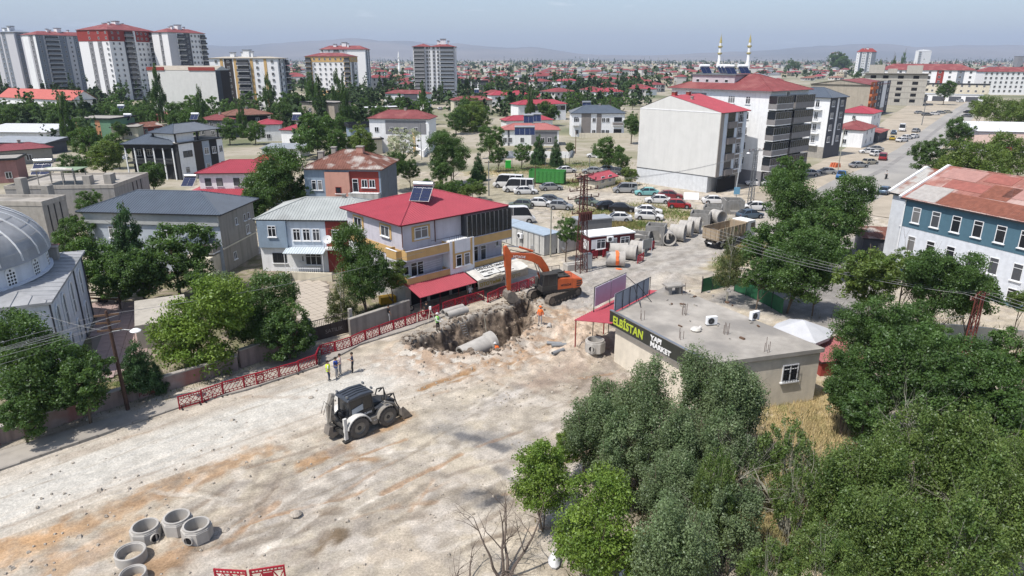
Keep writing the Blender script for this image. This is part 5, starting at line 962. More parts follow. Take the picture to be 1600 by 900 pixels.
mid('small house with magenta red roof right of the villa', (395,195), (440,194), 9, 222, W_, REDROOF, 1.3, (.5,), (), 1); mid('lower house with bright red roof below the poplars', (435,203), (470,204), 8, 228, W_, REDROOF, 1.3, (.5,), (), 1)
mid('house with brick red side and red roof right of the brown roof', (400,181), (432,179), 8, 200, SALMON, REDROOF2, 1.5, (.3,.7), (), 1); mid('narrow white shed roof between the trees at left centre', (405,232), (470,233), 7, 246, W_, TIN, .6, (.5,), (), 1, kind='shed')
mid('low dark maroon roofed house half hidden left of the salmon house', (395,250), (425,250), 7, 262, SALMON, BRICKRED, 1.0, (), (), 1)
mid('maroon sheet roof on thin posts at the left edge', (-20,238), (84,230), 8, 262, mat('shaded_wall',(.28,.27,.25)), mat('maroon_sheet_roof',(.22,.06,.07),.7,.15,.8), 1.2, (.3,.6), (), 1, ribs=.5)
mid('rose walled house with grey roof edge at the left edge', (-60,254), (27,250), 8, 290, mat('rose_wall',(.34,.18,.17), streak=.2), CONC, .4, (.8,), (), 1, kind='flat', ribs=0)
mid('white flat sheet roofed shed at the left', (-40,206), (72,207), 12, 224, W_, mat('white_sheet_roof',(.62,.63,.65),.6,.08), 1.4, (), (), 1, kind='shed', ribs=.9, name='shed', cat='shed'); mid('second white roofed shed beside it', (78,208), (110,206), 10, 222, MGREY, mat('white_sheet_roof',(1,1,1)), 1.0, (), (), 1, kind='shed', ribs=.9, name='shed', cat='shed')
mid('grey sheet roofed shed in front of the white roofed shed', (-30,222), (70,224), 8, 240, DGREY, TIN, .8, (), (), 1, kind='shed', ribs=.9, name='shed', cat='shed')
mid('green and orange walled workshop with flat roof behind the trees', (104,186), (172,187), 12, 216, mat('green_render',(.14,.26,.17), streak=.1), CONC, .4, (.15,), (), 1, kind='flat', ribs=0, bands=(('R',.14,.26,0,.95,mat('peach_panel',(.52,.26,.15)),.04),('R',.62,.74,0,.95,mat('peach_panel',(1,1,1)),.04)), name='workshop', cat='workshop')
mid('brown roofed brick shed right of the green workshop', (215,200), (257,196), 9, 214, BRICKRED, RUST, 1.2, (.3,.7), (), 1, kind='gx', name='shed', cat='shed'); mid('low flat roofed house in front of the green workshop', (170,200), (216,199), 8, 218, CREAM, CONC, .3, (.3,.7), (), 1, kind='flat', ribs=0)
mid('long hall with salmon red gable roof below the grey towers', (113,157), 12, 62, 178, W_, mat('salmon_sheet_roof',(.46,.13,.11),.7,.1), 4.0, (.5,), [.05+.06*i for i in range(8)], 1, kind='gy', ang=62, over=.6, ribs=1.0, name='hall', cat='hall')
mid('small red roofed store behind the tall poplar', (232,180), (288,179), 9, 190, BRICKRED, PINKROOF, .8, (.5,), (), 1, kind='shed'); mid('pink walled flat house behind the poplar', (268,181), (290,182), 8, 196, SALMON, CONC, .3, (), (), 1, kind='flat', ribs=0)
mid('blue grey walled house with slate roof left of the cream arched house', (545,200), (600,198), 8, 226, STEELB, GREYROOF, 1.0, (), (), 2, kind='flat', ribs=0); mid('flat white roofed house behind the cream arched house', (570,170), (630,168), 10, 184, CREAM, mat('white_sheet_roof',(1,1,1)), .4, (.2,.6), (), 1, kind='flat', ribs=0)
mid('unfinished beige house with arched holes behind the poplars', (468,160), (522,162), 10, 196, mat('beige_blank_wall',(1,1,1)), CONC, .4, (.25,.7), (), 2, kind='flat', ribs=0); mid('low concrete house with pergola right of the green trees', (519,222), (600,218), 8, 245, CREAM, CONC, .4, (.3,.8), (), 1, kind='flat', ribs=0)
mid('white house with red gable roof beside the far road', (1352,204), 16, 10, 232, W_, REDROOF2, 1.8, (.3,.7), (.5,), 2, ang=52); mid('second white house with bright red hip roof beside the far road', (1365,178), 16, 12, 206, W_, REDROOF, 2.0, (.3,.7), (.5,), 2, ang=52)
mid('low shop with pink red canopy roof by the parked cars', (1376,208), 14, 9, 224, DGREY, REDROOF2, .8, (), (), 1, kind='shed', ang=52)
mid('white walled hut with red roof on the vacant lot', (931,283), (967,275), (913,276), 297, CREAM, REDROOF, .9, (.35,.7), (), 1, kind='gx', ribs=.4, name='hut', cat='hut')
mid('grey metal warehouse with white roof right of the far road', (1528,205), 22, 16, 228, TIN, mat('white_sheet_roof',(1,1,1)), 1.5, (), (), 1, kind='shed', ang=-12, name='warehouse', cat='warehouse', bands=(('R',.55,1,0,1,BRICKRED,.05),)); 
h = mid('low pink roofed workshop with a long white name sign at the right edge', (1532,226), 46, 22, 240, TIN, mat('pale_pink_roof',(.40,.30,.26),.8,.15), 1.8, (), (), 1, ang=-14, name='workshop', cat='workshop'); text('lettering', 'KILIÇ MOBİLYA', 1.2, mat('red_lettering',(.35,.03,.04)), h.root, (1, -.95, h.z-1.2), (R(90),0,0), .02, bold=.03); h.band('R', 0, .5, .6, 1.0, W_, .9, 'sign_board')
def proto(wall, rm, rise, kind, st, w_=11, d_=9, flat=False):
    mb = MB(); z = st*2.9
    mb.box(-w_/2, w_/2, -d_/2, d_/2, -.1, z, 0); o_ = .5; x0, x1, y0, y1 = -w_/2-o_, w_/2+o_, -d_/2-o_, d_/2+o_
    if not flat:
        e = (y1-y0)/2; r1, r2 = (x0+e, 0, z+rise), (x1-e, 0, z+rise); A, B_, C_, D_ = (x0,y0,z),(x1,y0,z),(x1,y1,z),(x0,y1,z)
        for p in ([A,B_,r2,r1],[B_,C_,r2],[C_,D_,r1,r2],[D_,A,r1]): mb.face(p, 1)
        mb.box(x0+.02, x1-.02, y0+.02, y1-.02, z-.2, z-.01, 3); mb.cbox((1.5, 1, z+rise*.8), (.6,.6,1.2), 3)
    else: mb.box(x0+.3, x1-.3, y0+.3, y1-.3, z, z+.4, 1); mb.cbox((1.5,1,z+1.2),(2.2,2,1.8),0)
    for k in range(st):
        for f in range(4):
            T = Matrix.Rotation(math.pi/2*f, 4, 'Z'); dd = d_/2 if f % 2 == 0 else w_/2; ln = w_ if f % 2 == 0 else d_
            for q in (-.34,-.1,.16,.36):
                if q == .16 and f == 0: mb.box(q*ln-.8, q*ln+1.6, -dd-1.0, -dd-.02, k*2.9+.2, k*2.9+1.1, 3, T); mb.box(q*ln-.7, q*ln+1.4, -dd-.06, -dd+.1, k*2.9+1.1, k*2.9+2.5, 2, T)
                else: mb.box(q*ln-.55, q*ln+.55, -dd-.04, -dd+.1, k*2.9+1.0, k*2.9+2.3, 2, T)
    return mb.mesh('far_house', [wall, rm, GLASS, METAL])
FWH = mat('far_white_wall', (.55,.54,.52)); FCR = mat('far_cream_wall', (.48,.42,.32)); FR = mat('far_red_roof', (.23,.055,.058), .8, .2, .05); FR2 = mat('far_brown_roof', (.27,.12,.09), .8, .2, .05); FG = mat('far_grey_roof', (.17,.18,.20))
PRT = [(proto(FWH, FR, 1.7, 0, 2), 'white walled house with red roof'), (proto(FCR, FR, 1.6, 0, 2, 12, 9), 'cream walled house with red roof'), (proto(FWH, FR2, 1.5, 0, 1, 13, 9), 'low white house with brown roof'), (proto(FWH, FG, 1.5, 0, 2, 10, 9), 'white house with grey roof'),
       (proto(FCR, CONC, 0, 0, 2, 10, 10, True), 'cream flat roofed house'), (proto(FWH, FR, 1.8, 0, 3, 13, 10), 'three storey white house with red roof'), (proto(SALMON, FR2, 1.4, 0, 1, 11, 8), 'low salmon house with brown roof'), (proto(FWH, REDROOF, 1.6, 0, 1, 12, 9), 'low white house with bright red roof')]
r_ = random.Random(11); placed = []; taken = []
for o in bpy.data.objects:
    if o.parent is None and o.get('category') in ('house','apartment block','apartment tower','hall','shed','workshop','building','warehouse','unfinished building'): taken.append((o.location.x, o.location.y))
def free(x, y, d): return all((x-a)**2+(y-b)**2 > d*d for a, b in placed) and all((x-a)**2+(y-b)**2 > (d+5)**2 for a, b in taken)
cnt = 0; tries = 0
while cnt < 290 and tries < 9000:
    tries += 1; v = 97+ (r_.random()**1.15)*72; u = r_.uniform(-20, 1640)
    if v > 135 and (u < 560 or u > 1040): continue
    if v > 150 and (u > 1000 or u < 690): continue
    if v > 112 and u > 1060: 
        if not (1230 < u < 1330 and v < 128): continue
    if v < 125 and u < 320: continue
    if u > 1500 and v > 105: continue
    p = at(u, v); mn = 17 + (p.y > 600)*14 + (p.y > 1500)*25
    if not free(p.x, p.y, mn): continue
    placed.append((p.x, p.y)); k = r_.choices(range(8), (5,3,2,2,1,1.5,1.5,2))[0]; me, lb = PRT[k]
    o = link('far_house', me, None, (p.x, p.y, 0), r_.choice((0, .1, .75, -.8, .4))+r_.uniform(-.1,.1)); s_ = r_.uniform(.85,1.2); o.scale = (s_, s_, r_.uniform(.9,1.15))
    tag(o, lb+(' in the middle of the town' if p.y < 600 else ' far out across the plain'), 'house', lb.split(' with')[0]+'s of the distant town'); cnt += 1
def minaret(u, v, vb, label, m2, hh_=None):
    z = z_for(u, v, vb); p = at(u, vb); t = empty('minaret', (p.x, p.y, 0), 0, label, 'minaret'); s = z/40
    mb = MB(); mb.lathe([(2.6*s,0),(2.6*s,8*s),(1.6*s,10*s),(1.5*s,24*s),(1.35*s,30*s)], 14); mb.build('shaft', WHITE, t, True)
    for q in (19, 26): mb = MB(); mb.lathe([(1.5*s,(q-1.2)*s),(2.5*s,q*s),(2.5*s,(q+1)*s),(1.5*s,(q+1)*s)], 14, 0); mb.build('gallery', m2, t)
    mb = MB(); mb.lathe([(1.5*s,30*s),(.9*s,34*s),(.15*s,38*s),(.05*s,40*s)], 14); mb.build('spire', m2, t, True)
GRN = mat('minaret_gold', (.40,.33,.10)); minaret(1122, 52, 112, 'left of the two tall white minarets with gold spires behind the white block', GRN); minaret(1167, 51, 112, 'right of the two tall white minarets with gold spires behind the white block', GRN)
minaret(624, 78, 112, 'slim white minaret left of the twin tower', WHITE); minaret(919, 89, 104, 'tiny white minaret far out near the middle of the horizon', WHITE); minaret(202*0+600+2, 108, 133, 'short minaret with green cap among trees left of the twin tower', mat('green_cap',(.05,.2,.1)))
# --- vehicles
def loft(mb, rings, mi=0, cap=True):
    k = len(mb.v); n = len(rings[0])
    for r_ in rings: mb.v += [tuple(p) for p in r_]
    for i in range(len(rings)-1):
        for j in range(n):
            j2 = (j+1) % n; mb.f.append((k+i*n+j, k+i*n+j2, k+(i+1)*n+j2, k+(i+1)*n+j)); mb.m.append(mi)
    if cap: mb.f.append(tuple(range(k, k+n))[::-1]); mb.m.append(mi); mb.f.append(tuple(k+(len(rings)-1)*n+j for j in range(n))); mb.m.append(mi)
def body_ring(x, w_, z0, z1): m_ = (z0+z1)/2; return [(x,-w_*.9,z0),(x,-w_,m_),(x,-w_*.97,z1-.04),(x,-w_*.86,z1),(x,w_*.86,z1),(x,w_*.97,z1-.04),(x,w_,m_),(x,w_*.9,z0)]
def gh_ring(x, wb, zb, wt, zt): return [(x,-wb,zb),(x,-wt,zt-.04),(x,-wt*.85,zt),(x,wt*.85,zt),(x,wt,zt-.04),(x,wb,zb)]
CT = {'sedan': ([(-2.2,.70,.38,.84),(-2.12,.80,.25,.93),(-1.5,.86,.2,.96),(0,.88,.2,.94),(1.1,.87,.2,.90),(1.9,.82,.22,.76),(2.18,.72,.32,.64)], [(-1.8,.74,.93,.68,.96),(-1.15,.78,.93,.60,1.38),(-.1,.79,.92,.62,1.44),(.42,.79,.9,.61,1.39),(1.15,.77,.87,.72,.90)], (-1.35,1.35), .31),
      'hatch': ([(-1.9,.72,.38,.84),(-1.85,.80,.25,.95),(-1.2,.85,.2,.96),(0,.86,.2,.94),(1.0,.85,.2,.90),(1.65,.80,.22,.78),(1.92,.70,.32,.64)], [(-1.85,.74,.93,.62,1.05),(-1.5,.77,.93,.60,1.42),(-.2,.78,.92,.62,1.47),(.35,.78,.9,.60,1.42),(1.05,.76,.87,.72,.90)], (-1.2,1.2), .31),
      'van': ([(-2.2,.80,.38,1.0),(-2.15,.86,.25,1.08),(0,.90,.22,1.08),(1.2,.89,.22,1.05),(1.95,.84,.25,.88),(2.2,.74,.35,.7)], [(-2.18,.80,1.06,.74,1.2),(-2.1,.82,1.07,.74,1.78),(0,.83,1.07,.76,1.84),(.7,.82,1.05,.74,1.78),(1.5,.8,1.0,.74,1.03)], (-1.4,1.4), .33),
      'minibus': ([(-2.9,.90,.4,1.25),(-2.85,.98,.3,1.3),(0,1.0,.28,1.3),(1.9,.99,.28,1.25),(2.6,.93,.3,1.02),(2.9,.82,.4,.8)], [(-2.88,.93,1.28,.86,1.5),(-2.78,.95,1.28,.86,2.5),(1.2,.95,1.28,.86,2.55),(1.75,.94,1.25,.84,2.4),(2.45,.88,1.05,.8,1.15)], (-1.9,1.9), .36),
      'pickup': ([(-2.4,.80,.45,1.0),(-2.35,.86,.35,1.05),(0,.88,.3,1.02),(1.2,.87,.3,1.0),(2.1,.83,.32,.88),(2.4,.74,.4,.74)], [(-.75,.76,1.0,.70,1.05),(-.6,.78,1.0,.66,1.62),(.2,.79,1.0,.67,1.66),(.6,.78,1.0,.64,1.6),(1.25,.76,.97,.7,1.0)], (-1.5,1.5), .36)}
def car_proto(kind):
    bd, gh, wx, wr = CT[kind]; t = empty({'sedan':'parked_car','hatch':'parked_car','van':'parked_van','minibus':'minibus','pickup':'pickup_truck'}[kind], (0,0,0))
    mb = MB(); loft(mb, [body_ring(*q) for q in bd])
    for x in wx:                      # dark wheel arches
        for s_ in (-1, 1): T = Matrix.Translation((x, s_*(bd[3][1]-.03), wr+.02)) @ Matrix.Rotation(R(90), 4, 'X'); mb.lathe([(.001,.045),(wr+.07,.045),(wr+.07,-.045),(.001,-.045)], 14, 1, T)
    mb.box(bd[0][0]-.03, bd[0][0]+.1, -.66, .66, .34, .5, 1); mb.box(bd[-1][0]-.12, bd[-1][0]+.03, -.62, .62, .32, .46, 1)
    if kind == 'pickup': mb.box(-2.2, -.9, -.68, .68, 1.0, 1.035, 1)
    b_ = mb.build('body', [WHITE, RUBBER], t, True)
    mb = MB(); loft(mb, [gh_ring(*q) for q in gh]); mb.build('windows', GLASS, t, True)
    mb = MB(); g1, g2, g3 = gh[1], gh[2], gh[3]; loft(mb, [[(x,-wt*.97,zt-.035),(x,-wt*.84,zt+.015),(x,wt*.84,zt+.015),(x,wt*.97,zt-.035)] for (x, wb, zb, wt, zt) in (g1, g2, g3)])
    def pil(a, b_, w__=.05):
        for s_ in (-1, 1): mb.tube([(a[0], s_*a[1], a[2]), (b_[0], s_*b_[1], b_[2])], w__, 4)
    pil((gh[0][0], gh[0][1], gh[0][2]), (g1[0], g1[3], g1[4]-.03)); pil((gh[4][0], gh[4][1], gh[4][2]), (g3[0], g3[3], g3[4]-.03), .04); xm = (g1[0]+g3[0])/2; pil((xm, .79 if kind != 'minibus' else .95, gh[1][2]), (xm, g2[3], g2[4]-.04), .045)
    if kind in ('van','minibus'):
        for xx in ((gh[1][0]*.55), ): pil((xx, gh[1][1]+.01, gh[1][2]), (xx, g2[3]+.01, g2[4]-.04), .07)
        mb.box(gh[1][0]-.02, gh[2][0]*.2+gh[1][0]*.8, -gh[1][1]-.01, gh[1][1]+.01, gh[1][2], gh[1][2]+.25)
    mb.build('roof_panel', [WHITE], t, True)
    for s_ in (-1, 1):
        mb = MB(); mb.box(bd[-1][0]-.1, bd[-1][0]-.0, s_*.52-.13, s_*.52+.13, .56, .70); mb.build('headlight', GLASS2, t); mb = MB(); mb.box(bd[0][0]-.0, bd[0][0]+.07, s_*.6-.1, s_*.6+.1, .68, .84); mb.build('tail_light', BRICKRED, t)
        for x in wx:
            wo = cached(('wheel', wr), lambda: wheel_mesh(wr, .19)); o = link('wheel', wo[0], t, (x, s_*(bd[3][1]-.06), wr)); link('rim', wo[1], o, (0, s_*.1, 0))
    mb = MB(); [mb.box(gh[3][0]+.35, gh[3][0]+.5, s_*(.95 if kind != 'minibus' else 1.12)-.09, s_*(.95 if kind != 'minibus' else 1.12)+.09, gh[3][2]+.02, gh[3][2]+.16) for s_ in (-1, 1)]
    for s_ in (-1, 1): m2 = MB(); yy = s_*(.95 if kind != 'minibus' else 1.12); m2.box(gh[3][0]+.35, gh[3][0]+.5, yy-.1, yy+.1, gh[3][2]+.02, gh[3][2]+.16); m2.build('wing_mirror', RUBBER, t)
    return t
def wheel_mesh(r, w_, m_=None):
    a = MB(); T = Matrix.Rotation(R(90), 4, 'X'); a.lathe([(r*.6,-w_/2),(r*.93,-w_/2),(r,-w_*.3),(r,w_*.3),(r*.93,w_/2),(r*.6,w_/2)], 18, 0, T, True); me = a.mesh('wheel', RUBBER); shade(me)
    b = MB(); b.lathe([(.001,.0),(r*.25,.02),(r*.6,-.015),(r*.6,.03),(r*.25,-.0)][:3], 12, 0, T); b.lathe([(.001,-.0),(r*.25,-.02),(r*.6,.015)], 12, 0, T); m2 = b.mesh('rim', STEEL); return me, m2
PROTO = {}
PAINT = {'white': (.68,.68,.68), 'silver': (.36,.37,.38), 'grey': (.16,.165,.17), 'black': (.015,.015,.018), 'red': (.30,.018,.025), 'dark red': (.18,.02,.028), 'turquoise': (.18,.42,.42), 'blue': (.03,.09,.22), 'steel blue': (.10,.15,.21), 'green': (.12,.15,.12), 'beige': (.38,.35,.28), 'vivid blue': (.02,.14,.38), 'yellow': (.5,.35,.03)}
def paint_m(c): return mat('car_paint_'+c.replace(' ', '_'), PAINT[c], .28, .03, 2, metal=.35 if c in ('silver','grey','steel blue') else 0, spec=.6)
def car(kind, u, v, heading, colour, label, group='parked cars', s=1.0):
    p = at(u, v)
    if kind not in PROTO: PROTO[kind] = car_proto(kind); t = PROTO[kind]; t.location = (p.x, p.y, 0); t.rotation_euler = (0,0,R(heading)); t.scale = (s,)*3; t['label'] = label
    else: t = copy_tree(PROTO[kind], (p.x, p.y, 0), R(heading), label, s)
    t['category'] = {'sedan':'car','hatch':'car','van':'van','minibus':'minibus','pickup':'pickup'}[kind]; t['group'] = group; pm_ = paint_m(colour)
    t.location.z = zat(p.x, p.y)+.02 if p.y < 149 and abs(p.x) < 70 else .02
    for ch in t.children:
        if ch.name.split('.')[0] in ('body', 'roof_panel'): ch.material_slots[0].link = 'OBJECT'; ch.material_slots[0].material = pm_
    return t
for a in (
    ('sedan',821,303,5,'white','white saloon by the track in front of the white minibuses'), ('sedan',861,297,12,'silver','silver saloon parked just right of the green container'), ('minibus',794,293,170,'white','white minibus furthest back on the road behind the red roofed house'),
    ('minibus',810,300,172,'white','white minibus nearer the road corner, beside the white saloon'), ('sedan',845,322,-12,'white','white saloon at the left end of the row behind the container office'), ('sedan',860,317,-8,'grey','grey saloon behind the white one in the row'),
    ('hatch',877,327,-14,'silver','silver hatchback in front of the grey saloon'), ('sedan',918,320,-35,'green','dark green grey car behind the lattice pylon'), ('hatch',812,325,170,'green','grey green estate car at the roadside left of the row'),
    ('minibus',806,348,6,'white','long white minibus parked behind the white container'), ('hatch',812,364,12,'white','white hatchback in front of the minibus by the red roofed house'), ('hatch',829,369,10,'black','black hatchback beside the white container'), ('hatch',834,383,95,'steel blue','small blue car seen end on left of the silver saloon'),
    ('sedan',856,393,-4,'silver','silver saloon parked by the wooden pole'), ('sedan',951,327,12,'black','left of the two black saloons on the weedy lot'), ('sedan',972,331,-8,'black','right of the two black saloons on the weedy lot'), ('sedan',964,346,176,'white','modern white saloon nearest the maroon cabin'),
    ('sedan',1013,334,-12,'white','rear white saloon of the pair right of the black cars'), ('sedan',1014,343,-14,'white','front white saloon of the pair, an old boxy model'), ('van',976,301,176,'silver','silver van parked beside the blank grey wall'), ('sedan',1010,305,175,'turquoise','old turquoise saloon parked against the blank grey wall'),
    ('sedan',1027,317,170,'white','old white saloon between the turquoise and the red cars'), ('sedan',1047,310,-12,'dark red','dark red saloon parked against the blank grey wall'), ('hatch',1061,325,-12,'red','bright red car with a man standing behind it'), ('sedan',1117,318,-5,'white','white saloon by the open garage of the blank walled block'),
    ('sedan',1171,341,20,'steel blue','blue grey saloon just beyond the dump truck'), ('sedan',1178,328,175,'white','white car half hidden by the tree beyond the dump truck'), ('sedan',1182,290,176,'white','white car in front of the block entrance'), ('sedan',1262,275,176,'silver','silver saloon parked below the grey roofed block'),
    ('sedan',885,270,20,'white','white saloon on the side road behind the green container'), ('sedan',925,271,170,'silver','silver car on the side road behind the red roofed hut'), ('hatch',944,269,160,'white','white hatchback on the side road behind the red roofed hut'), ('hatch',958,272,150,'grey','grey car right of the white hatchback by the hut'), ('sedan',930,246,170,'white','white car beside the dry grass slope'),
    ('sedan',1290,272,172,'silver','silver beige saloon beside the orange barriers on the far road'), ('pickup',1314,279,60,'vivid blue','bright blue pickup by the orange barriers'), ('sedan',1341,262,15,'silver','grey saloon at the edge of the far road'), ('hatch',1359,257,20,'beige','beige hatchback at the edge of the far road'), ('van',1379,250,60,'red','red van at the edge of the far road'),
    ('hatch',1370,244,20,'white','white car just left of the red van'), ('sedan',1356,240,165,'white','white car parked below the pink canopy'), ('sedan',1366,236,165,'silver','silver car under the pink canopy'), ('sedan',1409,222,30,'white','first white car of the row beside the far road'), ('hatch',1417,218,30,'white','second white car of the row beside the far road'), ('sedan',1428,216,40,'white','white taxi like car at the end of the row beside the far road'), ('hatch',1431,207,40,'silver','dark roofed car behind the row on the far road'),
    ('minibus',1409,205,60,'white','white minibus parked off the far road'), ('hatch',1396,210,60,'steel blue','blue grey car beside the white minibus off the far road'), ('hatch',1394,219,60,'yellow','yellow car under the canopy by the far road'), ('sedan',1382,303,50,'steel blue','dark blue car standing beside the school gable'), ('sedan',1488,228,10,'grey','dark grey car under the tree right of the far road'),
    ('sedan',1436,178,10,'silver','silver car left end of the far car park by the concrete shell'), ('sedan',1448,181,5,'grey','grey car second in the far car park by the concrete shell'), ('sedan',1460,180,5,'white','white car third in the far car park by the concrete shell'), ('hatch',1470,178,8,'silver','silver hatchback fourth in the far car park by the concrete shell'), ('sedan',1480,177,10,'beige','beige car at the right end of the far car park'),
    ('sedan',1510,183,100,'grey','dark car on the right verge of the far road'), ('sedan',1512,177,100,'black','black car driving on the far road'), ('van',1500,160,20,'white','white van by the white shed in the distance'), ('sedan',218,176,10,'white','white car below the white tower with red top'), ('minibus',224,180,10,'white','white minibus below the white tower'), ('sedan',213,183,10,'white','white saloon nearest the poplar below the towers'),
    ('minibus',712,173,175,'vivid blue','blue lorry like van by the long pink roofed house'), ('hatch',688,172,80,'silver','silver car in the lane behind the cream house')): car(*a)
# --- excavator
EO = mat('excavator_orange', (.52,.105,.03), .45, .12, 2, streak=.15, spec=.5); ED = mat('dusty_black_steel', (.05,.048,.045), .7, .3, 3); TRK = mat('muddy_track_steel', (.17,.145,.12), .9, .3, 4, bump=.3); BKT = mat('worn_bucket_steel', (.24,.215,.19), .6, .25, 3, metal=.4, bump=.2)
def excavator():
    p = at(866, 466); t = empty('excavator', (p.x, p.y, .12), R(45), 'orange tracked excavator reaching over the open trench', 'excavator')
    for s_ in (-1, 1):                 # tracks, shoes one by one
        y = s_*1.25; L2 = 2.05; r_ = .46; path = []
        for i in range(15): path.append((-L2+i*2*L2/14, -90))
        ring = [(-L2+2*L2*i/13, .92, 0) for i in range(14)] + [(L2+r_*math.sin(a), .46+r_*math.cos(a), -a) for a in np.linspace(.4, math.pi-.4, 5)] + [(L2-2*L2*i/13, .0, math.pi) for i in range(14)] + [(-L2-r_*math.sin(a), .46-r_*math.cos(a), math.pi-a) for a in np.linspace(.4, math.pi-.4, 5)]
        mb = MB(); pl = [(x, z) for x, z, a in ring]; mb.prism([(x*.97, .46+(z-.46)*.9) for x, z in pl], y-.24, y+.24, 'y'); tr = mb.build('track', ED, t)
        sh = MB(); sh.box(-.14, .14, -.3, .3, -.02, .04); sh.box(-.03, .03, -.3, .3, .04, .085); me = sh.mesh('track_shoe', TRK)
        for x, z, a in ring: o = link('track_shoe', me, tr, (x, y, z)); o.rotation_euler = (0, -a, 0)
        mb = MB(); T = Matrix.Translation((0, y, 0)) @ Matrix.Rotation(R(90), 4, 'X')
        for x in (-2.0, 2.0): mb.lathe([(.001,-.27),(.36,-.27),(.36,.27),(.001,.27)], 16, 0, Matrix.Translation((x, y, .46)) @ Matrix.Rotation(R(90), 4, 'X'))
        for k in range(7): mb.lathe([(.001,-.26),(.14,-.26),(.14,.26),(.001,.26)], 10, 0, Matrix.Translation((-1.5+k*.5, y, .2)) @ Matrix.Rotation(R(90), 4, 'X'))
        tag(mb.build('track_roller', TRK, tr), kind='stuff')
    mb = MB(); mb.box(-1.1, 1.1, -1.0, 1.0, .4, .85); mb.lathe([(.001,.85),(.8,.85),(.8,1.05),(.001,1.05)], 20); mb.build('undercarriage', ED, t)
    up = link('house', None, t, (0, 0, 1.05), R(203-45))           # x towards the boom
    mb = MB(); mb.box(-1.6, 1.9, -1.4, 1.4, 0, .22, 1); mb.prism([(-1.4,.22),(-1.4,1.25),(-.5,1.35),(.35,1.35),(.35,.22)], -1.4, 1.4, 'y', 0); mb.box(-1.2, .2, -1.1, 1.1, 1.35, 1.5, 1); mb.box(-1.0, -.1, -.9, .1, 1.5, 1.66, 1); mb.box(.4, 1.6, -1.38, -.55, .22, 1.0, 1); eb = mb.build('engine_house', [EO, ED], up, bev=.03)
    mb = MB(); mb.prism([(-1.4,.1),(-2.3,.25),(-2.55,.6),(-2.45,1.1),(-1.4,1.25)], -1.4, 1.4, 'y'); mb.build('counterweight', EO, up, bev=.06)
    mb = MB(); mb.box(.35, 2.1, .45, 1.42, .22, .75); mb.box(.35, .5, .45, 1.42, .75, 1.9)
    for (x, y) in ((.42,.5),(.42,1.37),(1.35,.5),(1.35,1.37),(2.02,.5),(2.02,1.37)): mb.bar((x,y,.7), (x-.18*(x>1.9),y,1.92), .08)
    mb.box(.32, 1.95, .43, 1.44, 1.9, 1.99); mb.build('cab', ED, up, bev=.02); mb = MB(); mb.prism([(.5,.78),(2.0,.78),(1.86,1.88),(.5,1.88)], .5, 1.38, 'y'); mb.build('cab_glass', GLASS, up)
    mb = MB(); mb.bar((-.3,-1.3,1.35),(-.3,-1.3,1.9),.04); mb.bar((-1.2,-1.3,1.35),(-1.2,-1.3,1.9),.04); mb.bar((-1.2,-1.3,1.9),(.4,-1.3,1.9),.04); mb.bar((.4,-1.3,1.9),(.4,-1.3,1.2),.04); mb.bar((-1.2,1.3,1.35),(-1.2,1.3,1.8),.04); mb.bar((-1.2,1.3,1.8),(.2,1.3,1.8),.04); mb.tube([(-.7,.7,1.5),(-.7,.7,2.0)], .06, 8); mb.build('handrail', ED, up)
    for s_ in (-1, 1): text('lettering', 'HITACHI', .3, INK, up, (-1.35, s_*1.41, .55) if s_ < 0 else (.0, s_*1.41, .55), (R(90),0,0) if s_ < 0 else (R(90),0,R(180)), .004, bold=.008)
    for k in range(3):
        for s_ in (-1, 1): mb = MB(); mb.box(-2.35+k*0, -1.8, s_*1.405-.01, s_*1.405+.01, .35+k*.24, .47+k*.24); mb.build('vent_grille', ED, up)
    def beam(P, Wd, Ht, name, m_, par, y0=0):
        mb = MB(); rings = []
        for i, (x, z) in enumerate(P):
            a = Vector(P[min(i+1, len(P)-1)])-Vector(P[max(i-1, 0)]); a = math.atan2(a[1], a[0]); nx, nz = -math.sin(a), math.cos(a); h_ = Ht[i]/2; w_ = Wd[i]/2
            rings.append([(x-nx*h_, y0-w_, z-nz*h_), (x-nx*h_, y0+w_, z-nz*h_), (x+nx*h_, y0+w_, z+nz*h_), (x+nx*h_, y0-w_, z+nz*h_)])
        loft(mb, rings); return mb.build(name, m_, par, bev=.02)
    bm = beam([(.5,.9),(1.2,2.3),(1.9,3.2),(2.6,3.55),(3.4,3.75),(4.4,3.95),(5.15,4.1)], [.5,.5,.5,.5,.46,.42,.4], [.4,.7,.85,.8,.65,.5,.4], 'boom', EO, up)
    text('lettering', 'HITACHI', .34, WL, bm, (4.75, .24, 3.82), (R(90), R(10), R(180)), .004, bold=.008); text('lettering', 'HITACHI', .34, WL, bm, (2.9, -.24, 3.45), (R(90), R(-10), 0), .004, bold=.008)
    st = beam([(5.5,5.0),(5.25,4.2),(5.2,2.9),(5.1,.45)], [.34,.42,.4,.32], [.3,.75,.6,.34], 'stick', EO, up)
    for y in (-.38, .38): mb = MB(); mb.tube([(1.3,y,.6),(1.75,y,1.75)], .1, 10); mb.tube([(1.75,y,1.75),(2.15,y,2.85)], .05, 8, 1); mb.build('boom_cylinder', [EO, STEEL], up)
    mb = MB(); mb.tube([(2.5,0,4.15),(4.0,0,4.75)], .11, 10); mb.tube([(4.0,0,4.75),(5.35,0,5.0)], .06, 8, 1); mb.build('stick_cylinder', [EO, STEEL], up)
    mb = MB(); mb.tube([(5.55,0,4.4),(5.5,0,2.9)], .1, 10); mb.tube([(5.5,0,2.9),(5.4,0,.9)], .05, 8, 1); mb.bar((5.4,-.14,.9),(4.95,-.14,.3),.09); mb.bar((5.4,.14,.9),(4.95,.14,.3),.09); mb.build('bucket_cylinder', [EO, STEEL], up)
    mb = MB()      # hoses
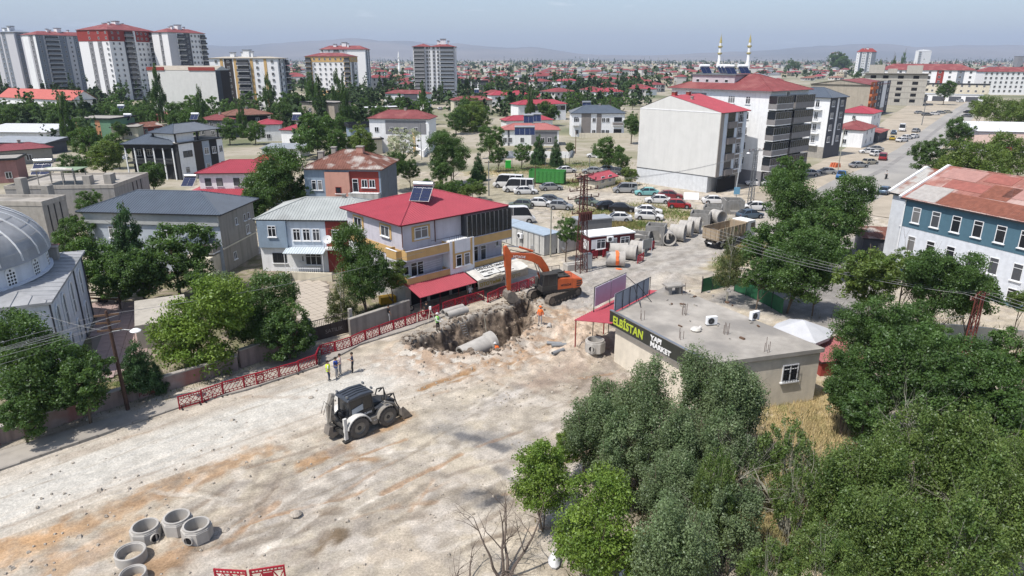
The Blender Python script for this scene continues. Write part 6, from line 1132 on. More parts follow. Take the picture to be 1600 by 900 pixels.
    for y in (-.1, .1): mb.tube([(1.6,y,3.6),(2.6,y,4.1),(3.8,y,4.2),(4.9,y,4.55),(5.6,y,4.3),(5.65,y,3.6)], .025, 5)
    mb.build('hydraulic_hose', RUBBER, up)
    bk = link('bucket', None, up, (5.0, 0, .3)); prof = [(.1,.15),(.45,-.05),(.55,-.5),(.35,-.95),(-.15,-1.15),(-.65,-.95),(-.75,-.8)]
    mb = MB(); inn = [(x*.9, z*.9) for x, z in prof]
    for i in range(len(prof)-1): mb.hexa([(prof[i][0],-.62,prof[i][1]),(prof[i+1][0],-.62,prof[i+1][1]),(prof[i+1][0],.62,prof[i+1][1]),(prof[i][0],.62,prof[i][1]),(inn[i][0],-.62,inn[i][1]),(inn[i+1][0],-.62,inn[i+1][1]),(inn[i+1][0],.62,inn[i+1][1]),(inn[i][0],.62,inn[i][1])])
    for y in (-.64, .60): mb.prism(prof+[(-.3,.0)], y, y+.04, 'y')
    mb.build('bucket_shell', BKT, bk)
    for k in range(5): mb = MB(); yk = -.52+k*.26; mb.prism([(-.62,-.98),(-.95,-.62),(-.72,-.78)], yk-.06, yk+.06, 'y'); mb.build('bucket_tooth', BKT, bk)
    return t
excavator()
# --- backhoe loader
def backhoe():
    a = at(561, 683); b = at(605, 664); hd = math.atan2(b.y-a.y, b.x-a.x); fx_ = Vector((math.cos(hd), math.sin(hd), 0)); sd_v = Vector((-fx_.y, fx_.x, 0)); c = (a+b)/2 + sd_v*.95
    t = empty('backhoe_loader', (c.x, c.y, .02), hd, 'dark grey backhoe loader with white wheel arches standing on the gravel road', 'backhoe loader')
    GB_ = mat('loader_dark_grey', (.035,.037,.04), .45, .15, 2, spec=.5); GW = mat('loader_pale_grey', (.58,.57,.54), .6, .2, 2, streak=.2); DT = mat('dusty_tyre', (.11,.10,.09), .95, .3, 3); GM = mat('dusty_loader_steel', (.27,.25,.22), .65, .25, 3, metal=.3)
    for x in (-1.12, 1.12):
        for s_ in (-1, 1):
            r_ = .74 if x < 0 else .68; y = s_*.98; mb = MB(); T = Matrix.Rotation(R(90), 4, 'X'); w_ = .48 if x < 0 else .42; mb.lathe([(r_*.55,-w_/2),(r_*.92,-w_/2),(r_*.97,-w_*.35),(r_*.97,w_*.35),(r_*.92,w_/2),(r_*.55,w_/2)], 28, 0, T, True)
            for k in range(20):
                an = 2*math.pi*k/20
                for q in (-1, 1): Tq = Matrix.Rotation(an+(q > 0)*.15, 4, 'Y') @ Matrix.Translation((0, q*w_*.22, r_*.97)) @ Matrix.Rotation(q*R(35), 4, 'Z'); mb.box(-.035, .035, -w_*.22, w_*.22, -.02, .045, 0, Tq)
            wo = mb.build('wheel', DT, t, True, loc=(x, y, r_)); mb = MB(); mb.lathe([(.001,.05),(r_*.2,.07),(r_*.22,.16),(r_*.5,.13),(r_*.56,.22),(r_*.56,-.2),(.001,-.2)] if s_ < 0 else [(.001,-.05),(r_*.2,-.07),(r_*.22,-.16),(r_*.5,-.13),(r_*.56,-.22),(r_*.56,.2),(.001,.2)], 20, 0, T)
            mb.build('rim', GM, wo, True); mb = MB(); mb.lathe([(.001,.17),(r_*.19,.17),(r_*.19,.0)] if s_ < 0 else [(.001,-.17),(r_*.19,-.17),(r_*.19,.0)], 10, 0, T); mb.build('hub', ED, wo)
    mb = MB(); mb.box(-2.0, 2.1, -.45, .45, .5, .95); mb.box(-.45, .45, -.95, .95, .45, .75); mb.prism([(.05,.45),(.35,.45),(.5,1.0),(-.3,1.0)], -1.0, 1.0, 'y', 1); mb.build('chassis', [ED, GM], t)
    mb = MB(); mb.prism([(.35,.95),(2.15,.95),(2.2,1.3),(1.9,1.5),(.35,1.75)], -.45, .45, 'y'); hd_ = mb.build('hood', GB_, t, bev=.05); mb = MB(); mb.box(2.19, 2.23, -.35, .35, .98, 1.3); mb.build('grille', ED, hd_); mb = MB(); mb.tube([(1.4,-.36,1.55),(1.4,-.36,2.35)], .045, 8); mb.build('exhaust', ED, hd_)
    mb = MB(); x0, x1 = -1.55, .35
    mb.prism([(x0,.95),(x1,.95),(x1,1.6),(x0+.55,1.6),(x0+.2,1.35),(x0,1.35)], -.72, .72, 'y')
    for (x, xt) in ((x0+.05,x0+.12),(-.5,-.5),(x1-.04,x1-.16)):
        for y in (-.72, .72): mb.bar((x,y,1.3),(xt,y*.93,2.62),.08)
    cb = mb.build('cab', GB_, t, bev=.015); mb = MB(); mb.prism([(x0+.08,1.4),(x1-.06,1.55),(x1-.17,2.6),(x0+.13,2.6)], -.69, .69, 'y'); mb.build('cab_glass', GLASS, cb)
    mb = MB(); mb.prism([(x0-.12,2.6),(x1+.05,2.6),(x1-.05,2.78),(-.6,2.86),(x0,2.76)], -.78, .78, 'y'); rf_ = mb.build('cab_roof', mat('blue_black_roof', (.045,.052,.065), .35, .15, 3, spec=.6), cb, bev=.05)
    for y in (-.45, -.15, .15, .45): mb = MB(); mb.tube([(x0+.1,y,2.79),(-.6,y,2.88),(x1-.15,y,2.80)], .03, 5); mb.build('roof_ridge', DARKM, rf_)
    for (x, y) in ((x0,-.6),(x0,.6),(x1,-.5),(x1,.5)): mb = MB(); mb.cbox((x, y, 2.9), (.1,.2,.14)); mb.build('work_lamp', METAL, rf_)
    mb = MB(); mb.prism([(-.5,1.72),(-1.35,1.62),(-1.35,1.95),(-.5,2.12)], -.745, -.70, 'y'); mb.build('window_sticker', mat('pale_sticker', (.36,.39,.42)), cb)
    text('lettering', 'ELMAS', .2, WL, cb, (-.45, -.735, 1.28), (R(90), 0, 0), .004, bold=.006); text('lettering', '4x4', .15, WL, cb, (.05, -1.01, .72), (R(90), 0, 0), .004)
    for s_ in (-1, 1): mb = MB(); mb.tube([(x1-.1,s_*.7,2.35),(x1+.45,s_*.95,2.35),(x1+.5,s_*.98,2.1)], .022, 6); mb.cbox((x1+.5,s_*.98,2.05), (.05,.2,.28)); mb.build('mirror', ED, cb)
    for s_ in (-1, 1):                                        # white rear fenders, grey front fenders
        mb = MB(); P = [(-1.12+.9*math.cos(q), .78+.86*math.sin(q)) for q in np.linspace(R(12), R(172), 12)]; P2 = [(-1.12+.82*math.cos(q), .78+.79*math.sin(q)) for q in np.linspace(R(172), R(12), 12)]; y0, y1 = sorted((s_*.70, s_*1.24)); mb.prism(P+P2, y0, y1, 'y'); mb.build('rear_fender', GW, t)
        mb = MB(); P = [(1.12+.82*math.cos(q), .72+.8*math.sin(q)) for q in np.linspace(R(60), R(172), 9)]; P2 = [(1.12+.76*math.cos(q), .72+.74*math.sin(q)) for q in np.linspace(R(172), R(60), 9)]; y0, y1 = sorted((s_*.72, s_*1.2)); mb.prism(P+P2, y0, y1, 'y'); mb.build('front_fender', GM, t)
        mb = MB(); P = [(.5,1.35),(1.5,1.55),(2.3,1.2),(2.75,.45)]; W2 = .14
        mb.tube([(x, s_*.62, z) for x, z in P], [.1,.13,.12,.09], 6); mb.build('loader_arm', GM, t); mb = MB(); mb.tube([(.8,s_*.62,.95),(1.9,s_*.62,1.25)], .05, 8); mb.tube([(1.9,s_*.6,1.75),(2.35,s_*.6,1.95),(2.6,s_*.6,1.1),(2.9,s_*.6,.6)], .055, 6); mb.tube([(1.55,s_*.6,1.6),(1.75,s_*.6,2.0),(2.2,s_*.6,1.95)], .06, 6); mb.build('loader_cylinder', ED, t)
        mb = MB(); mb.box(-2.2, -1.98, min(s_*.95,s_*1.13), max(s_*.95,s_*1.13), .25, 1.75); mb.build('stabiliser_leg', GW, t); mb = MB(); mb.cbox((-2.1, s_*1.04, .14), (.4,.36,.1)); mb.cbox((-2.1, s_*1.04, .3), (.16,.14,.24)); mb.build('stabiliser_foot', ED, t)
    mb = MB(); prof = [(2.72,.75),(2.68,.3),(2.85,.06),(3.55,.04)]; inn = [(2.78,.74),(2.74,.32),(2.9,.11),(3.52,.08)]
    for i in range(3): mb.hexa([(prof[i][0],-1.15,prof[i][1]),(prof[i+1][0],-1.15,prof[i+1][1]),(prof[i+1][0],1.15,prof[i+1][1]),(prof[i][0],1.15,prof[i][1]),(inn[i][0],-1.15,inn[i][1]),(inn[i+1][0],-1.15,inn[i+1][1]),(inn[i+1][0],1.15,inn[i+1][1]),(inn[i][0],1.15,inn[i][1])])
    for y in (-1.17, 1.13): mb.prism([(2.68,.05),(3.5,.04),(3.2,.5),(2.8,1.0),(2.66,.95)], y, y+.04, 'y')
    mb.build('front_bucket', BKT, t); mb = MB(); mb.box(-2.25, -2.05, -1.0, 1.0, .55, .75); mb.box(-2.25, -2.05, -1.0, 1.0, 1.1, 1.25); mb.build('rear_frame', ED, t)
    mb = MB(); mb.tube([(-2.3,.1,.8),(-2.75,.1,1.6),(-2.6,.1,2.55)], [.17,.17,.12], 6); mb.tube([(-2.3,.35,.8),(-2.6,.35,1.5),(-2.5,.3,2.2)], .05, 8); mb.build('rear_boom', GM, t); mb = MB(); mb.tube([(-2.62,.1,2.7),(-2.95,.1,2.2),(-3.0,.1,1.1)], [.18,.15,.1], 6); mb.tube([(-2.85,-.12,2.3),(-3.05,-.12,1.3)], .05, 8); mb.tube([(-2.5,.1,2.7),(-2.75,.1,2.8)], .14, 8); mb.build('rear_stick', GM, t)
    mb = MB(); mb.prism([(-3.15,1.05),(-3.3,.5),(-3.0,.2),(-2.55,.35),(-2.6,.55),(-2.95,.6),(-2.9,1.0)], -.2, .4, 'y'); mb.build('rear_bucket', BKT, t)
    mb = MB(); 
    for y in (-.05,.25): mb.tube([(-1.6,y,1.2),(-2.2,y,1.9),(-2.7,y,2.75),(-3.0,y,2.0)], .02, 5)
    mb.build('hydraulic_hose', RUBBER, t)
    for c_ in t.children:
        k = c_.name.split('.')[0]
        if k in ('loader_arm','loader_cylinder'): c_.scale.x = .84
        if k == 'front_bucket': c_.location.x = -.46
        if k in ('rear_boom','rear_stick','rear_bucket'): c_.location.x = .42
        if k in ('rear_boom','rear_stick'): c_.scale = (1, 1.25, 1.1)
backhoe()
# --- lorries
def dump_truck():
    p = at(1137, 381); t = empty('dump_truck', (p.x, p.y, .05), R(38), 'beige bodied dump truck with white cab driving away beside the concrete pipes', 'lorry'); TB = mat('truck_beige', (.34,.27,.19), .7, .1, 1.5, streak=.3)
    mb = MB(); mb.box(-4.0, 1.8, -1.2, 1.2, 1.15, 1.3); 
    for (x0,x1,y0,y1) in ((-4.0,1.8,-1.25,-1.17),(-4.0,1.8,1.17,1.25),(1.74,1.84,-1.17,1.17)): mb.box(x0,x1,y0,y1,1.3,2.75)
    mb.box(-4.06,-3.98,-1.17,1.17,1.3,2.6); mb.box(1.74,2.5,-1.25,1.25,2.75,2.83)
    bd = mb.build('tipper_body', TB, t)
    for k in range(8):
        for s_ in (-1, 1): mb = MB(); mb.box(-3.95+k*.8, -3.85+k*.8, min(s_*1.25,s_*1.31), max(s_*1.25,s_*1.31), 1.2, 2.75); mb.build('side_rib', TB, bd)
    for y in (-.8, 0, .8): mb = MB(); mb.box(-4.12,-4.06,y-.05,y+.05,1.2,2.6); mb.build('tailgate_rib', TB, bd)
    mb = MB(); mb.box(-4.0, -3.85, -.9, .9, .65, .85); mb.box(-3.9, 4.2, -.45, .45, .8, 1.1); mb.box(-4.02, -3.98, -.3, .3, .62, .78, 1); mb.build('chassis', [ED, WHITE], t)
    mb = MB(); mb.prism([(2.3,.6),(4.3,.6),(4.35,1.6),(4.1,2.9),(2.3,2.95)], -1.2, 1.2, 'y'); cb = mb.build('cab', WHITE, t, bev=.05); mb = MB(); mb.prism([(4.1,1.75),(4.36,1.7),(4.16,2.75),(4.0,2.75)], -1.05, 1.05, 'y'); mb.build('windscreen', GLASS, cb)
    for s_ in (-1, 1): mb = MB(); mb.prism([(3.1,1.7),(4.1,1.7),(3.95,2.6),(3.1,2.6)], min(s_*1.2,s_*1.22), max(s_*1.2,s_*1.22), 'y'); mb.build('side_window', GLASS, cb)
    wm = wheel_mesh(.52, .32)
    for x in (-3.0, -1.7, 3.3):
        for s_ in (-1, 1): o = link('wheel', wm[0], t, (x, s_*1.0, .52)); link('rim', wm[1], o, (0, s_*.12, 0))
def stake_truck():
    p = at(1349, 312); t = empty('flatbed_truck', (p.x, p.y, .02), R(232), 'white flatbed lorry with open steel ladder racks facing the camera by the trees', 'lorry')
    mb = MB(); mb.prism([(1.4,.5),(3.3,.5),(3.4,1.3),(3.1,2.3),(1.4,2.35)], -1.05, 1.05, 'y'); cb = mb.build('cab', WHITE, t, bev=.05); mb = MB(); mb.prism([(3.1,1.4),(3.42,1.35),(3.14,2.2),(3.0,2.2)], -.92, .92, 'y'); mb.build('windscreen', GLASS, cb)
    for s_ in (-1, 1): mb = MB(); mb.box(3.33,3.42,s_*.75-.15,s_*.75+.15,.75,.95); mb.build('headlight', GLASS2, cb)
    mb = MB(); mb.box(-3.0,1.3,-1.15,1.15,.95,1.1); mb.box(-2.9,3.0,-.4,.4,.6,.95); mb.build('flatbed', [METAL], t); mb = MB()
    for x in (1.2, -2.9):
        for y in (-1.1, -.7, -.3, .1, .5, .9, 1.1): mb.bar((x,y,1.1),(x,y,2.5),.06)
        mb.bar((x,-1.1,2.5),(x,1.1,2.5),.08); mb.bar((x,-1.1,1.8),(x,1.1,1.8),.06)
    mb.build('ladder_rack', METAL, t); wm = wheel_mesh(.42, .28)
    for x in (-2.0, 2.3):
        for s_ in (-1, 1): o = link('wheel', wm[0], t, (x, s_*.92, .42)); link('rim', wm[1], o, (0, s_*.1, 0))
dump_truck(); stake_truck()
# --- concrete pipes, chambers, rings
CP = mat('precast_concrete', (.42,.40,.37), .9, .12, 1.5, streak=.2, bump=.15); CPD = mat('dark_precast_concrete', (.24,.235,.225), .9, .15, 1.5, streak=.25, bump=.2)
def pipe(u, v, r, ln, ang, label, m_=CP, z=None, group='big concrete pipes by the road', bell=True, u2=None, name='concrete_pipe'):
    p = at(u, v); zz = zat(p.x, p.y) if z is None else z; t = empty(name, (p.x, p.y, zz), R(ang), label, 'concrete pipe', group); T = Matrix.Translation((0, 0, r)) @ Matrix.Rotation(R(90), 4, 'Y')
    i = r*.82; mb = MB()
    pr = [(i,-ln/2),(r,-ln/2),(r,ln/2-.35),(r*1.0,ln/2-.3),(r,ln/2),(i,ln/2)] if not bell else [(i,-ln/2),(r*.93,-ln/2),(r*.93,ln*.28),(r,ln*.34),(r,ln/2),(i*1.04,ln/2),(i,ln*.4)]
    mb.lathe(pr, 32, 0, T, True); mb.build('pipe_wall', m_, t, True); return t
P_ = [(961,416,.93,2.2,-4,'concrete pipe with an orange cloth draped over it, nearest the excavator'),(966,402,.93,2.2,-4,'concrete pipe just behind the one with the orange cloth'),(982,405,.93,2.0,-20,'concrete pipe open towards the road, second in the front group'),(997,398,.93,2.0,-25,'concrete pipe open towards the road, rightmost of the front group'),
      (1001,386,.85,1.8,-60,'smaller concrete pipe behind the red and grey road sign'),(1043,382,.95,2.0,90,'stained pipe end standing beside the square chamber'),(1058,376,1.15,2.0,-25,'first large pipe of the row of three beside the dump truck'),(1071,369,1.15,1.8,-25,'second large pipe of the row of three beside the dump truck'),(1084,363,1.15,1.7,-25,'third large pipe of the row of three beside the dump truck'),(1120,350,1.1,1.8,-60,'lone concrete pipe between the far square chambers')]
for a in P_: pipe(*a)
p0 = at(961,416); oc = mat('orange_cloth', (.75,.17,.05), .8, .1, 3); mb = MB(); t = empty('orange_cloth', (p0.x, p0.y, 0), R(-4), 'bright orange cloth hanging over the nearest concrete pipe', 'cloth')
for i in range(8):
    a0 = R(100-i*34); a1 = R(100-(i+1)*34)
    if i < 4: q0 = (.95*math.cos(a0), .93+.97*math.sin(a0)); q1 = (.95*math.cos(a1), .93+.97*math.sin(a1)); mb.hexa([(-.05+.1*(i%2),-q0[0],q0[1]),(.3+.1*(i%2),-q0[0],q0[1]),(.35,-q1[0],q1[1]),(.0,-q1[0],q1[1]),(-.05,-q0[0]-.03,q0[1]+.03),(.3,-q0[0]-.03,q0[1]+.03),(.35,-q1[0]-.03,q1[1]+.02),(.0,-q1[0]-.03,q1[1]+.02)])
mb.build('cloth_strip', oc, t); mb = MB(); mb.prism([(0,-1.0),(.5,-1.1),(.75,-1.4),(.3,-1.5),(0,-1.2)], .0, .1, 'z'); mb.build('cloth_end', oc, t)
for (u, v, lb) in ((708,490,'rear one of two small concrete pipes lying beside the barriers'),(714,494,'front one of two small concrete pipes lying beside the barriers')): pipe(u, v, .36, 2.4, 42, lb, bell=False, group='small pipes')
for (u, v, a, lb) in ((866,540,-8,'grey plastic pipe lying nearest the trench worker'),(873,543,8,'middle grey plastic pipe of three on the spoil'),(872,553,40,'grey plastic pipe pointing at the manhole ring')): pipe(u, v, .16, 1.3, a, lb, mat('grey_pvc', (.22,.23,.24), .5, .1), bell=False, group='plastic pipes')
pipe(858,517,.22,.9,80,'short pale pipe standing near the orange vested worker', bell=False, group='plastic pipes')
for (u, v, lb) in ((979,384,'lower one of two pale pipes behind the maroon cabin'),(975,375,'upper one of two pale pipes behind the maroon cabin')): pipe(u, v, .33, 3.0, 30, lb, bell=False, group='pale pipes behind the cabin')
for (u, v, lb) in ((30,925,'grey pipe end at the bottom left edge'),(52,922,'second grey pipe end at the bottom left edge')): pipe(u, v, .22, 1.6, 40, lb, bell=False, group='pipes at the bottom edge')
q = at(748, 543, -1.0); t = empty('trench_pipe', q, R(38), 'large new concrete pipe laid in the open trench', 'concrete pipe'); t.rotation_euler = (0, R(-9), R(36)); T = Matrix.Translation((0,0,.0)) @ Matrix.Rotation(R(90), 4, 'Y')
mb = MB(); mb.lathe([(.68,-1.9),(.84,-1.9),(.84,.9),(.98,1.05),(.98,1.6),(.75,1.6),(.7,1.3)], 36, 0, T, True); mb.build('pipe_wall', CP, t, True)
def chamber(u, v, s_, hh, ang, label, open_=True):
    p = at(u, v); t = empty('culvert_chamber', (p.x, p.y, zat(p.x,p.y) if p.y < 149 else 0), R(ang), label, 'concrete chamber', 'square precast chambers'); mb = MB(); w_ = .2
    for (x0,x1,y0,y1) in ((-s_,s_,s_-w_,s_),(-s_,-s_+w_,-s_,s_-w_),(s_-w_,s_,-s_,s_-w_)): mb.box(x0,x1,y0,y1,0,hh)
    rr_ = min(s_*.7, hh*.36); zc_ = hh*.45; nseg = 20; out = []
    for k in range(nseg):
        a0, a1 = 2*math.pi*k/nseg, 2*math.pi*(k+1)/nseg
        def sq(a): c, s2 = math.cos(a), math.sin(a); m_ = min((s_-.21)/max(abs(c),1e-6), ((hh-zc_) if s2 > 0 else zc_)/max(abs(s2),1e-6)); return (c*m_, zc_+s2*m_)
        i0, i1 = (rr_*math.cos(a0), zc_+rr_*math.sin(a0)), (rr_*math.cos(a1), zc_+rr_*math.sin(a1)); o0, o1 = sq(a0), sq(a1)
        mb.hexa([(o0[0],-s_,o0[1]),(i0[0],-s_,i0[1]),(i1[0],-s_,i1[1]),(o1[0],-s_,o1[1]),(o0[0],-s_+w_,o0[1]),(i0[0],-s_+w_,i0[1]),(i1[0],-s_+w_,i1[1]),(o1[0],-s_+w_,o1[1])])
    mb.box(-s_+w_, s_-w_, -s_+w_, s_-w_, 0, .15); mb.build('chamber_wall', CPD, t)
for a in ((998,386,1.3,1.9,-15,'low square chamber behind the front group of pipes'),(1024,380,1.25,2.6,-20,'tall square chamber beside the stained pipe end'),(1094,350,1.45,1.9,-20,'square chamber just left of the dump truck'),(1113,340,1.4,1.9,-20,'square chamber with round opening behind the dump truck'),(1144,332,1.5,2.2,-5,'square chamber furthest back, beside the blue road sign')): chamber(*a)
def manhole(u, v, r, hh, label, octo=True, holes=(), rz=0):
    p = at(u, v); t = empty('manhole_chamber' if octo else 'manhole_ring', (p.x, p.y, zat(p.x,p.y)), R(rz), label, 'manhole ring', 'precast manhole rings'); n = 8 if octo else 36; i = r*.80
    mb = MB(); k = r/math.cos(math.pi/8) if octo else r; N_ = 8 if octo else 36
    if octo:
        mb.lathe([(k,0),(k,hh-.12)], 8, 0, ph=math.pi/8); mb.lathe([(k,hh-.12),(r*.97,hh-.04)], 8, 0, ph=math.pi/8); 
        m32 = 32; base = len(mb.v)
        for j in range(m32):
            a = 2*math.pi*j/m32+math.pi/8; f_ = (a-math.pi/8) % (math.pi/4)-math.pi/8; rad = k*math.cos(math.pi/8)/math.cos(f_)*.97/math.cos(math.pi/8)*math.cos(math.pi/8); mb.v.append((rad*math.cos(a), rad*math.sin(a), hh-.05))
        for j in range(m32): a = 2*math.pi*j/m32+math.pi/8; mb.v.append((r*.93*math.cos(a), r*.93*math.sin(a), hh-.05))
        for j in range(m32): j2 = (j+1) % m32; mb.f.append((base+j, base+j2, base+m32+j2, base+m32+j)); mb.m.append(0)
        mb.lathe([(r*.93,hh-.06),(r*.93,hh+.05),(i,hh+.05),(i,.12),(.001,.12)], 32, 0)
    else: mb.lathe([(r*.97,0),(r*.97,hh-.02),(r*.94,hh),(i*1.08,hh),(i*1.05,hh-.05),(i,hh-.06),(i,0)], 36, 0)
    w_ = mb.build('ring_wall', CP, t); shade(w_.data, 30)
    for a in holes:
        a = R(a); T = Matrix.Rotation(a, 4, 'Z') @ Matrix.Translation((r*.9, 0, hh*.45)) @ Matrix.Rotation(R(90), 4, 'Y'); mb = MB(); mb.lathe([(r*.30,.16),(r*.36,.16),(r*.36,.06)], 20, 0, T); mb.build('pipe_socket', CP, w_); mb = MB(); mb.lathe([(.001,.105),(r*.31,.105)], 20, 0, T); mb.lathe([(.001,-.06),(r*.30,-.06)], 20, 0, T); mb.build('socket_opening', BLACK, w_)
manhole(230,840,.70,.76,'octagonal manhole base at the left of the three octagonal ones', holes=(-30,)); manhole(280,829,.70,.76,'octagonal manhole base behind the other two', holes=(150,)); manhole(310,841,.70,.76,'octagonal manhole base at the right with a round hole facing us', holes=(-100,140))
manhole(206,874,.74,.55,'plain round manhole ring in front of the octagonal bases', False); manhole(210,908,.62,.5,'smaller round ring at the very bottom edge', False); manhole(929,558,.80,.95,'octagonal manhole base near the market canopy', holes=(-115,))
def box_thing(name, u, v, d, ang, label, cat, m_, part='block', z=None, bev=.03):
    p = at(u, v); t = empty(name, (p.x, p.y, zat(p.x,p.y) if p.y < 149 and abs(p.x) < 60 else 0), R(ang), label, cat); mb = MB(); mb.cbox((0,0,d[2]/2), d); mb.build(part, m_, t, bev=bev); return t
t = box_thing('concrete_barrier', 898, 420, (2.6,1.1,.75), 25, 'pale concrete block lying at the foot of the pylon', 'concrete block', CP); mb = MB(); mb.cbox((0,0,.8),(2.2,.5,.12)); mb.build('upper_step', CP, t)
t = box_thing('utility_cabinet', 917, 420, (1.0,.7,1.9), 20, 'grey metal utility cabinet beside the pylon', 'cabinet', METAL); mb = MB(); mb.cbox((0,-.36,.95),(.9,.03,1.7)); mb.build('cabinet_door', TIN, t)
# --- cabins and containers
def cabin(u, v, L_, W__, hh, ang, label, m_, roofm, wins, door=None, name='site_cabin', cat='cabin'):
    p = at(u, v); h = Bld.__new__(Bld); h.Lx, h.Ly, h.z, h.near, h.over, h.wallm = L_, W__, hh, True, .1, m_; h.root = empty(name, (p.x, p.y, 0), R(ang), label, cat)
    mb = MB(); mb.box(0, L_, 0, W__, .1, hh); mb.build('wall', m_, h.root); mb = MB(); mb.box(-.1, L_+.1, -.1, W__+.1, hh, hh+.14); h.r = mb.build('roof', roofm, h.root)
    for d_ in wins: h.win('R', d_, .95, 1.3, 1.25, 1, .01)
    if door is not None: h.door('R', door, .85, 2.0, TIN, .1)
    return h
MRN = mat('maroon_cabin_wall', (.12,.022,.025), .6, .1); hc = cabin(921, 402, 6.4, 3.0, 2.55, 22, 'maroon site cabin with flat white roof and two white windows', MRN, WHITE, (.24,.78), .52)
mb = MB(); mb.box(.2, 1.0, -.04, -.01, 1.0, 2.2); mb.build('notice_board', WHITE, hc.root); mb = MB(); mb.box(-.04, -.01, .3, 1.6, .8, 2.0); mb.build('notice_board', WHITE, hc.root); ac = hc.root.matrix_basis @ Vector((2.7,-.25,0)); ac_unit(ac.x, ac.y, 1.75, R(22), 'small air conditioner hung on the maroon site cabin')
hc = cabin(874, 395, 9.5, 2.6, 2.6, 128, 'long white container office with pale blue roof beside the roadside tree', mat('container_white', (.50,.50,.48), streak=.3), mat('pale_blue_roof_sheet', (.33,.40,.47)), (), None, 'container', 'container')
for k in range(8): hc.band('K', .06+k*.12, .075+k*.12, .2, 2.5, METAL, .02, 'panel_joint')
ac = hc.root.matrix_basis @ Vector((4.5, 2.85, 0)); ac_unit(ac.x, ac.y, 1.4, R(128+180), 'pair of dark air conditioner on the white container office')
hc = cabin(873, 397, 3.6, 2.4, 2.3, 38, 'small dirty white container standing in front of the long one', mat('container_white', (1,1,1)), mat('rusty_white_top', (.38,.35,.31), .8, .3, 3), (), None, 'container', 'container')
hc = cabin(905, 372, 5, 2.4, 2.4, 20, 'grey container behind the lattice pylon', METAL, TIN, (), None, 'container', 'container')
GC = mat('green_container', (.05,.22,.05), .6, .12); p = at(826, 287); t = empty('waste_container', (p.x, p.y, 0), R(-12), 'large bright green open waste container on the vacant lot', 'container')
mb = MB()
for (x0,x1,y0,y1) in ((0,7,0,.08),(0,7,2.9,2.98),(0,.08,.08,2.9),(6.92,7,.08,2.9)): mb.box(x0,x1,y0,y1,.3,2.6)
mb.box(.08,6.92,.08,2.9,.3,1.9); mb.build('container_wall', GC, t); sd2 = MB()
for k in range(9): mb = MB(); mb.box(.3+k*.8, .42+k*.8, -.08, 0, .3, 2.6); mb.build('side_rib', GC, t)
for k in range(4): mb = MB(); mb.box(7, 7.08, .3+k*.75, .42+k*.75, .3, 2.6); mb.build('side_rib', GC, t)
# --- barriers
BR = mat('red_barrier', (.36,.018,.035), .5, .1, 2); 
def barrier_mesh(L_, H_=1.0, pat=0):
    mb = MB(); r_ = .028
    for z in (.12, H_): mb.box(0, L_, -.03, .03, z-.05, z+.03)
    for x in (0, L_): mb.box(x-.04, x+.04, -.035, .035, 0, H_+.03)
    mb.box(0, L_, -.02, .02, H_-.22, H_-.17); mb.box(0, L_, -.02, .02, .28, .32)
    k = int(L_/.16)
    for i in range(k): mb.box(i*L_/k+.02, i*L_/k+.07, -.018, .018, H_-.17, H_-.05)
    z0, z1 = .32, H_-.22; zm = (z0+z1)/2
    if pat == 0:
        for i in range(2):
            a, b = i*L_/2, (i+1)*L_/2; c = (a+b)/2
            for p, q in (((a,z0),(c,z1)),((c,z1),(b,z0)),((a,z1),(c,z0)),((c,z0),(b,z1))): mb.bar((p[0],0,p[1]),(q[0],0,q[1]),.04)
            mb.box(b-.02, b+.02, -.02, .02, z0, z1)
    elif pat == 1:
        for i in range(-1, 6): a = i*L_/5; mb.bar((max(a,0),0,z0 if a >= 0 else zm),(min(a+L_/4,L_),0,z1),.04)
    else:
        for i in range(6): a = i*L_/6; mb.bar((a,0,z0 if i%2 else z1),(a+L_/6,0,z1 if i%2 else z0),.05)
        mb.box(L_*.33, L_*.67, -.025, .025, z0+.08, z1-.08)
    for i in range(int(L_/.3)): mb.box(.1+i*.3, .15+i*.3, -.02, .02, .15, .28)
    return mb.mesh('barrier_panel', BR)
def foot_mesh(): mb = MB(); mb.box(-.05,.05,-.3,.3,0,.06); mb.box(-.03,.03,-.03,.03,.06,.2); return mb.mesh('foot', DARKM)
def barrier(a, b, label, pat, group, H_=1.0):
    p, q = at(*a), at(*b); L_ = (q-p).length; t = empty('road_barrier', (p.x, p.y, max(zat(p.x,p.y),0)), math.atan2(q.y-p.y, q.x-p.x), label, 'barrier', group)
    me = cached(('bar', round(L_*4)/4, pat, H_), lambda: barrier_mesh(round(L_*4)/4, H_, pat)); o = link('barrier_panel', me, t); o.scale = (L_/(round(L_*4)/4), 1, 1); o.rotation_euler = (random.uniform(-.05,.05), 0, 0)
    for x in (.15, L_-.15): link('foot', cached('foot', foot_mesh), t, (x, 0, 0))
SEG = [((281,640),(316,630)),((317,629),(349,618)),((350,617),(382,608)),((383,607),(413,599)),((402,603),(436,592)),((438,591),(467,583)),((468,582),(495,572)),((496,571),(502,556)),((503,556),(523,551)),((525,551),(549,543)),((550,543),(571,533)),((572,533),(593,525)),((594,525),(615,517)),((616,517),(633,511)),((634,511),(650,505)),((654,504),(671,499)),((672,498),(686,491)),((693,488),(711,482)),((712,482),(727,477)),((728,477),(756,469)),((762,473),(778,466)),((779,465),(793,460)),((794,460),(808,455)),((811,455),(824,450)),((826,450),(835,446))]
LBL = ['first red barrier panel at the left end of the row']+['red lattice barrier panel in the row below the mosque garden wall']*6+['red barrier panel turned sideways where the row steps back']+['red lattice barrier panel in the row along the gate and yard wall']*8+['red lattice barrier panel in front of the red awning shop']*4+['red barrier panel in the row behind the excavator bucket']*4+['last red barrier panel behind the excavator']
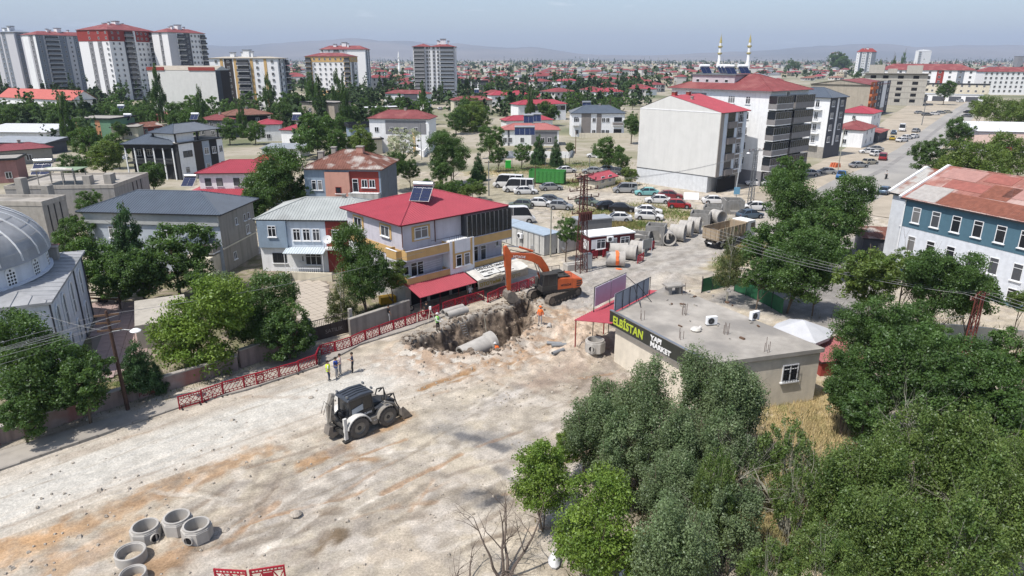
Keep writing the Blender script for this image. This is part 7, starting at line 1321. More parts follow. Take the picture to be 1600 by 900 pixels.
for i, (a, b) in enumerate(SEG): barrier(a, b, LBL[i], (0,0,1,0,0,1,1,0,0,0,0,0,1,0,0,2,0,0,0,0,0,0,0,0,0)[i], 'red barriers along the road works')
barrier((340,917),(388,920), 'red barrier panel at the bottom edge, left of the two', 0, 'red barriers at the bottom edge', 1.05); barrier((395,919),(447,911), 'red barrier panel at the bottom edge, right of the two', 2, 'red barriers at the bottom edge', 1.05)
barrier((996,412),(1005,407), 'small red barrier by the front group of pipes', 0, 'red barriers by the pipes'); barrier((1003,394),(1011,391), 'red barrier behind the grey road sign', 0, 'red barriers by the pipes'); barrier((925,405),(933,403), 'red barrier beside the utility cabinet', 0, 'red barriers by the pipes'); barrier((942,402),(948,400), 'red barrier beside the rear pipe', 0, 'red barriers by the pipes'); barrier((1016,391),(1022,388), 'red barrier to the right of the grey road sign', 0, 'red barriers by the pipes')
p = at(1010, 404); t = empty('road_sign', (p.x, p.y, 0), R(35), 'square grey road sign on two white legs between red barriers', 'road sign'); mb = MB(); mb.box(-.7,.7,-.03,.03,1.3,2.5); mb.build('sign_panel', mat('sign_back', (.28,.28,.26)), t)
for x in (-.8, .8): mb = MB(); mb.tube([(x,0,0),(x,0,2.5)], .04, 6); mb.build('leg', WHITE, t)
p = at(1149, 322); t = empty('road_sign', (p.x, p.y, 0), R(0), 'small pale blue square sign on a pole behind the chambers', 'road sign'); mb = MB(); mb.box(-.5,.5,-.03,.03,2.0,3.2); mb.build('sign_panel', mat('pale_blue_sign', (.15,.32,.45)), t); mb = MB(); mb.tube([(0,.04,0),(0,.04,3.1)], .05, 6); mb.build('leg', METAL, t)
# --- walls, pavement, gate, yards
def wall_run(pxs, hh, th, m_, cap, label, name='garden_wall', cat='wall', z0=0, capm=None):
    P = [at(*q) for q in pxs]; t = empty(name, (P[0].x, P[0].y, 0), 0, label, cat); o = P[0]
    for a, b in zip(P[:-1], P[1:]):
        d = b-a; L_ = d.length; an = math.atan2(d.y, d.x); mb = MB(); mb.box(-.002, L_-.004, -th/2, th/2, z0-.3, hh); w_ = mb.build('wall_section', m_, t, loc=(a.x-o.x, a.y-o.y, 0)); w_.rotation_euler = (0,0,an)
        if cap: mb = MB(); mb.box(0, L_, -th/2-.06, th/2+.06, hh, hh+.09); c = mb.build('coping', capm or CONC, w_)
    return t
PW = mat('stained_pink_wall', (.30,.235,.215), .9, .18, 1.0, streak=.35, bump=.3, rgb2=(.30,.15,.13), thr=.6)
wall_run([(-140,762),(0,694),(200,628),(372,577)], 1.15, .3, PW, True, 'long stained pink garden wall along the pavement in front of the mosque', capm=mat('grey_pink_coping', (.36,.33,.31)))
wall_run([(376,575),(487,535)], 1.5, .3, PW, True, 'stretch of pink wall left of the dark metal gate')
wall_run([(547,524),(612,502),(640,492)], 1.5, .3, mat('concrete_yard_wall', (.27,.245,.22), streak=.35, bump=.3), True, 'rough concrete yard wall between the gate and the red awning')
text('lettering', 'PZAR', .45, mat('spray_paint', (.14,.03,.03)), None, (at(218,628)+Vector((.13,-.16,.45))), (R(90),0,R(43)), .004); o = [x for x in bpy.data.objects if x.parent is None and x.name.startswith('lettering')][-1]; tag(o, 'dark red spray painted letters on the pink garden wall', 'graffiti')
p, q = at(488,536), at(547,520); t = empty('yard_gate', (p.x, p.y, 0), math.atan2(q.y-p.y, q.x-p.x), 'dark brown metal sliding gate with upright bars on top', 'gate'); GL = (q-p).length; GTM = mat('dark_gate_metal', (.045,.035,.032), .7, .2)
for k in range(6): mb = MB(); mb.box(k*GL/6+.01, (k+1)*GL/6-.01, -.03, .03, .1, 1.3); mb.build('gate_panel', GTM, t)
mb = MB(); mb.box(0,GL,-.04,.04,1.3,1.36); mb.box(0,GL,-.04,.04,1.95,2.0)
mb.build('gate_rail', GTM, t)
for k in range(22): mb = MB(); mb.box(k*GL/22, k*GL/22+.03, -.015, .015, 1.36, 1.95); mb.build('gate_bar', GTM, t)
for x in (-.15, GL+.15): mb = MB(); mb.cbox((x,0,1.15),(.3,.3,2.3)); mb.build('gate_post', CONC, t)
t_ = text('lettering', 'SATILIK', .5, mat('grey_spray', (.2,.18,.17)), t, (GL*.35,-.035,.55), (R(90),0,0), .003)
pv = [(-260,800),(0,706),(283,622),(372,586),(500,546),(560,524),(640,497),(700,478)]; kb = [(-260,850),(0,735),(283,636),(385,610),(500,572),(560,540),(650,512),(710,488)]
PV = [at(*q) for q in pv]; KB = [at(*q) for q in kb]; pav = mat('dusty_pavement', (.30,.275,.245), .95, .15, .8, bump=.3, rgb2=(.36,.33,.29), thr=.52)
mb = MB()
for i in range(len(PV)-1): mb.hexa([(KB[i].x,KB[i].y,-.1),(KB[i+1].x,KB[i+1].y,-.1),(PV[i+1].x,PV[i+1].y,-.1),(PV[i].x,PV[i].y,-.1),(KB[i].x,KB[i].y,.11),(KB[i+1].x,KB[i+1].y,.11),(PV[i+1].x,PV[i+1].y,.11),(PV[i].x,PV[i].y,.11)])
pave = tag(mb.build('pavement', pav), kind='structure'); km = cached('kerb', lambda: (lambda m: (m.box(0,.96,-.1,.1,-.1,.15), m.mesh('kerb_stone', mat('kerb_concrete', (.27,.25,.225), .95, .2, 2)))[1])(MB()))
for a, b in zip(KB[:-1], KB[1:]):
    n_ = int((b-a).length); an = math.atan2(b.y-a.y, b.x-a.x)
    for i in range(n_):
        if random.random() < .06: continue
        c_ = a+(b-a)*(i/n_); o = link('kerb_stone', km, pave, (c_.x, c_.y, -.01+random.uniform(-.03,.02))); o.rotation_euler = (0, random.uniform(-.01,.01), an+random.uniform(-.02,.02)); o.scale = ((b-a).length/n_, 1, 1)
def sheet(name, pxs, m_, z=.02, kind='structure'): mb = MB(); mb.prism([tuple(at(*q)[:2]) for q in pxs][::-1], -.1, z, 'z'); return tag(mb.build(name, m_), kind=kind)
def pavers(name, pxs, m1, sx_=1.0, z=.13, rot=0, rag=.01, size=(.9,.9)):
    "paving slabs laid one by one on a base sheet"
    base = sheet(name, pxs, mat('joint_sand', (.22,.19,.16)), .10); P = np.array([tuple(at(*q)[:2]) for q in pxs]); c = P.mean(0); ca_, sa_ = math.cos(rot), math.sin(rot); loc = (P-c) @ np.array([[ca_,-sa_],[sa_,ca_]]); lo, hi = loc.min(0), loc.max(0)
    me = MB(); me.box(-size[0]/2+.02, size[0]/2-.02, -size[1]/2+.02, size[1]/2-.02, 0, .05); me = me.mesh('paving_slab', m1); n_ = 0; xs_ = np.arange(lo[0], hi[0], size[0]); ys_ = np.arange(lo[1], hi[1], size[1])
    for j, y in enumerate(ys_):
        for x in xs_:
            wx = c[0]+x*ca_-y*sa_; wy = c[1]+x*sa_+y*ca_
            if sdpoly(np.array([wx]), np.array([wy]), P)[0] < -.3 and n_ < 300: o = link('paving_slab', me, base, (wx, wy, .09+random.uniform(0, rag))); o.rotation_euler = (0,0,rot); n_ += 1
    return base
pavers('mosque_court', [(140,500),(150,600),(225,570),(262,520),(225,473),(138,473)], mat('pink_paver', (.36,.27,.25), .9, .1, .6), rot=R(23), size=(1.0,1.0)); pavers('yard_paving', [(455,440),(470,530),(545,520),(520,470),(510,440)], mat('cream_paver', (.43,.38,.32), .9, .12, .8), rot=R(43), size=(.8,.8))
sheet('garden_path', [(-40,690),(60,655),(60,645),(-60,672)], mat('pink_path', (.42,.33,.28)), .03); sheet('grass_verge', [(150,600),(180,630),(360,577),(330,565),(240,590)], mat('patchy_grass', (.12,.14,.05), 1, .3, 3, rgb2=(.22,.19,.10), thr=.5), .03)
t = box_thing('flat_shelter', 258, 520, (4.2,7,2.3), 28, 'low flat concrete roofed shelter behind the bright green tree', 'shelter', mat('pale_slab', (.42,.39,.34), streak=.2), 'slab_roof'); 
for i, (u, v) in enumerate(((151,474),(171,475))):
    p = at(u, v); t = empty('garden_bench', (p.x, p.y, .1), R(-5), ['left','right'][i]+' brown slatted bench at the back of the mosque court', 'bench', 'benches in the mosque court')
    for k in range(3): mb = MB(); mb.box(-1.2,1.2,-.25+k*.17,-.12+k*.17,.42,.46); mb.build('seat_slat', WOOD, t)
    for k in range(2): mb = MB(); mb.box(-1.2,1.2,.27,.30,.6+k*.18,.73+k*.18); mb.build('back_slat', WOOD, t)
    for x in (-1.0, 1.0): mb = MB(); mb.box(x-.04,x+.04,-.22,.28,0,.42); mb.box(x-.04,x+.04,.3,.34,0,.92); mb.build('leg', DARKM, t)
GS = mat('green_fence_screen', (.02,.10,.045), .7, .2, 2)
def fence(pxs, hh, label, m_, bars=False):
    P = [at(*q) for q in pxs]; t = empty('metal_fence', (P[0].x, P[0].y, 0), 0, label, 'fence'); o = P[0]
    for a, b in zip(P[:-1], P[1:]):
        d = b-a; L_ = d.length; an = math.atan2(d.y, d.x); mb = MB()
        if not bars: mb.box(.03, L_-.03, -.02, .02, .1, hh)
        else:
            k = int(L_/.25)
            for i in range(k): mb.box(i*L_/k, i*L_/k+.03, -.012, .012, .1, hh)
            mb.box(0, L_, -.02, .02, hh-.1, hh-.06); mb.box(0, L_, -.02, .02, .2, .24)
        w_ = mb.build('fence_panel', m_, t, loc=(a.x-o.x, a.y-o.y, 0)); w_.rotation_euler = (0,0,an)
        mb = MB(); mb.cbox((a.x-o.x, a.y-o.y, hh/2+.1), (.08,.08,hh+.3)); mb.build('fence_post', DARKM, t)
fence([(1096,458),(1112,454),(1130,450),(1150,446)], 1.6, 'dark green screened fence behind the leaning hoarding', GS); fence([(1147,455),(1165,462),(1185,471),(1205,482),(1222,492)], 1.6, 'long dark green screened fence beside the market roof', GS); fence([(1148,444),(1168,448)], 2.0, 'dark barred fence panel between the two green screens', DARKM, True)
p = at(1254, 512, 2.6); t = empty('garden_umbrella', (p.x, p.y, 0), 0, 'large off white square parasol behind the market building', 'parasol'); mb = MB(); TP = (0,0,3.3)
for k in range(8):
    a0, a1 = math.pi/4*k, math.pi/4*(k+1); r0, r1 = 2.3*(1.15 if k%2 == 0 else .95), 2.3*(1.15 if k%2 else .95); mb.face([TP,(r0*math.cos(a0),r0*math.sin(a0),2.35),(r1*math.cos(a1),r1*math.sin(a1),2.35)]); mb.face([(r1*math.cos(a1),r1*math.sin(a1),2.35),(r0*math.cos(a0),r0*math.sin(a0),2.35),(r0*math.cos(a0),r0*math.sin(a0),2.1),(r1*math.cos(a1),r1*math.sin(a1),2.1)])
mb.build('canopy', mat('off_white_canvas', (.48,.49,.51), .8, .08), t); mb = MB(); mb.tube([(0,0,0),(0,0,3.3)], .05, 8); mb.build('pole', METAL, t); 
h = mid('low red roofed lean to behind the right corner of the market', (1284,566), 4, 3.5, 590, BRICKRED, mat('red_white_sheet', (.33,.12,.12), .7, .2, 2), .5, (), (), 1, kind='shed', ang=10, over=.2, ribs=.3, name='shed', cat='shed')
h = mid('rusty roofed open shed between the trees and the school', (1348,372), 7, 5, 400, DGREY, RUST, .5, (), (), 1, kind='shed', ang=-15, over=.2, ribs=.4, name='shed', cat='shed')
# --- poles and wires
def lattice(u, v, hh, w0, w1, label, m_, arms=(), name='lattice_pylon'):
    p = at(u, v); t = empty(name, (p.x, p.y, 0), R(30), label, 'pylon'); n_ = max(6, int(hh/.9)); mb = MB(); cr_ = lambda k, i: Vector(((1,-1,-1,1)[i]*(w0+(w1-w0)*k/n_)/2, (1,1,-1,-1)[i]*(w0+(w1-w0)*k/n_)/2, hh*k/n_))
    for i in range(4): mb.bar(cr_(0,i), cr_(n_,i), .09)
    mb.build('corner_legs', m_, t); mb = MB()
    for k in range(n_):
        for i in range(4): mb.bar(cr_(k,i), cr_(k+1,(i+1)%4), .045); mb.bar(cr_(k,(i+1)%4), cr_(k,i), .04)
    mb.build('bracing', m_, t)
    for (z, ln) in arms:
        mb = MB(); mb.bar((-ln,0,z),(ln,0,z),.09); mb.bar((-ln,0,z),(0,0,z+.5),.05); mb.bar((ln,0,z),(0,0,z+.5),.05); ar = mb.build('cross_arm', m_, t)
        for x in (-ln, -ln*.5, ln*.5, ln): mb = MB(); mb.lathe([(.03,0),(.09,.05),(.05,.1),(.09,.15),(.05,.2),(.09,.25),(.02,.32)], 8, 0, Matrix.Translation((x,0,z+.05))); mb.build('insulator', mat('brown_porcelain', (.10,.04,.03), .3), ar)
    return t
RBR = mat('red_brown_steel', (.10,.035,.03), .8, .25, 3)
pl = lattice(908, 425, 11.3, 1.0, .45, 'tall rusty lattice pylon with many insulators behind the excavator', RBR, ((8.7,2.1),(9.6,1.9),(10.6,1.6),(11.2,1.2),(7.0,1.5)))
for k in range(6): mb = MB(); mb.box(-.8+k*.3,-.65+k*.3,-.6,-.4,6.2,7.2) ; mb.build('switch_gear', RBR, pl)
lattice(1502, 590, 7.0, .5, .36, 'red brown lattice pole among the trees on the right', mat('rust_red_steel', (.15,.045,.035), .8, .2, 3), ((6.6,1.3),), 'lattice_pole'); lattice(1172, 322, 9.5, .7, .4, 'thin grey lattice pole in front of the white balcony block', METAL, ((9.2,1.6),), 'lattice_pole')
def pole(u, v, top_v, label, m_, r_=.14, arms=0, lamp=None, name='utility_pole', lean=(0,0)):
    hh = z_for(u, top_v, v); p = at(u, v); t = empty(name, (p.x, p.y, 0), R(20), label, 'lamp post' if name == 'street_lamp' else 'utility pole'); mb = MB(); mb.tube([(0,0,-.2),(lean[0],lean[1],hh)], [r_,r_*.65], 8); mb.build('post', m_, t)
    for k in range(arms): z = hh-.3-k*.55; mb = MB(); mb.cbox((lean[0],lean[1],z),(1.5,.1,.12)); mb.build('cross_arm', WOOD, t); 
    if lamp: mb = MB(); mb.tube([(0,0,hh*lamp),(.8,-.3,hh*lamp+.15),(1.3,-.5,hh*lamp+.1)], .04, 6); l_ = mb.build('lamp_arm', METAL, t); mb = MB(); mb.lathe([(.02,.18),(.2,.14),(.36,.02),(.3,-.06),(.02,-.08)], 14, 0, Matrix.Translation((1.5,-.55,hh*lamp+.05))); mb.build('lamp_head', WHITE, l_, True)
    return t, hh
wp_, WH = pole(200, 640, 486, 'brown wooden utility pole with lamp beside the mosque garden wall', mat('brown_pole', (.075,.045,.035), .9, .3, 3), .15, 3, .80, lean=(-.15,.1))
pole(860, 402, 328, 'slim pale pole beside the silver saloon', PALEBARK, .11); pole(1148, 306, 238, 'leaning lamp pole by the blank walled block entrance', TIN, .12, 0, .97, 'street_lamp', (.6,0)); pole(764, 306, 251, 'pole beside the white minibuses', METAL, .12, 1); pole(1309, 268, 200, 'pole by the orange barriers', PALEBARK, .12); pole(672, 250, 205, 'lamp post at the corner of the cream house', METAL, .1, 0, .98, 'street_lamp'); pole(659, 250, 192, 'twin lamp post before the cream house', METAL, .1, 0, .98, 'street_lamp')
pole(836, 292, 258, 'thin pole beside the green container', WOOD, .1); pole(899, 240, 205, 'dark pole beside the garden wall of the taupe house', WOOD, .12); pole(1322, 577, 490, 'thin dark pole at the right corner of the market roof', DARKM, .06); pole(921, 262, 246, 'short lamp post by the side road', METAL, .1, 0, .98, 'street_lamp'); pole(1440, 196, 160, 'pole beside the far road cross', METAL, .15, 1)
def wire(a, b, sag=.6, r_=.014):
    n_ = 14; P = [Vector(a).lerp(Vector(b), i/n_)-Vector((0,0,4*sag*(i/n_)*(1-i/n_))) for i in range(n_+1)]; mb = MB(); mb.tube(P, r_, 4, cap=False); return mb
wroot = wp_.location; lines = []
for k, (dz, dx) in enumerate(((-.3,-.6),(-.3,.6),(-.85,-.6),(-.85,.6),(-1.5,0))):
    a = (wroot.x+dx, wroot.y, WH+dz); lines.append((a, (wroot.x-34+dx, wroot.y-30, WH+dz), 1.0)); lines.append((a, (at(905,290,9)[0]+dx, at(905,290,9)[1], 7.5+dz*.5), 1.6) if k == 0 else (a, (at(30,480,6)[0]+dx*.3, at(30,480,6)[1], 6.2), .3) if k == 4 else (a, (wroot.x-14, wroot.y-16+k*1.5, WH-.6), .4))
pr_ = at(1502, 590); 
for k in range(4): a = (pr_.x-1.2+k*.8, pr_.y, 6.9); lines.append((a, (pr_.x-16+k*.5, pr_.y+20, 6.5+k*.2), .7)); lines.append((a, (pr_.x+14+k*.5, pr_.y-14, 6.2), .7))
lines.append(((pr_.x-.3, pr_.y, 5.2), (at(1395,500,5)[0], at(1395,500,5)[1], 5.0), .1))
pp_ = at(908, 425); 
for k in range(3): lines.append(((pp_.x+1.5-k, pp_.y, 10.8-k*.2), (at(1172,322)[0]+k*.5, at(1172,322)[1], 9.2), .9))
wm_ = mat('pale_cable', (.30,.30,.30), .6)
for i, (a, b, s_) in enumerate(lines):
    o = wire(a, b, s_).build('overhead_wire', wm_); lb = 'thin overhead wire strung from the wooden pole by the mosque' if i < 10 else 'thin overhead wire on the red brown lattice pole' if i < 19 else 'thin overhead wire running from the lattice pylon across the lot'
    tag(o, lb, 'wire', ('wires at the wooden pole','wires at the lattice pole','wires at the pylon')[0 if i < 10 else 1 if i < 19 else 2])
for (u, v, u2, v2, lb) in ((732,533,722,503,'aluminium ladder leaning on the trench wall, left of the new pipe'),):
    p = at(u, v, -2.0); q = at(u2, v2, .4); t = empty('ladder', (p.x, p.y, -2.2), 0, lb, 'ladder'); d = q-Vector((p.x,p.y,-2.2)); sdv = Vector((.45,.3,0))
    for s_ in (-.5, .5): mb = MB(); mb.bar(sdv*s_, sdv*s_+d, .05); mb.build('rail', TIN, t)
    for k in range(9): mb = MB(); mb.bar(-sdv*.5+d*(k+.5)/9, sdv*.5+d*(k+.5)/9, .035); mb.build('rung', TIN, t)
p = at(673, 503); t = empty('survey_tripod', (p.x, p.y, zat(p.x,p.y)), 0, 'pale survey tripod standing behind the man in the green vest', 'tripod')
for k in range(3): mb = MB(); mb.bar((.45*math.cos(k*2.1),.45*math.sin(k*2.1),0),(.05*math.cos(k*2.1),.05*math.sin(k*2.1),1.25),.05); mb.build('leg', CREAM, t)
mb = MB(); mb.cbox((0,0,1.4),(.2,.16,.3)); mb.build('instrument_head', WHITE, t)
for i, (u, v, dz) in enumerate(((757,497,-2.4),(786,483,-2.2))): a = at(u, v, .1); mb = MB(); mb.tube([a, a+Vector((.3,-.5,dz))], .03, 5); tag(mb.build('hanging_rope', PALEBARK), ['pale rope hanging over the left part of the trench wall','pale rope hanging below the excavator bucket'][i], 'rope')
# --- people
SKIN = mat('skin', (.42,.25,.17), .7, .05); HAIR = mat('dark_hair', (.02,.015,.012), .8)
CLO = {'navy': (.012,.018,.05), 'black': (.015,.015,.018), 'blue': (.02,.06,.30), 'grey': (.30,.30,.31), 'jeans': (.035,.05,.085), 'white': (.6,.6,.6), 'lime': (.55,.72,.03), 'lgreen': (.30,.65,.15), 'orange': (.85,.18,.04), 'pale': (.45,.36,.38), 'red': (.4,.03,.03)}
def cl(c): return mat('cloth_'+c, CLO[c], .85, .1, 6)
def person(u, v, head, label, shirt, pants, vest=None, helmet=None, arms='down', z=None, s=1.0, bend=0, group=None, sleeves=None, z3=0):
    p = at(u, v, z3); zz = zat(p.x, p.y) if z is None else z; t = empty('person', (p.x, p.y, zz), R(head), label, 'person', group); t.scale = (s,)*3
    V = []; E_ = []; RAD = []
    def add(co, r_, par=None): V.append(co); RAD.append(r_); i = len(V)-1; (E_.append((par, i)) if par is not None else None); return i
    b = bend
    pel = add((0,0,.93), .135); ab = add((0+b*.1,0,1.1), .125, pel); ch = add((.01+b*.3,0,1.32-b*.05), .155, ab); nk = add((.01+b*.42,0,1.47-b*.1), .06, ch); hd0 = add((.02+b*.5,0,1.56-b*.13), .085, nk); hd1 = add((.025+b*.56,0,1.65-b*.15), .10, hd0); add((.02+b*.6,0,1.72-b*.17), .075, hd1)
    for s_ in (-1, 1):
        hp = add((0,s_*.10,.88), .10, pel); kn = add((.03+(.06 if s_ > 0 else 0),s_*.12,.49), .068, hp); an = add((-.01+(.05 if s_ > 0 else 0),s_*.13,.09), .045, kn); add((.15+(.05 if s_ > 0 else 0),s_*.15,.04), .04, an)
        sh = add((.0+b*.36,s_*.19,1.40-b*.07), .065, ch)
        if arms == 'down': el = (-.02,s_*.27,1.12); wr = (.08,s_*.28,.88)
        elif arms == 'hip': el = (-.05,s_*.38,1.15); wr = (.06,s_*.2,.98)
        elif arms == 'fold': el = (.03,s_*.27,1.12); wr = (.25,s_*.04,1.16)
        else: el = (.15+b*.3,s_*.26,1.12-b*.1); wr = (.40+b*.3,s_*.2,1.10-b*.25)
        e_ = add(el, .046, sh); w_ = add(wr, .033, e_); d = (Vector(wr)-Vector(el)).normalized(); hn = Vector(wr)+d*.07; h_ = add(tuple(hn), .034, w_)
        sv = Vector((0,0,1)).cross(d); sv = sv.normalized() if sv.length > .1 else Vector((1,0,0)); cu_ = d.cross(sv)
        for k, (o_, ln) in enumerate(((-.03,.062),(-.01,.07),(.01,.066),(.03,.052))): k1 = add(tuple(hn+sv*o_+d*.045), .0105, h_); k2 = add(tuple(hn+sv*o_*1.1+d*(.045+ln*.55)+cu_*.012), .009, k1); add(tuple(hn+sv*o_*1.1+d*(.045+ln*.9)+cu_*.032), .0075, k2)
        th = add(tuple(hn+sv*(-.035)*s_+d*.005+cu_*.02), .011, w_); add(tuple(hn+sv*(-.05)*s_+d*.045+cu_*.03), .009, th)
    me = bpy.data.meshes.new('tmp'); me.from_pydata(V, E_, []); o = bpy.data.objects.new('tmp', me); C.objects.link(o); sk = o.modifiers.new('s', 'SKIN'); sk.use_smooth_shade = True
    lay = me.skin_vertices[0] if me.skin_vertices else me.skin_vertices.new() if hasattr(me.skin_vertices, 'new') else None
    for i, r_ in enumerate(RAD): lay.data[i].radius = (r_*(.72 if i in (1,2) else 1), r_); 
    lay.data[0].use_root = True; ss_ = o.modifiers.new('u', 'SUBSURF'); ss_.levels = 1; ss_.render_levels = 1
    dg = bpy.context.evaluated_depsgraph_get(); bm_ = bpy.data.meshes.new_from_object(o.evaluated_get(dg)); bpy.data.objects.remove(o); bm_.materials.clear()
    for m_ in (SKIN, cl(shirt), cl(pants), cl('black')): bm_.materials.append(m_)
    for f in bm_.polygons:
        c_ = f.center; arm_out = abs(c_.y) > .215 or (arms != 'down' and c_.x > .16 and c_.z < 1.3 and c_.z > .85)
        if c_.z > 1.46-b*.1: k = 0
        elif c_.z < .10: k = 3
        elif arm_out and c_.z > .7: k = 1 if c_.z > (1.22 if not sleeves else .93) else 0
        elif c_.z > .93: k = 1
        elif arm_out: k = 0
        else: k = 2
        f.material_index = k
    link('body', bm_, t); hx = .025+b*.56; hzz = 1.65-b*.15
    mb = MB(); mb.cbox((hx+.10,0,hzz-.01),(.035,.03,.045)); mb.build('nose', SKIN, t)
    for s_ in (-1, 1): mb = MB(); mb.cbox((hx+.088,s_*.035,hzz+.02),(.012,.024,.012)); mb.build('eye', HAIR, t); mb = MB(); mb.lathe([(.001,-.012),(.028,-.008),(.028,.008),(.001,.012)], 8, 0, Matrix.Translation((hx-.0,s_*.098,hzz)) @ Matrix.Rotation(R(90),4,'X')); mb.build('ear', SKIN, t)
    mb = MB(); mb.cbox((hx+.09,0,hzz-.06),(.012,.045,.01)); mb.build('mouth', BRICKRED, t)
    T = Matrix.Translation((hx-.005,0,hzz+.02)); mb = MB()
    if helmet: mb.lathe([(.15,.02),(.125,.025),(.12,.06),(.09,.12),(.04,.145),(.001,.15)], 14, 0, T); mb.build('helmet', cl(helmet), t, True)
    else: mb.lathe([(.104,-.03),(.112,.02),(.105,.06),(.075,.105),(.03,.122),(.001,.125)], 14, 0, Matrix.Translation((hx-.018,0,hzz+.0))); mb.build('hair', HAIR, t, True)
    if vest:
        mb = MB(); rings = []
        for (x, wx, wy, z_) in ((0,.16,.19,.90),(.0+b*.1,.165,.19,1.08),(.01+b*.26,.185,.215,1.3-b*.04),(.01+b*.34,.15,.20,1.42-b*.08),(.01+b*.4,.09,.10,1.48-b*.1)): rings.append([(x+wx*math.cos(a), wy*math.sin(a), z_) for a in np.linspace(0, 2*math.pi, 14, endpoint=False)])
        loft(mb, rings, cap=False); vo = mb.build('vest', cl(vest), t, True); mb = MB()
        for z_ in (1.02, 1.18): mb.lathe([(1,-.02),(1,.02)], 14, 0, Matrix.Translation((b*.12,0,z_)) @ Matrix.Diagonal((.178,.208,1,1)).to_4x4())
        mb.build('reflective_band', STEEL, vo)
    return t
person(514,595,20,'man in a yellow high visibility vest and dark jeans','white','jeans','lime',arms='down'); person(526,589,0,'man in a bright blue vest and grey trousers','black','grey','blue',arms='fold'); person(533,585,190,'man in a pale checked shirt and grey trousers','pale','grey',None,sleeves=1,arms='fold'); person(552,583,200,'man in a navy polo shirt and black trousers','navy','black',arms='fold')
person(684,519,-30,'surveyor in a green high visibility vest and white helmet','white','black','lgreen','white',arms='front',sleeves=1); person(844,513,250,'worker in an orange vest and orange helmet above the trench','orange','grey','orange','orange',arms='down',sleeves=1); person(779,545,180,'worker in orange with a white helmet down in the trench','orange','jeans','orange','white',arms='front',z=-1.1,bend=.5)
person(1103,331,180,'man in a pale shirt standing behind the red car','white','black',arms='down'); person(667,498,60,'man in dark clothes standing under the red awning','black','black',arms='down',z=0); person(608,505,40,'man in black walking beside the yard wall','black','grey',arms='down',z=.1); person(735,470,120,'man in a white shirt in the shade of the awning','white','jeans',arms='down',z=0)
def motorbike(u, v, ang, label, pc):
    p = at(u, v); t = empty('motorbike', (p.x, p.y, .01), R(ang), label, 'motorbike', 'motorbikes'); 
    for x in (-.65, .65): mb = MB(); mb.lathe([(.22,-.05),(.3,-.05),(.3,.05),(.22,.05)], 16, 0, Matrix.Translation((x,0,.3)) @ Matrix.Rotation(R(90),4,'X'), True); mb.build('wheel', RUBBER, t); mb = MB(); mb.lathe([(.001,0),(.22,.01)], 10, 0, Matrix.Translation((x,0,.3)) @ Matrix.Rotation(R(90),4,'X')); mb.build('rim', STEEL, t)
    mb = MB(); mb.prism([(-.6,.45),(.1,.35),(.35,.55),(.5,.85),(.3,.9),(.0,.72),(-.65,.78)], -.12, .12, 'y'); mb.build('frame', pc, t, bev=.03); mb = MB(); mb.box(-.6,.0,-.13,.13,.78,.86); mb.build('seat', BLACK, t); mb = MB(); mb.tube([(.35,-.35,1.0),(.45,0,.98),(.35,.35,1.0)], .025, 6); mb.tube([(.65,0,.3),(.42,0,1.0)], .04, 6); mb.build('handlebar', DARKM, t); return p
for i, (u, v, a, lb, pb) in enumerate(((1384,280,230,'motorbike ridden towards the camera on the far road','rider in a white shirt on the nearer motorbike'),(1418,243,52,'motorbike ridden away further up the far road','rider in dark clothes on the further motorbike'))):
    p = motorbike(u, v, a, lb, DARKM); person(u, v, a, pb, 'white' if i == 0 else 'grey', 'black', arms='front', z=.0+.12, bend=.25, group=None)
motorbike(500, 566, 100, 'black scooter standing where the barrier row steps back', DARKM); motorbike(633, 488, 30, 'black scooter parked under the red awning', DARKM)
p = at(1308, 262); t = empty('plastic_barrier', (p.x, p.y, 0), .4, 'stack of orange plastic road barriers by the far road', 'barrier', None); 
for k in range(3): mb = MB(); mb.prism([(-.9,0),(.9,0),(.6,1.0),(-.6,1.0)], k*.6-.2, k*.6+.2, 'y'); mb.build('barrier_block', mat('faded_orange', (.50,.13,.06)), t)
t = box_thing('white_board', 1080, 312, (2.6,.12,1.3), -8, 'white sheet leaning on the blank grey wall', 'board', WHITE, 'sheet'); t.rotation_euler = (R(-25),0,R(-8))
t = box_thing('waste_bin', 794, 263, (1.2,1.0,1.6), 5, 'bright green waste container under the park trees', 'waste bin', mat('bright_green_plastic', (.03,.42,.05)), 'bin_body'); mb = MB(); mb.cbox((0,0,1.66),(1.3,1.1,.12)); mb.build('lid', mat('bright_green_plastic', (1,1,1)), t)
t = box_thing('blue_bundle', 557, 517, (1.0,.6,.5), 20, 'blue tarpaulin bundle by the yard wall', 'bundle', mat('blue_tarp', (.03,.10,.30), .6, .2, 3), 'tarpaulin'); t = box_thing('litter_pile', 567, 514, (1.3,.7,.35), 30, 'pile of pale rubble sacks by the yard wall', 'sacks', TARP, 'sack')
t = box_thing('loader_bucket', 606, 474, (1.6,.9,.8), 25, 'yellow loader attachment behind the yard wall', 'machine part', mat('loader_yellow', (.52,.30,.02), .6, .2, 3), 'attachment')
r_ = random.Random(9); mb = MB()
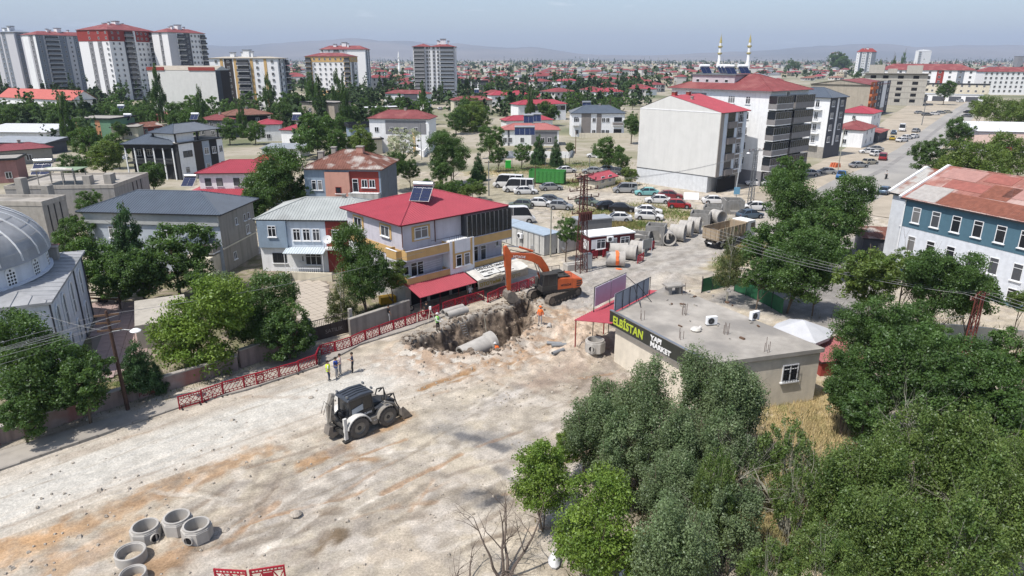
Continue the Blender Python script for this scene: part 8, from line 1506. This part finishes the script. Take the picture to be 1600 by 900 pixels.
for i in range(900):
    if r_.random() < .5: u, v = r_.uniform(620, 950), r_.uniform(470, 640)
    else: u, v = r_.uniform(-20, 1000), r_.uniform(560, 900)
    p = at(u, v); s_ = r_.uniform(.03, .11)*(1.7 if r_.random() < .06 else 1); z_ = zat(p.x, p.y)
    if z_ < -.6: continue
    T = Matrix.Translation((p.x, p.y, z_+s_*.3)) @ Matrix.Rotation(r_.uniform(0,6), 4, 'Z') @ Matrix.Rotation(r_.uniform(-.5,.5), 4, 'X'); a = [r_.uniform(.6,1)*s_ for _ in range(8)]
    mb.hexa([T @ Vector(q) for q in ((-a[0],-a[1],-s_*.5),(a[2],-a[3],-s_*.5),(a[4],a[5],-s_*.5),(-a[6],a[7],-s_*.5),(-a[1]*.6,-a[2]*.7,s_*.5),(a[3]*.7,-a[4]*.6,s_*.4),(a[5]*.6,a[6]*.6,s_*.55),(-a[7]*.7,a[0]*.6,s_*.45))])
tag(mb.build('loose_stones', mat('site_stone', (.36,.32,.27), .95, .35, 9)), kind='stuff')
for (u, v, s_, lb) in ((462,805,.35,'pale boulder on the trampled lot near the bottom'),(352,828,.22,'small pale stone right of the octagonal manhole bases'),(486,622,.2,'stone on the gravel road beside the group of men')):
    p = at(u, v); mb = MB(); mb.lathe([(.001,0),(s_*.8,.0),(s_,s_*.3),(s_*.6,s_*.6),(.001,s_*.7)], 7); tag(mb.build('boulder', mat('site_stone', (1,1,1)), None, loc=(p.x,p.y,zat(p.x,p.y))), lb, 'stone')
# --- trees near the camera
G1 = 'thicket in the right foreground'; G2 = 'garden trees left of the road'
tree(72,572,4.2,84,'big','big dark blue green tree in front of the mosque corner'); tree(30,640,2.5,42,'dark','lower dark green tree at the left edge below the mosque'); tree(128,600,3.0,50,'dark','dark tree right of the big mosque tree behind the pink wall')
tree(212,563,3.0,29,'pine','small bushy pine behind the wooden pole',aspect=1.6); tree(243,583,1.6,16,'pine','smallest garden pine right of the wooden pole')
tree(296,515,3.6,72,'bigmaple','bright yellow green tree spreading over the pink wall'); tree(400,492,3.4,62,'big','dark dense tree left of the dark metal gate'); tree(448,512,2.8,44,'dark','dark tree directly beside the dark metal gate'); tree(352,470,3.4,40,'silver','greyish green tree between the bright tree and the gate tree')
tree(572,415,5.2,50,'big','tall dark tree standing before the red roofed house', aspect=1.3); tree(532,462,3.0,30,'sparse','thin olive conifer left of the tall dark tree by the red roofed house',aspect=1.3); tree(612,432,3.6,26,'lime','pale leafed tree touching the left wall of the red roofed house')
tree(198,372,5.0,34,'pine','tall pine in front of the blue grey hip roofed house',aspect=2.2); tree(150,415,3.8,44,'broad','leafy tree between the mosque dome and the tall pine'); tree(272,405,4.2,56,'dark','round dark tree before the porch of the hip roofed house'); tree(220,425,3.6,46,'dark','dark tree below the tall pine'); tree(180,440,3.0,34,'broad','green tree behind the mosque court benches'); tree(118,372,4.0,32,'broad','green tree just behind the mosque dome'); tree(318,440,3.0,24,'dark','small dark tree at the yard corner of the hip roofed house'); tree(106,345,3.4,20,'broad','small tree against the bare concrete house')
tree(428,288,5.4,56,'big','huge dark tree behind the light blue house'); tree(398,315,3.8,36,'dark','lower dark tree left of the huge one behind the light blue house'); tree(470,300,4.0,26,'broad','tree between the huge dark tree and the salmon house')
tree(138,318,4.4,20,'broad','green creeper tree between the flat roofed houses'); tree(238,272,3.8,24,'dark','tree in front of the veranda of the black villa'); tree(216,285,3.0,16,'broad','small tree under the veranda of the black villa'); tree(160,245,4.5,28,'lime','olive green tree left of the black villa'); tree(140,222,5,26,'broad','green tree in front of the green workshop'); tree(182,232,4.5,24,'broad','tree between the green workshop and the villa'); tree(120,262,3.6,22,'dark','dark tree behind the flat roofed house at the left')
tree(247,146,11,12,'poplar','tall lone poplar beside the blank grey wall', aspect=3.5); tree(420,147,9,11,'poplar','poplar left of the ochre topped block', aspect=2.8)
for u, v, r_, lb in ((486,152,12,'first of the tall dark poplars before the ochre topped block'),(499,156,11,'second of the tall dark poplars before the ochre topped block'),(528,150,12,'third of the tall dark poplars before the ochre topped block'),(538,162,10,'fourth of the tall dark poplars before the ochre topped block')): tree(u, v, 9.5, r_, 'poplar', lb, aspect=3.3)
for a in ((452,166,5,24,'dark','dark broad tree left of the tall poplars'),(470,182,4.5,18,'dark','smaller dark tree left of the tall poplars'),(494,212,5.5,34,'broad','round green tree below the tall poplars'),(528,222,4.5,22,'broad','green tree right of the round one below the poplars'),(565,218,5,28,'lime','pale green tree left of the cream arched house'),(629,224,5,28,'bloom','tree covered in white blossom before the cream arched house'),
          (616,258,5,24,'dark','dark tree below the white blossom tree'),(640,262,4,16,'dark','dark tree right of the salmon house'),(703,238,6.5,34,'big','large dark pine like tree by the lane corner'),(690,265,4,22,'dark','lower tree under the large dark lane tree'),(738,180,5.5,27,'lime','olive green tree before the long pink roofed house'),(712,188,4.5,19,'dark','dark tree left of the olive one by the pink roofed house'),
          (764,216,5,22,'broad','bright green tree left of the park'),(778,240,4,15,'dark','dark round tree at the left of the small park'),(747,258,3.2,13,'pine','small pine in the park left of the green bin'),(842,230,4,14,'pine','pine in front of the pinkish red roofed house'),(869,236,3.5,13,'pine','pine right of the pinkish red roofed house'),(815,240,3.5,15,'broad','round tree before the park wall'),(890,230,4,9,'lime','yellowish shrub tree by the park corner'),
          (953,238,4.5,24,'broad','bright green round tree on the dry slope left of the blank wall'),(974,252,3.2,13,'dark','dark bush tree right of the bright round tree'),(986,272,2.2,15,'lime','green shrub at the foot of the blank grey wall'),(988,192,6,17,'dark','dark tree peeping out left of the blank walled block'),(885,362,3.8,21,'broad','leafy roadside tree beside the container office'),(1186,235,3,10,'dark','small tree by the lattice pole')): tree(*a)
for k in range(8): tree(672+k*11, 292+(k%3)*3, 2.2, 13, 'lime' if k % 2 else 'broad', 'olive green shrub in the hedge behind the red sheet roof', group='hedge behind the red roofed house', name='shrub')
tree(1143,397,5.2,25,'sparse','thin grey green conifer beside the dump truck', aspect=2.0); 
for a in ((1236,318,6.5,52,'big','tall leafy tree at the left of the cluster by the far road'),(1232,275,7.5,30,'broad','top of the rear tree in the cluster before the balconied block'),(1308,325,6.5,50,'big','tall leafy tree at the right of the cluster by the far road'),(1278,365,5,52,'dark','tree filling the middle of the cluster by the far road'),(1198,388,5,45,'dark','dark green tree left above the fenced yard'),(1236,412,5,58,'big','dense dark green tree above the fenced yard'),(1188,428,4,26,'dark','low dark tree by the green screened fence'),(1278,432,4,24,'dark','dark tree beside the school yard trunk'),
          (1362,430,6,58,'lime','pale lime green tree in front of the school'),(1415,420,6,36,'lime','second lime green tree touching the school windows'),(1465,445,6.5,62,'big','dark tree in front of the school windows'),(1525,455,5.5,46,'dark','dark tree right in front of the school wall'),(1372,520,5.5,60,'big','mid green tree right of the white parasol'),(1440,520,4.5,44,'dark','dark tree left of the red brown lattice pole'),(1332,600,4,50,'big','dark tree at the right of the market wall'),
          (1415,590,5,82,'big','very broad dark green tree right of the market'),(1500,610,4.5,76,'big','broad dark tree below the red brown lattice pole'),(1580,560,4.5,50,'broad','green tree at the right edge below the school'),(1577,640,4.5,62,'dark','dark green tree at the right edge of the thicket'),(1358,660,3.4,44,'dark','low dark tree bordering the dry grass'),(1598,470,4.5,22,'lime','yellowish tree on the right edge by the school wall')): tree(*a)
for a in ((1456,238,5.5,27,'dark','dark round tree left of the willows by the far road'),(1500,207,5,23,'dark','round tree before the grey warehouse'),(1537,250,6,50,'willow','pale green willow behind the school roof'),(1588,240,6,44,'willow','pale green willow at the right edge behind the school roof'),(1490,262,4,30,'willow','low willow just behind the school gable'),(1560,168,7,30,'willow','pale willow beside the far road'),(1596,175,7,34,'willow','pale willow at the right edge by the far road'),(1530,172,5,18,'willow','smaller willow on the right verge of the far road'),
          (1312,105,8,20,'dark','dark clump before the small far tower'),(1238,105,8,12,'dark','dark round tree by the far fields'),(1478,140,8,14,'dark','dark tree right of the concrete shell'),(1395,108,10,5,'farpop','dark poplars left of the white far tower'),(1410,104,10,5,'farpop','dark poplar before the white far tower'),(1386,126,6,12,'dark','dark trees left of the concrete shell'),(1372,122,8,6,'poplar','poplar beside the slate tower'),(1362,124,6,12,'broad','trees at the foot of the slate tower')): tree(*a)
for a in ((1000,634,3.8,60,'bigsilver','silvery tree at the near corner of the market name board'),(958,632,3.2,42,'silver','small silvery tree left below the name board'),(1122,612,4.4,60,'bigsilver','silvery tree hiding the right end of the name board'),(1150,625,4.4,62,'bigsilver','silvery tree below the market side wall'),(918,672,3.6,57,'bigsilver','silvery tree at the left rim of the thicket'),(975,715,3.4,51,'silver','silvery tree behind the bright maple'),
          (1075,690,3.8,59,'bigsilver','silvery tree in the middle of the thicket'),(1040,760,3.6,57,'bigsilver','silvery tree lower in the middle of the thicket'),(1130,705,4.0,48,'silver','silvery tree right of the thicket middle'),(1060,850,3.8,79,'bigsilver','large silvery tree at the bottom of the picture'),(1150,800,3.6,55,'silver','silvery tree beside the dry grass strip'),
          (852,748,3.2,60,'bigmaple','bright green maple at the left rim of the thicket, upper one'),(925,835,3.6,76,'bigmaple','brightest yellow green maple at the bottom of the thicket'),(880,700,2.4,24,'maple','slender bright green maple top beside the silvery tree'),(1598,700,4,28,'maple','yellow green tree at the right edge of the picture'),(985,870,2.4,34,'maple','low yellow green maple at the bottom edge')): tree(*a)
for a in ((1118,765,4.2,34,'bigyoung','young poplar with bare pale stems left of the dry grass',2.4),(1230,705,4.4,44,'young','open young poplar with pale stems before the dry grass',1.4),(1250,770,4.0,36,'young','young poplar clump with bare lower stems',1.5),(1335,740,4.6,62,'bigpop','young poplar clump right of the dry grass',1.3),(1425,712,4.8,66,'bigyoung','tall young poplar clump in the right foreground',1.3),(1510,745,4.8,68,'bigpop','young poplar clump with pale leaning stem',1.3),
          (1385,835,4.2,72,'bigpop','young poplar clump at the bottom right, left one',1.2),(1490,850,4.4,76,'bigyoung','young poplar clump at the bottom right, middle one',1.2),(1580,820,4.4,70,'bigpop','young poplar clump at the bottom right corner',1.2),(1290,870,3.6,52,'bigyoung','low young poplar clump at the bottom edge',1.1),(1210,880,3.2,40,'young','thin young poplar at the bottom edge by the dry grass',1.2),(1570,735,4.2,46,'bigpop','young poplar clump under the yellow green tree',1.2)): tree(*a[:6], aspect=a[6])
rb_ = random.Random(4)
def bare(u, v, hh, label, n_=9, m_=PALEBARK, spread=.35, name='bare_stems', cat='bare stems', lv=3):
    p = at(u, v); t = empty(name, (p.x, p.y, zat(p.x,p.y)), 0, label, cat)
    def br(q, d, ln, rad, l_):
        mb = MB(); P = [Vector(q)]; rr = [rad]; d = Vector(d).normalized(); kids_ = []
        for i in range(5): d = (d+Vector((rb_.uniform(-.3,.3),rb_.uniform(-.3,.3),rb_.uniform(-.14,.12)))).normalized(); P.append(P[-1]+d*ln/5); rr.append(rad*(1-.16*(i+1)))
        big.tube(P, rr, 6 if l_ == 0 else 4)
        if l_ < lv:
            for i in range(5 if l_ < 2 else 3): j = rb_.randint(2, 5); a = rb_.uniform(0,6.28); nd = d*.7+Vector((math.cos(a),math.sin(a),rb_.uniform(-.1,.6)))*.7; br(P[j], nd, ln*rb_.uniform(.4,.7), rr[j]*.6, l_+1)
    for i in range(n_):
        big = MB(); a = rb_.uniform(0,6.28); br((.25*math.cos(a),.25*math.sin(a),-.1), (spread*math.cos(a),spread*math.sin(a),1), hh*rb_.uniform(.8,1.1), .085*hh/4, 0); big.build('branch', m_, t)
    return t
bare(786, 905, 4.0, 'leafless dead tree with bare grey branches beside the bright maples', 5, mat('dead_bark', (.12,.095,.08), .95, .3, 5), .45, 'dead_tree', 'dead tree', 3); bare(725, 915, 2.4, 'small leafless shrub left of the dead tree', 4, mat('dead_bark', (1,1,1)), .7, 'dead_shrub', 'dead shrub', 2)
bare(1232, 835, 4.2, 'cluster of bare pale stems rising from the dry grass', 9, PALEBARK, .28, lv=2); bare(1110, 850, 4.4, 'bare pale stems among the silvery trees', 5, PALEBARK, .2, lv=2); bare(1500, 840, 5.5, 'long pale leaning stems among the young poplars', 4, PALEBARK, .35, lv=2); bare(1415, 800, 5.2, 'pale upright stems in the middle of the young poplars', 4, PALEBARK, .2, lv=2); bare(1350, 860, 4.6, 'pale thin trunks at the bottom right', 3, PALEBARK, .15, lv=2)
def tufts(name, regions, n_, m_, h0, h1, wd=.02):
    V = []; r_ = np.random.default_rng(5)
    for (px, wd_) in regions:
        P = pts(*px)
        for i in range(n_):
            k = r_.integers(0, len(P)-1) if len(P) > 1 else 0; q = P[k]+(P[min(k+1,len(P)-1)]-P[k])*r_.random()+r_.normal(0, wd_*.42, 2)
            z = zat(q[0], q[1]) if q[1] < 150 else 0; a = r_.uniform(0, 6.28); ln = r_.normal(0, .5, 2)*h1*.5; h_ = r_.uniform(h0, h1); dx, dy = math.cos(a)*wd, math.sin(a)*wd
            V += [(q[0]-dx, q[1]-dy, z), (q[0]+dx, q[1]+dy, z), (q[0]+ln[0], q[1]+ln[1], z+h_)]
    me = bpy.data.meshes.new(name); me.from_pydata(V, [], [(3*i, 3*i+1, 3*i+2) for i in range(len(V)//3)]); me.materials.append(m_); me.update(); return tag(link(name, me), kind='stuff')
DG = mat('dry_grass', (.52,.42,.22), 1, .3, 2, rgb2=(.36,.33,.15), thr=.55); GG = mat('weed_green', (.13,.18,.05), 1, .3, .6, rgb2=(.27,.22,.09), thr=.52)
tufts('dry_grass', [([(1240,615),(1255,660),(1290,700)], 4.2),([(1180,790),(1200,860)], 2.4),([(1240,760),(1250,820)], 2.5)], 9000, DG, .15, .5, .022)
tufts('weeds', [([(915,335),(1000,325),(1095,342)], 6),([(930,352),(1010,352)], 3.5),([(900,287),(960,285)], 6),([(770,268),(960,255)], 7),([(1180,380),(1135,415)], 1.8),([(760,395),(780,330)],2)], 5600, GG, .12, .45, .05)
tufts('garden_grass', [([(160,600),(240,605),(360,565)], 3.0),([(560,505),(600,480)], 1.6),([(60,640),(120,640)], 2.0)], 5000, mat('garden_grass', (.075,.12,.03), 1, .3, 2, rgb2=(.20,.17,.08), thr=.56), .08, .25, .02)
tufts('undergrowth', [([(1020,880),(1060,770),(1150,690)], 5),([(1300,860),(1500,780),(1550,640)], 10),([(1420,520),(1520,560)], 7)], 6000, mat('undergrowth_leaf', (.06,.075,.03), 1, .4, 2, rgb2=(.20,.15,.08), thr=.55), .2, .7, .04)
rc = random.Random(3); mb = MB(); TRr = np.vstack([TR, TR[:1]])
for i in range(1100):
    k = rc.randrange(len(TR)); a, b = TRr[k], TRr[k+1]; t_ = rc.random(); q = a+(b-a)*t_+np.array([rc.gauss(0,.7), rc.gauss(0,.7)]); s_ = rc.uniform(.04,.16)*(2 if rc.random() < .07 else 1); z_ = zat(q[0], q[1]); s_ *= 1 if z_ > -.2 else .5; T = Matrix.Translation((q[0],q[1],z_+s_*.2)) @ Matrix.Rotation(rc.uniform(0,6),4,'Z') @ Matrix.Rotation(rc.uniform(-1,1),4,'X'); f = lambda: rc.uniform(.5,1)*s_
    mb.hexa([T @ Vector(c) for c in ((-f(),-f(),-s_*.5),(f(),-f(),-s_*.5),(f(),f(),-s_*.5),(-f(),f(),-s_*.5),(-f(),-f(),s_*.4),(f(),-f(),s_*.5),(f()*.6,f()*.6,s_*.5),(-f()*.6,f()*.6,s_*.5))], i % 3 // 2)
tag(mb.build('soil_clods', [mat('dark_clod', (.17,.135,.105), 1, .3, 6), mat('pale_clod', (.25,.205,.16), 1, .3, 6)]), kind='stuff')
# --- trees of the middle and far town
RECT = [(o.location.x, o.location.y, o.rotation_euler.z, lx_, ly_) for (o, lx_, ly_) in BLDS]
def inside(x, y, m_=1.5):
    for (a, b, r_, lx_, ly_) in RECT:
        dx, dy = x-a, y-b; p_ = dx*math.cos(r_)+dy*math.sin(r_); q_ = -dx*math.sin(r_)+dy*math.cos(r_)
        if -m_ < p_ < lx_+m_ and -m_ < q_ < ly_+m_: return True
    return any((x-a)**2+(y-b)**2 < 64 for a, b in placed)
ROADS = [pts((1180,350),(1330,290),(1420,235),(1510,180),(1560,150)), pts((640,262),(700,240),(760,212),(780,190)), pts((560,240),(640,262),(760,290),(840,330)), pts((850,268),(990,258)), pts((680,170),(700,190),(640,240))]
def onroad(x, y): return any(dline(np.array([x]), np.array([y]), P)[0] < (8 if i == 0 else 5) for i, P in enumerate(ROADS))
rt = random.Random(21); cnt = 0; tries = 0; spots = []
DESC = {'far': 'dark round tree', 'farmid': 'green round tree', 'farpop': 'slim dark poplar'}
while cnt < 285 and tries < 14000:
    tries += 1; v = 98+rt.random()**.8*130; u = rt.uniform(-30, 1640); p = at(u, v)
    if v > 212 and not (0 < u < 560 and v < 236): continue
    if u > 560 and v > 205: continue
    if u > 990 and v > 138 : continue
    if u > 1180 and v > (112 if u < 1330 else 128): continue
    if p.y < 150 and abs(p.x) < 60 and u > 560: continue
    if inside(p.x, p.y) or onroad(p.x, p.y): continue
    if any((p.x-a)**2+(p.y-b)**2 < (5.5 if p.y < 400 else 9)**2 for a, b in spots): continue
    spots.append((p.x, p.y)); k = rt.choices(('far','farmid','farpop'), (4,4,.9 if v < 180 else .3))[0]; rm = rt.uniform(2.4,4.6)*(1.15 if p.y > 400 else 1) if k != 'farpop' else rt.uniform(1.5,2.3)
    kk = k if p.y > 260 else {'far':'dark','farmid':'broad','farpop':'poplar'}[k]
    zone = 'close behind the near houses' if p.y < 210 else 'among the houses of the middle distance' if p.y < 420 else 'in the far part of the town'
    side = ('far left', 'left', 'left of centre', 'centre', 'right of centre', 'right', 'far right', 'far right')[max(0, min(7, int(u/230)))]
    tree(0, 0, rm*(1.25 if k != 'farpop' else 3.2), 0, kk, f'{DESC[k]} {zone}, {side} of the picture', xy=(p.x, p.y), rm=rm, group=f'{DESC[k]}s {zone}', aspect=None if k != 'farpop' else 3.6); cnt += 1
for i in range(11): tree(-6+i*11.5, 176+(i%3)*3, 5.5, 15+(i*7)%5, 'dark' if i % 3 else 'broad', 'dense green tree in the long row before the salmon roofed hall', group='tree row before the long hall')
for i in range(9): tree(140+i*12, 176-(i%2)*6, 4.5, 11, 'dark' if i % 2 else 'broad', 'green tree in the belt at the foot of the white towers', group='trees at the foot of the white towers')
V = []; Fc = []; rr2 = np.random.default_rng(8)
for i in range(7000):
    near = i < 1800; y = rr2.uniform(190, 620) if near else 500+rr2.random()**1.4*5200; u = rr2.uniform(-60, 1000 if near else 1660); x = (u-800)/F*y*1.06
    if near and ((330 < u < 475 and y < 330) or (u < 150 and 250 < y < 345) or (210 < u < 345 and y < 330) or inside(x, y, 3) or onroad(x, y) or (y < 215 and u > 620)): continue
    if u > 1150 and y < 900: continue
    if vnoise(np.array([x/160.]), np.array([y/220.]))[0] < .40: continue
    pop = rr2.random() < .2; rad = rr2.uniform(2.2, 4.6)*(1+y/3500); hh_ = rad*(3.6 if pop else 1.8); rad *= .5 if pop else .9 if near else 1.0
    for k in range(46 if near else 9):
        a = rr2.uniform(0, 6.28); zz = rr2.uniform(.1,1)*hh_; rq = rad*math.sin(math.pi*min(.95,zz/hh_+.12))*rr2.uniform(.3,1); c = np.array([x+rq*math.cos(a), y+rq*math.sin(a), zz]); s_ = rad*(.24 if near else .5); n_ = rr2.normal(0,1,3); n_[2] = abs(n_[2])+.3; n_ /= np.linalg.norm(n_); t1 = np.cross(n_, rr2.normal(0,1,3)); t1 /= np.linalg.norm(t1); t2 = np.cross(n_, t1); b0 = len(V); V += [tuple(c-t1*s_), tuple(c-t2*s_), tuple(c+t1*s_), tuple(c+t2*s_)]; Fc.append((b0,b0+1,b0+2,b0+3))
me = bpy.data.meshes.new('distant_trees'); me.from_pydata(V, [], Fc); me.materials.append(mat('distant_foliage', (.045,.075,.03), 1, .3, .02)); tag(link('distant_trees', me), kind='stuff')
mb = MB(); 
for i in range(900):
    y = 650+rr2.random()**1.3*3300; u = rr2.uniform(-40, 1640); x = (u-800)/F*y*1.06
    if u > 1180 and y < 1000: continue
    w_ = rr2.uniform(5,9); d_ = rr2.uniform(4,6); hh_ = rr2.uniform(3,8); T = Matrix.Translation((x,y,0)) @ Matrix.Rotation(rr2.uniform(-.8,.8),4,'Z'); mb.box(-w_,w_,-d_,d_,0,hh_,0 if i%3 else 3,T); k = 1 if rr2.random() < .62 else 2
    e = [T @ Vector(c) for c in ((-w_-.5,-d_-.5,hh_),(w_+.5,-d_-.5,hh_),(w_+.5,d_+.5,hh_),(-w_-.5,d_+.5,hh_),(-w_+d_,0,hh_+2),(w_-d_,0,hh_+2))]
    for f in ((0,1,5,4),(1,2,5),(2,3,4,5),(3,0,4)): mb.face([e[j] for j in f], k)
tag(mb.build('distant_town', [FWH, FR, FG, FCR]), kind='stuff')
def strip(name, Lp, Rp, m_, z):
    mb = MB(); a = [at(*q) for q in Lp]; b = [at(*q) for q in Rp]
    for i in range(len(a)-1): mb.face([(a[i].x,a[i].y,z),(b[i].x,b[i].y,z),(b[i+1].x,b[i+1].y,z),(a[i+1].x,a[i+1].y,z)])
    return tag(mb.build(name, m_), kind='structure')
EDL = [(1236,318),(1300,283),(1352,262),(1404,232),(1440,205),(1470,184),(1500,166),(1518,156)]; EDR = [(1330,335),(1392,300),(1432,270),(1462,240),(1492,212),(1516,190),(1532,170),(1540,158)]
strip('road_shoulder', [(u-70,v-8) for u, v in EDL], [(u+60,v+6) for u, v in EDR], mat('dusty_shoulder', (.40,.35,.28), 1, .15, .25, rgb2=(.33,.29,.23), thr=.53), .075)
strip('road', EDL, EDR, mat('dusty_asphalt', (.30,.29,.275), .95, .12, .15, rgb2=(.35,.335,.31), thr=.54), .085); strip('wheel_track', [(u+(EDR[i][0]-u)*.30,v+(EDR[i][1]-v)*.30) for i, (u, v) in enumerate(EDL)], [(u+(EDR[i][0]-u)*.42,v+(EDR[i][1]-v)*.42) for i, (u, v) in enumerate(EDL)], mat('worn_asphalt', (.255,.245,.235), .95, .2, .3), .092)
for i, (px, hh_, m_, lb) in enumerate((([(905,216),(990,216)], 1.6, CREAM, 'long low cream wall in front of the taupe apartment house'),([(790,246),(890,247),(895,236)], 1.6, WHITE, 'white park wall before the pinkish red roofed house'),([(640,232),(662,246),(672,232)], 1.6, WHITE, 'short white wall curving beside the lane corner'),([(440,448),(455,438),(520,440)], 1.0, CREAM, 'low cream wall of the paved yard before the light blue house'),([(1345,520),(1600,545)], 1.6, CREAM, 'pale school yard wall behind the dark trees'),([(560,222),(600,236),(620,236)], 1.6, CONC, 'concrete wall left of the blossom tree'))): wall_run(px, hh_, .25, m_, False, lb)
for i, (u, v, lb) in enumerate(((800,262,'left'),(815,264,'second'),(852,262,'third'),(883,258,'last'))): p = at(u, v); t = empty('playground_post', (p.x, p.y, 0), 0, lb+' thin post of the small park', 'post', 'posts in the small park'); mb = MB(); mb.tube([(0,0,0),(0,0,2.2)], .06, 6); mb.build('post', METAL, t); mb = MB(); mb.lathe([(.02,0),(.12,.08),(.02,.16)], 8, 0, Matrix.Translation((0,0,2.2))); mb.build('post_cap', METAL, t)
for i, (u, v) in enumerate(((866,868),(984,893))):
    p = at(u, v, .5); mb = MB(); mb.lathe([(.001,0),(.5,.05),(.62,.3),(.4,.62),(.2,.8),(.001,.85)], 9); t = empty('rubble_sack', (p.x, p.y, -.05), i, ['white sack showing at the left foot of the brightest maple','white sack showing between the maples at the bottom edge'][i], 'sack'); mb.build('sack_body', mat('white_sack', (.6,.6,.6), .8, .1, 3), t, True); t.scale = (.5, .85, .8); mb = MB(); mb.tube([(0,0,.8),(.1,0,1.0)], [.12,.2], 7); mb.build('sack_mouth', mat('white_sack', (1,1,1)), t)
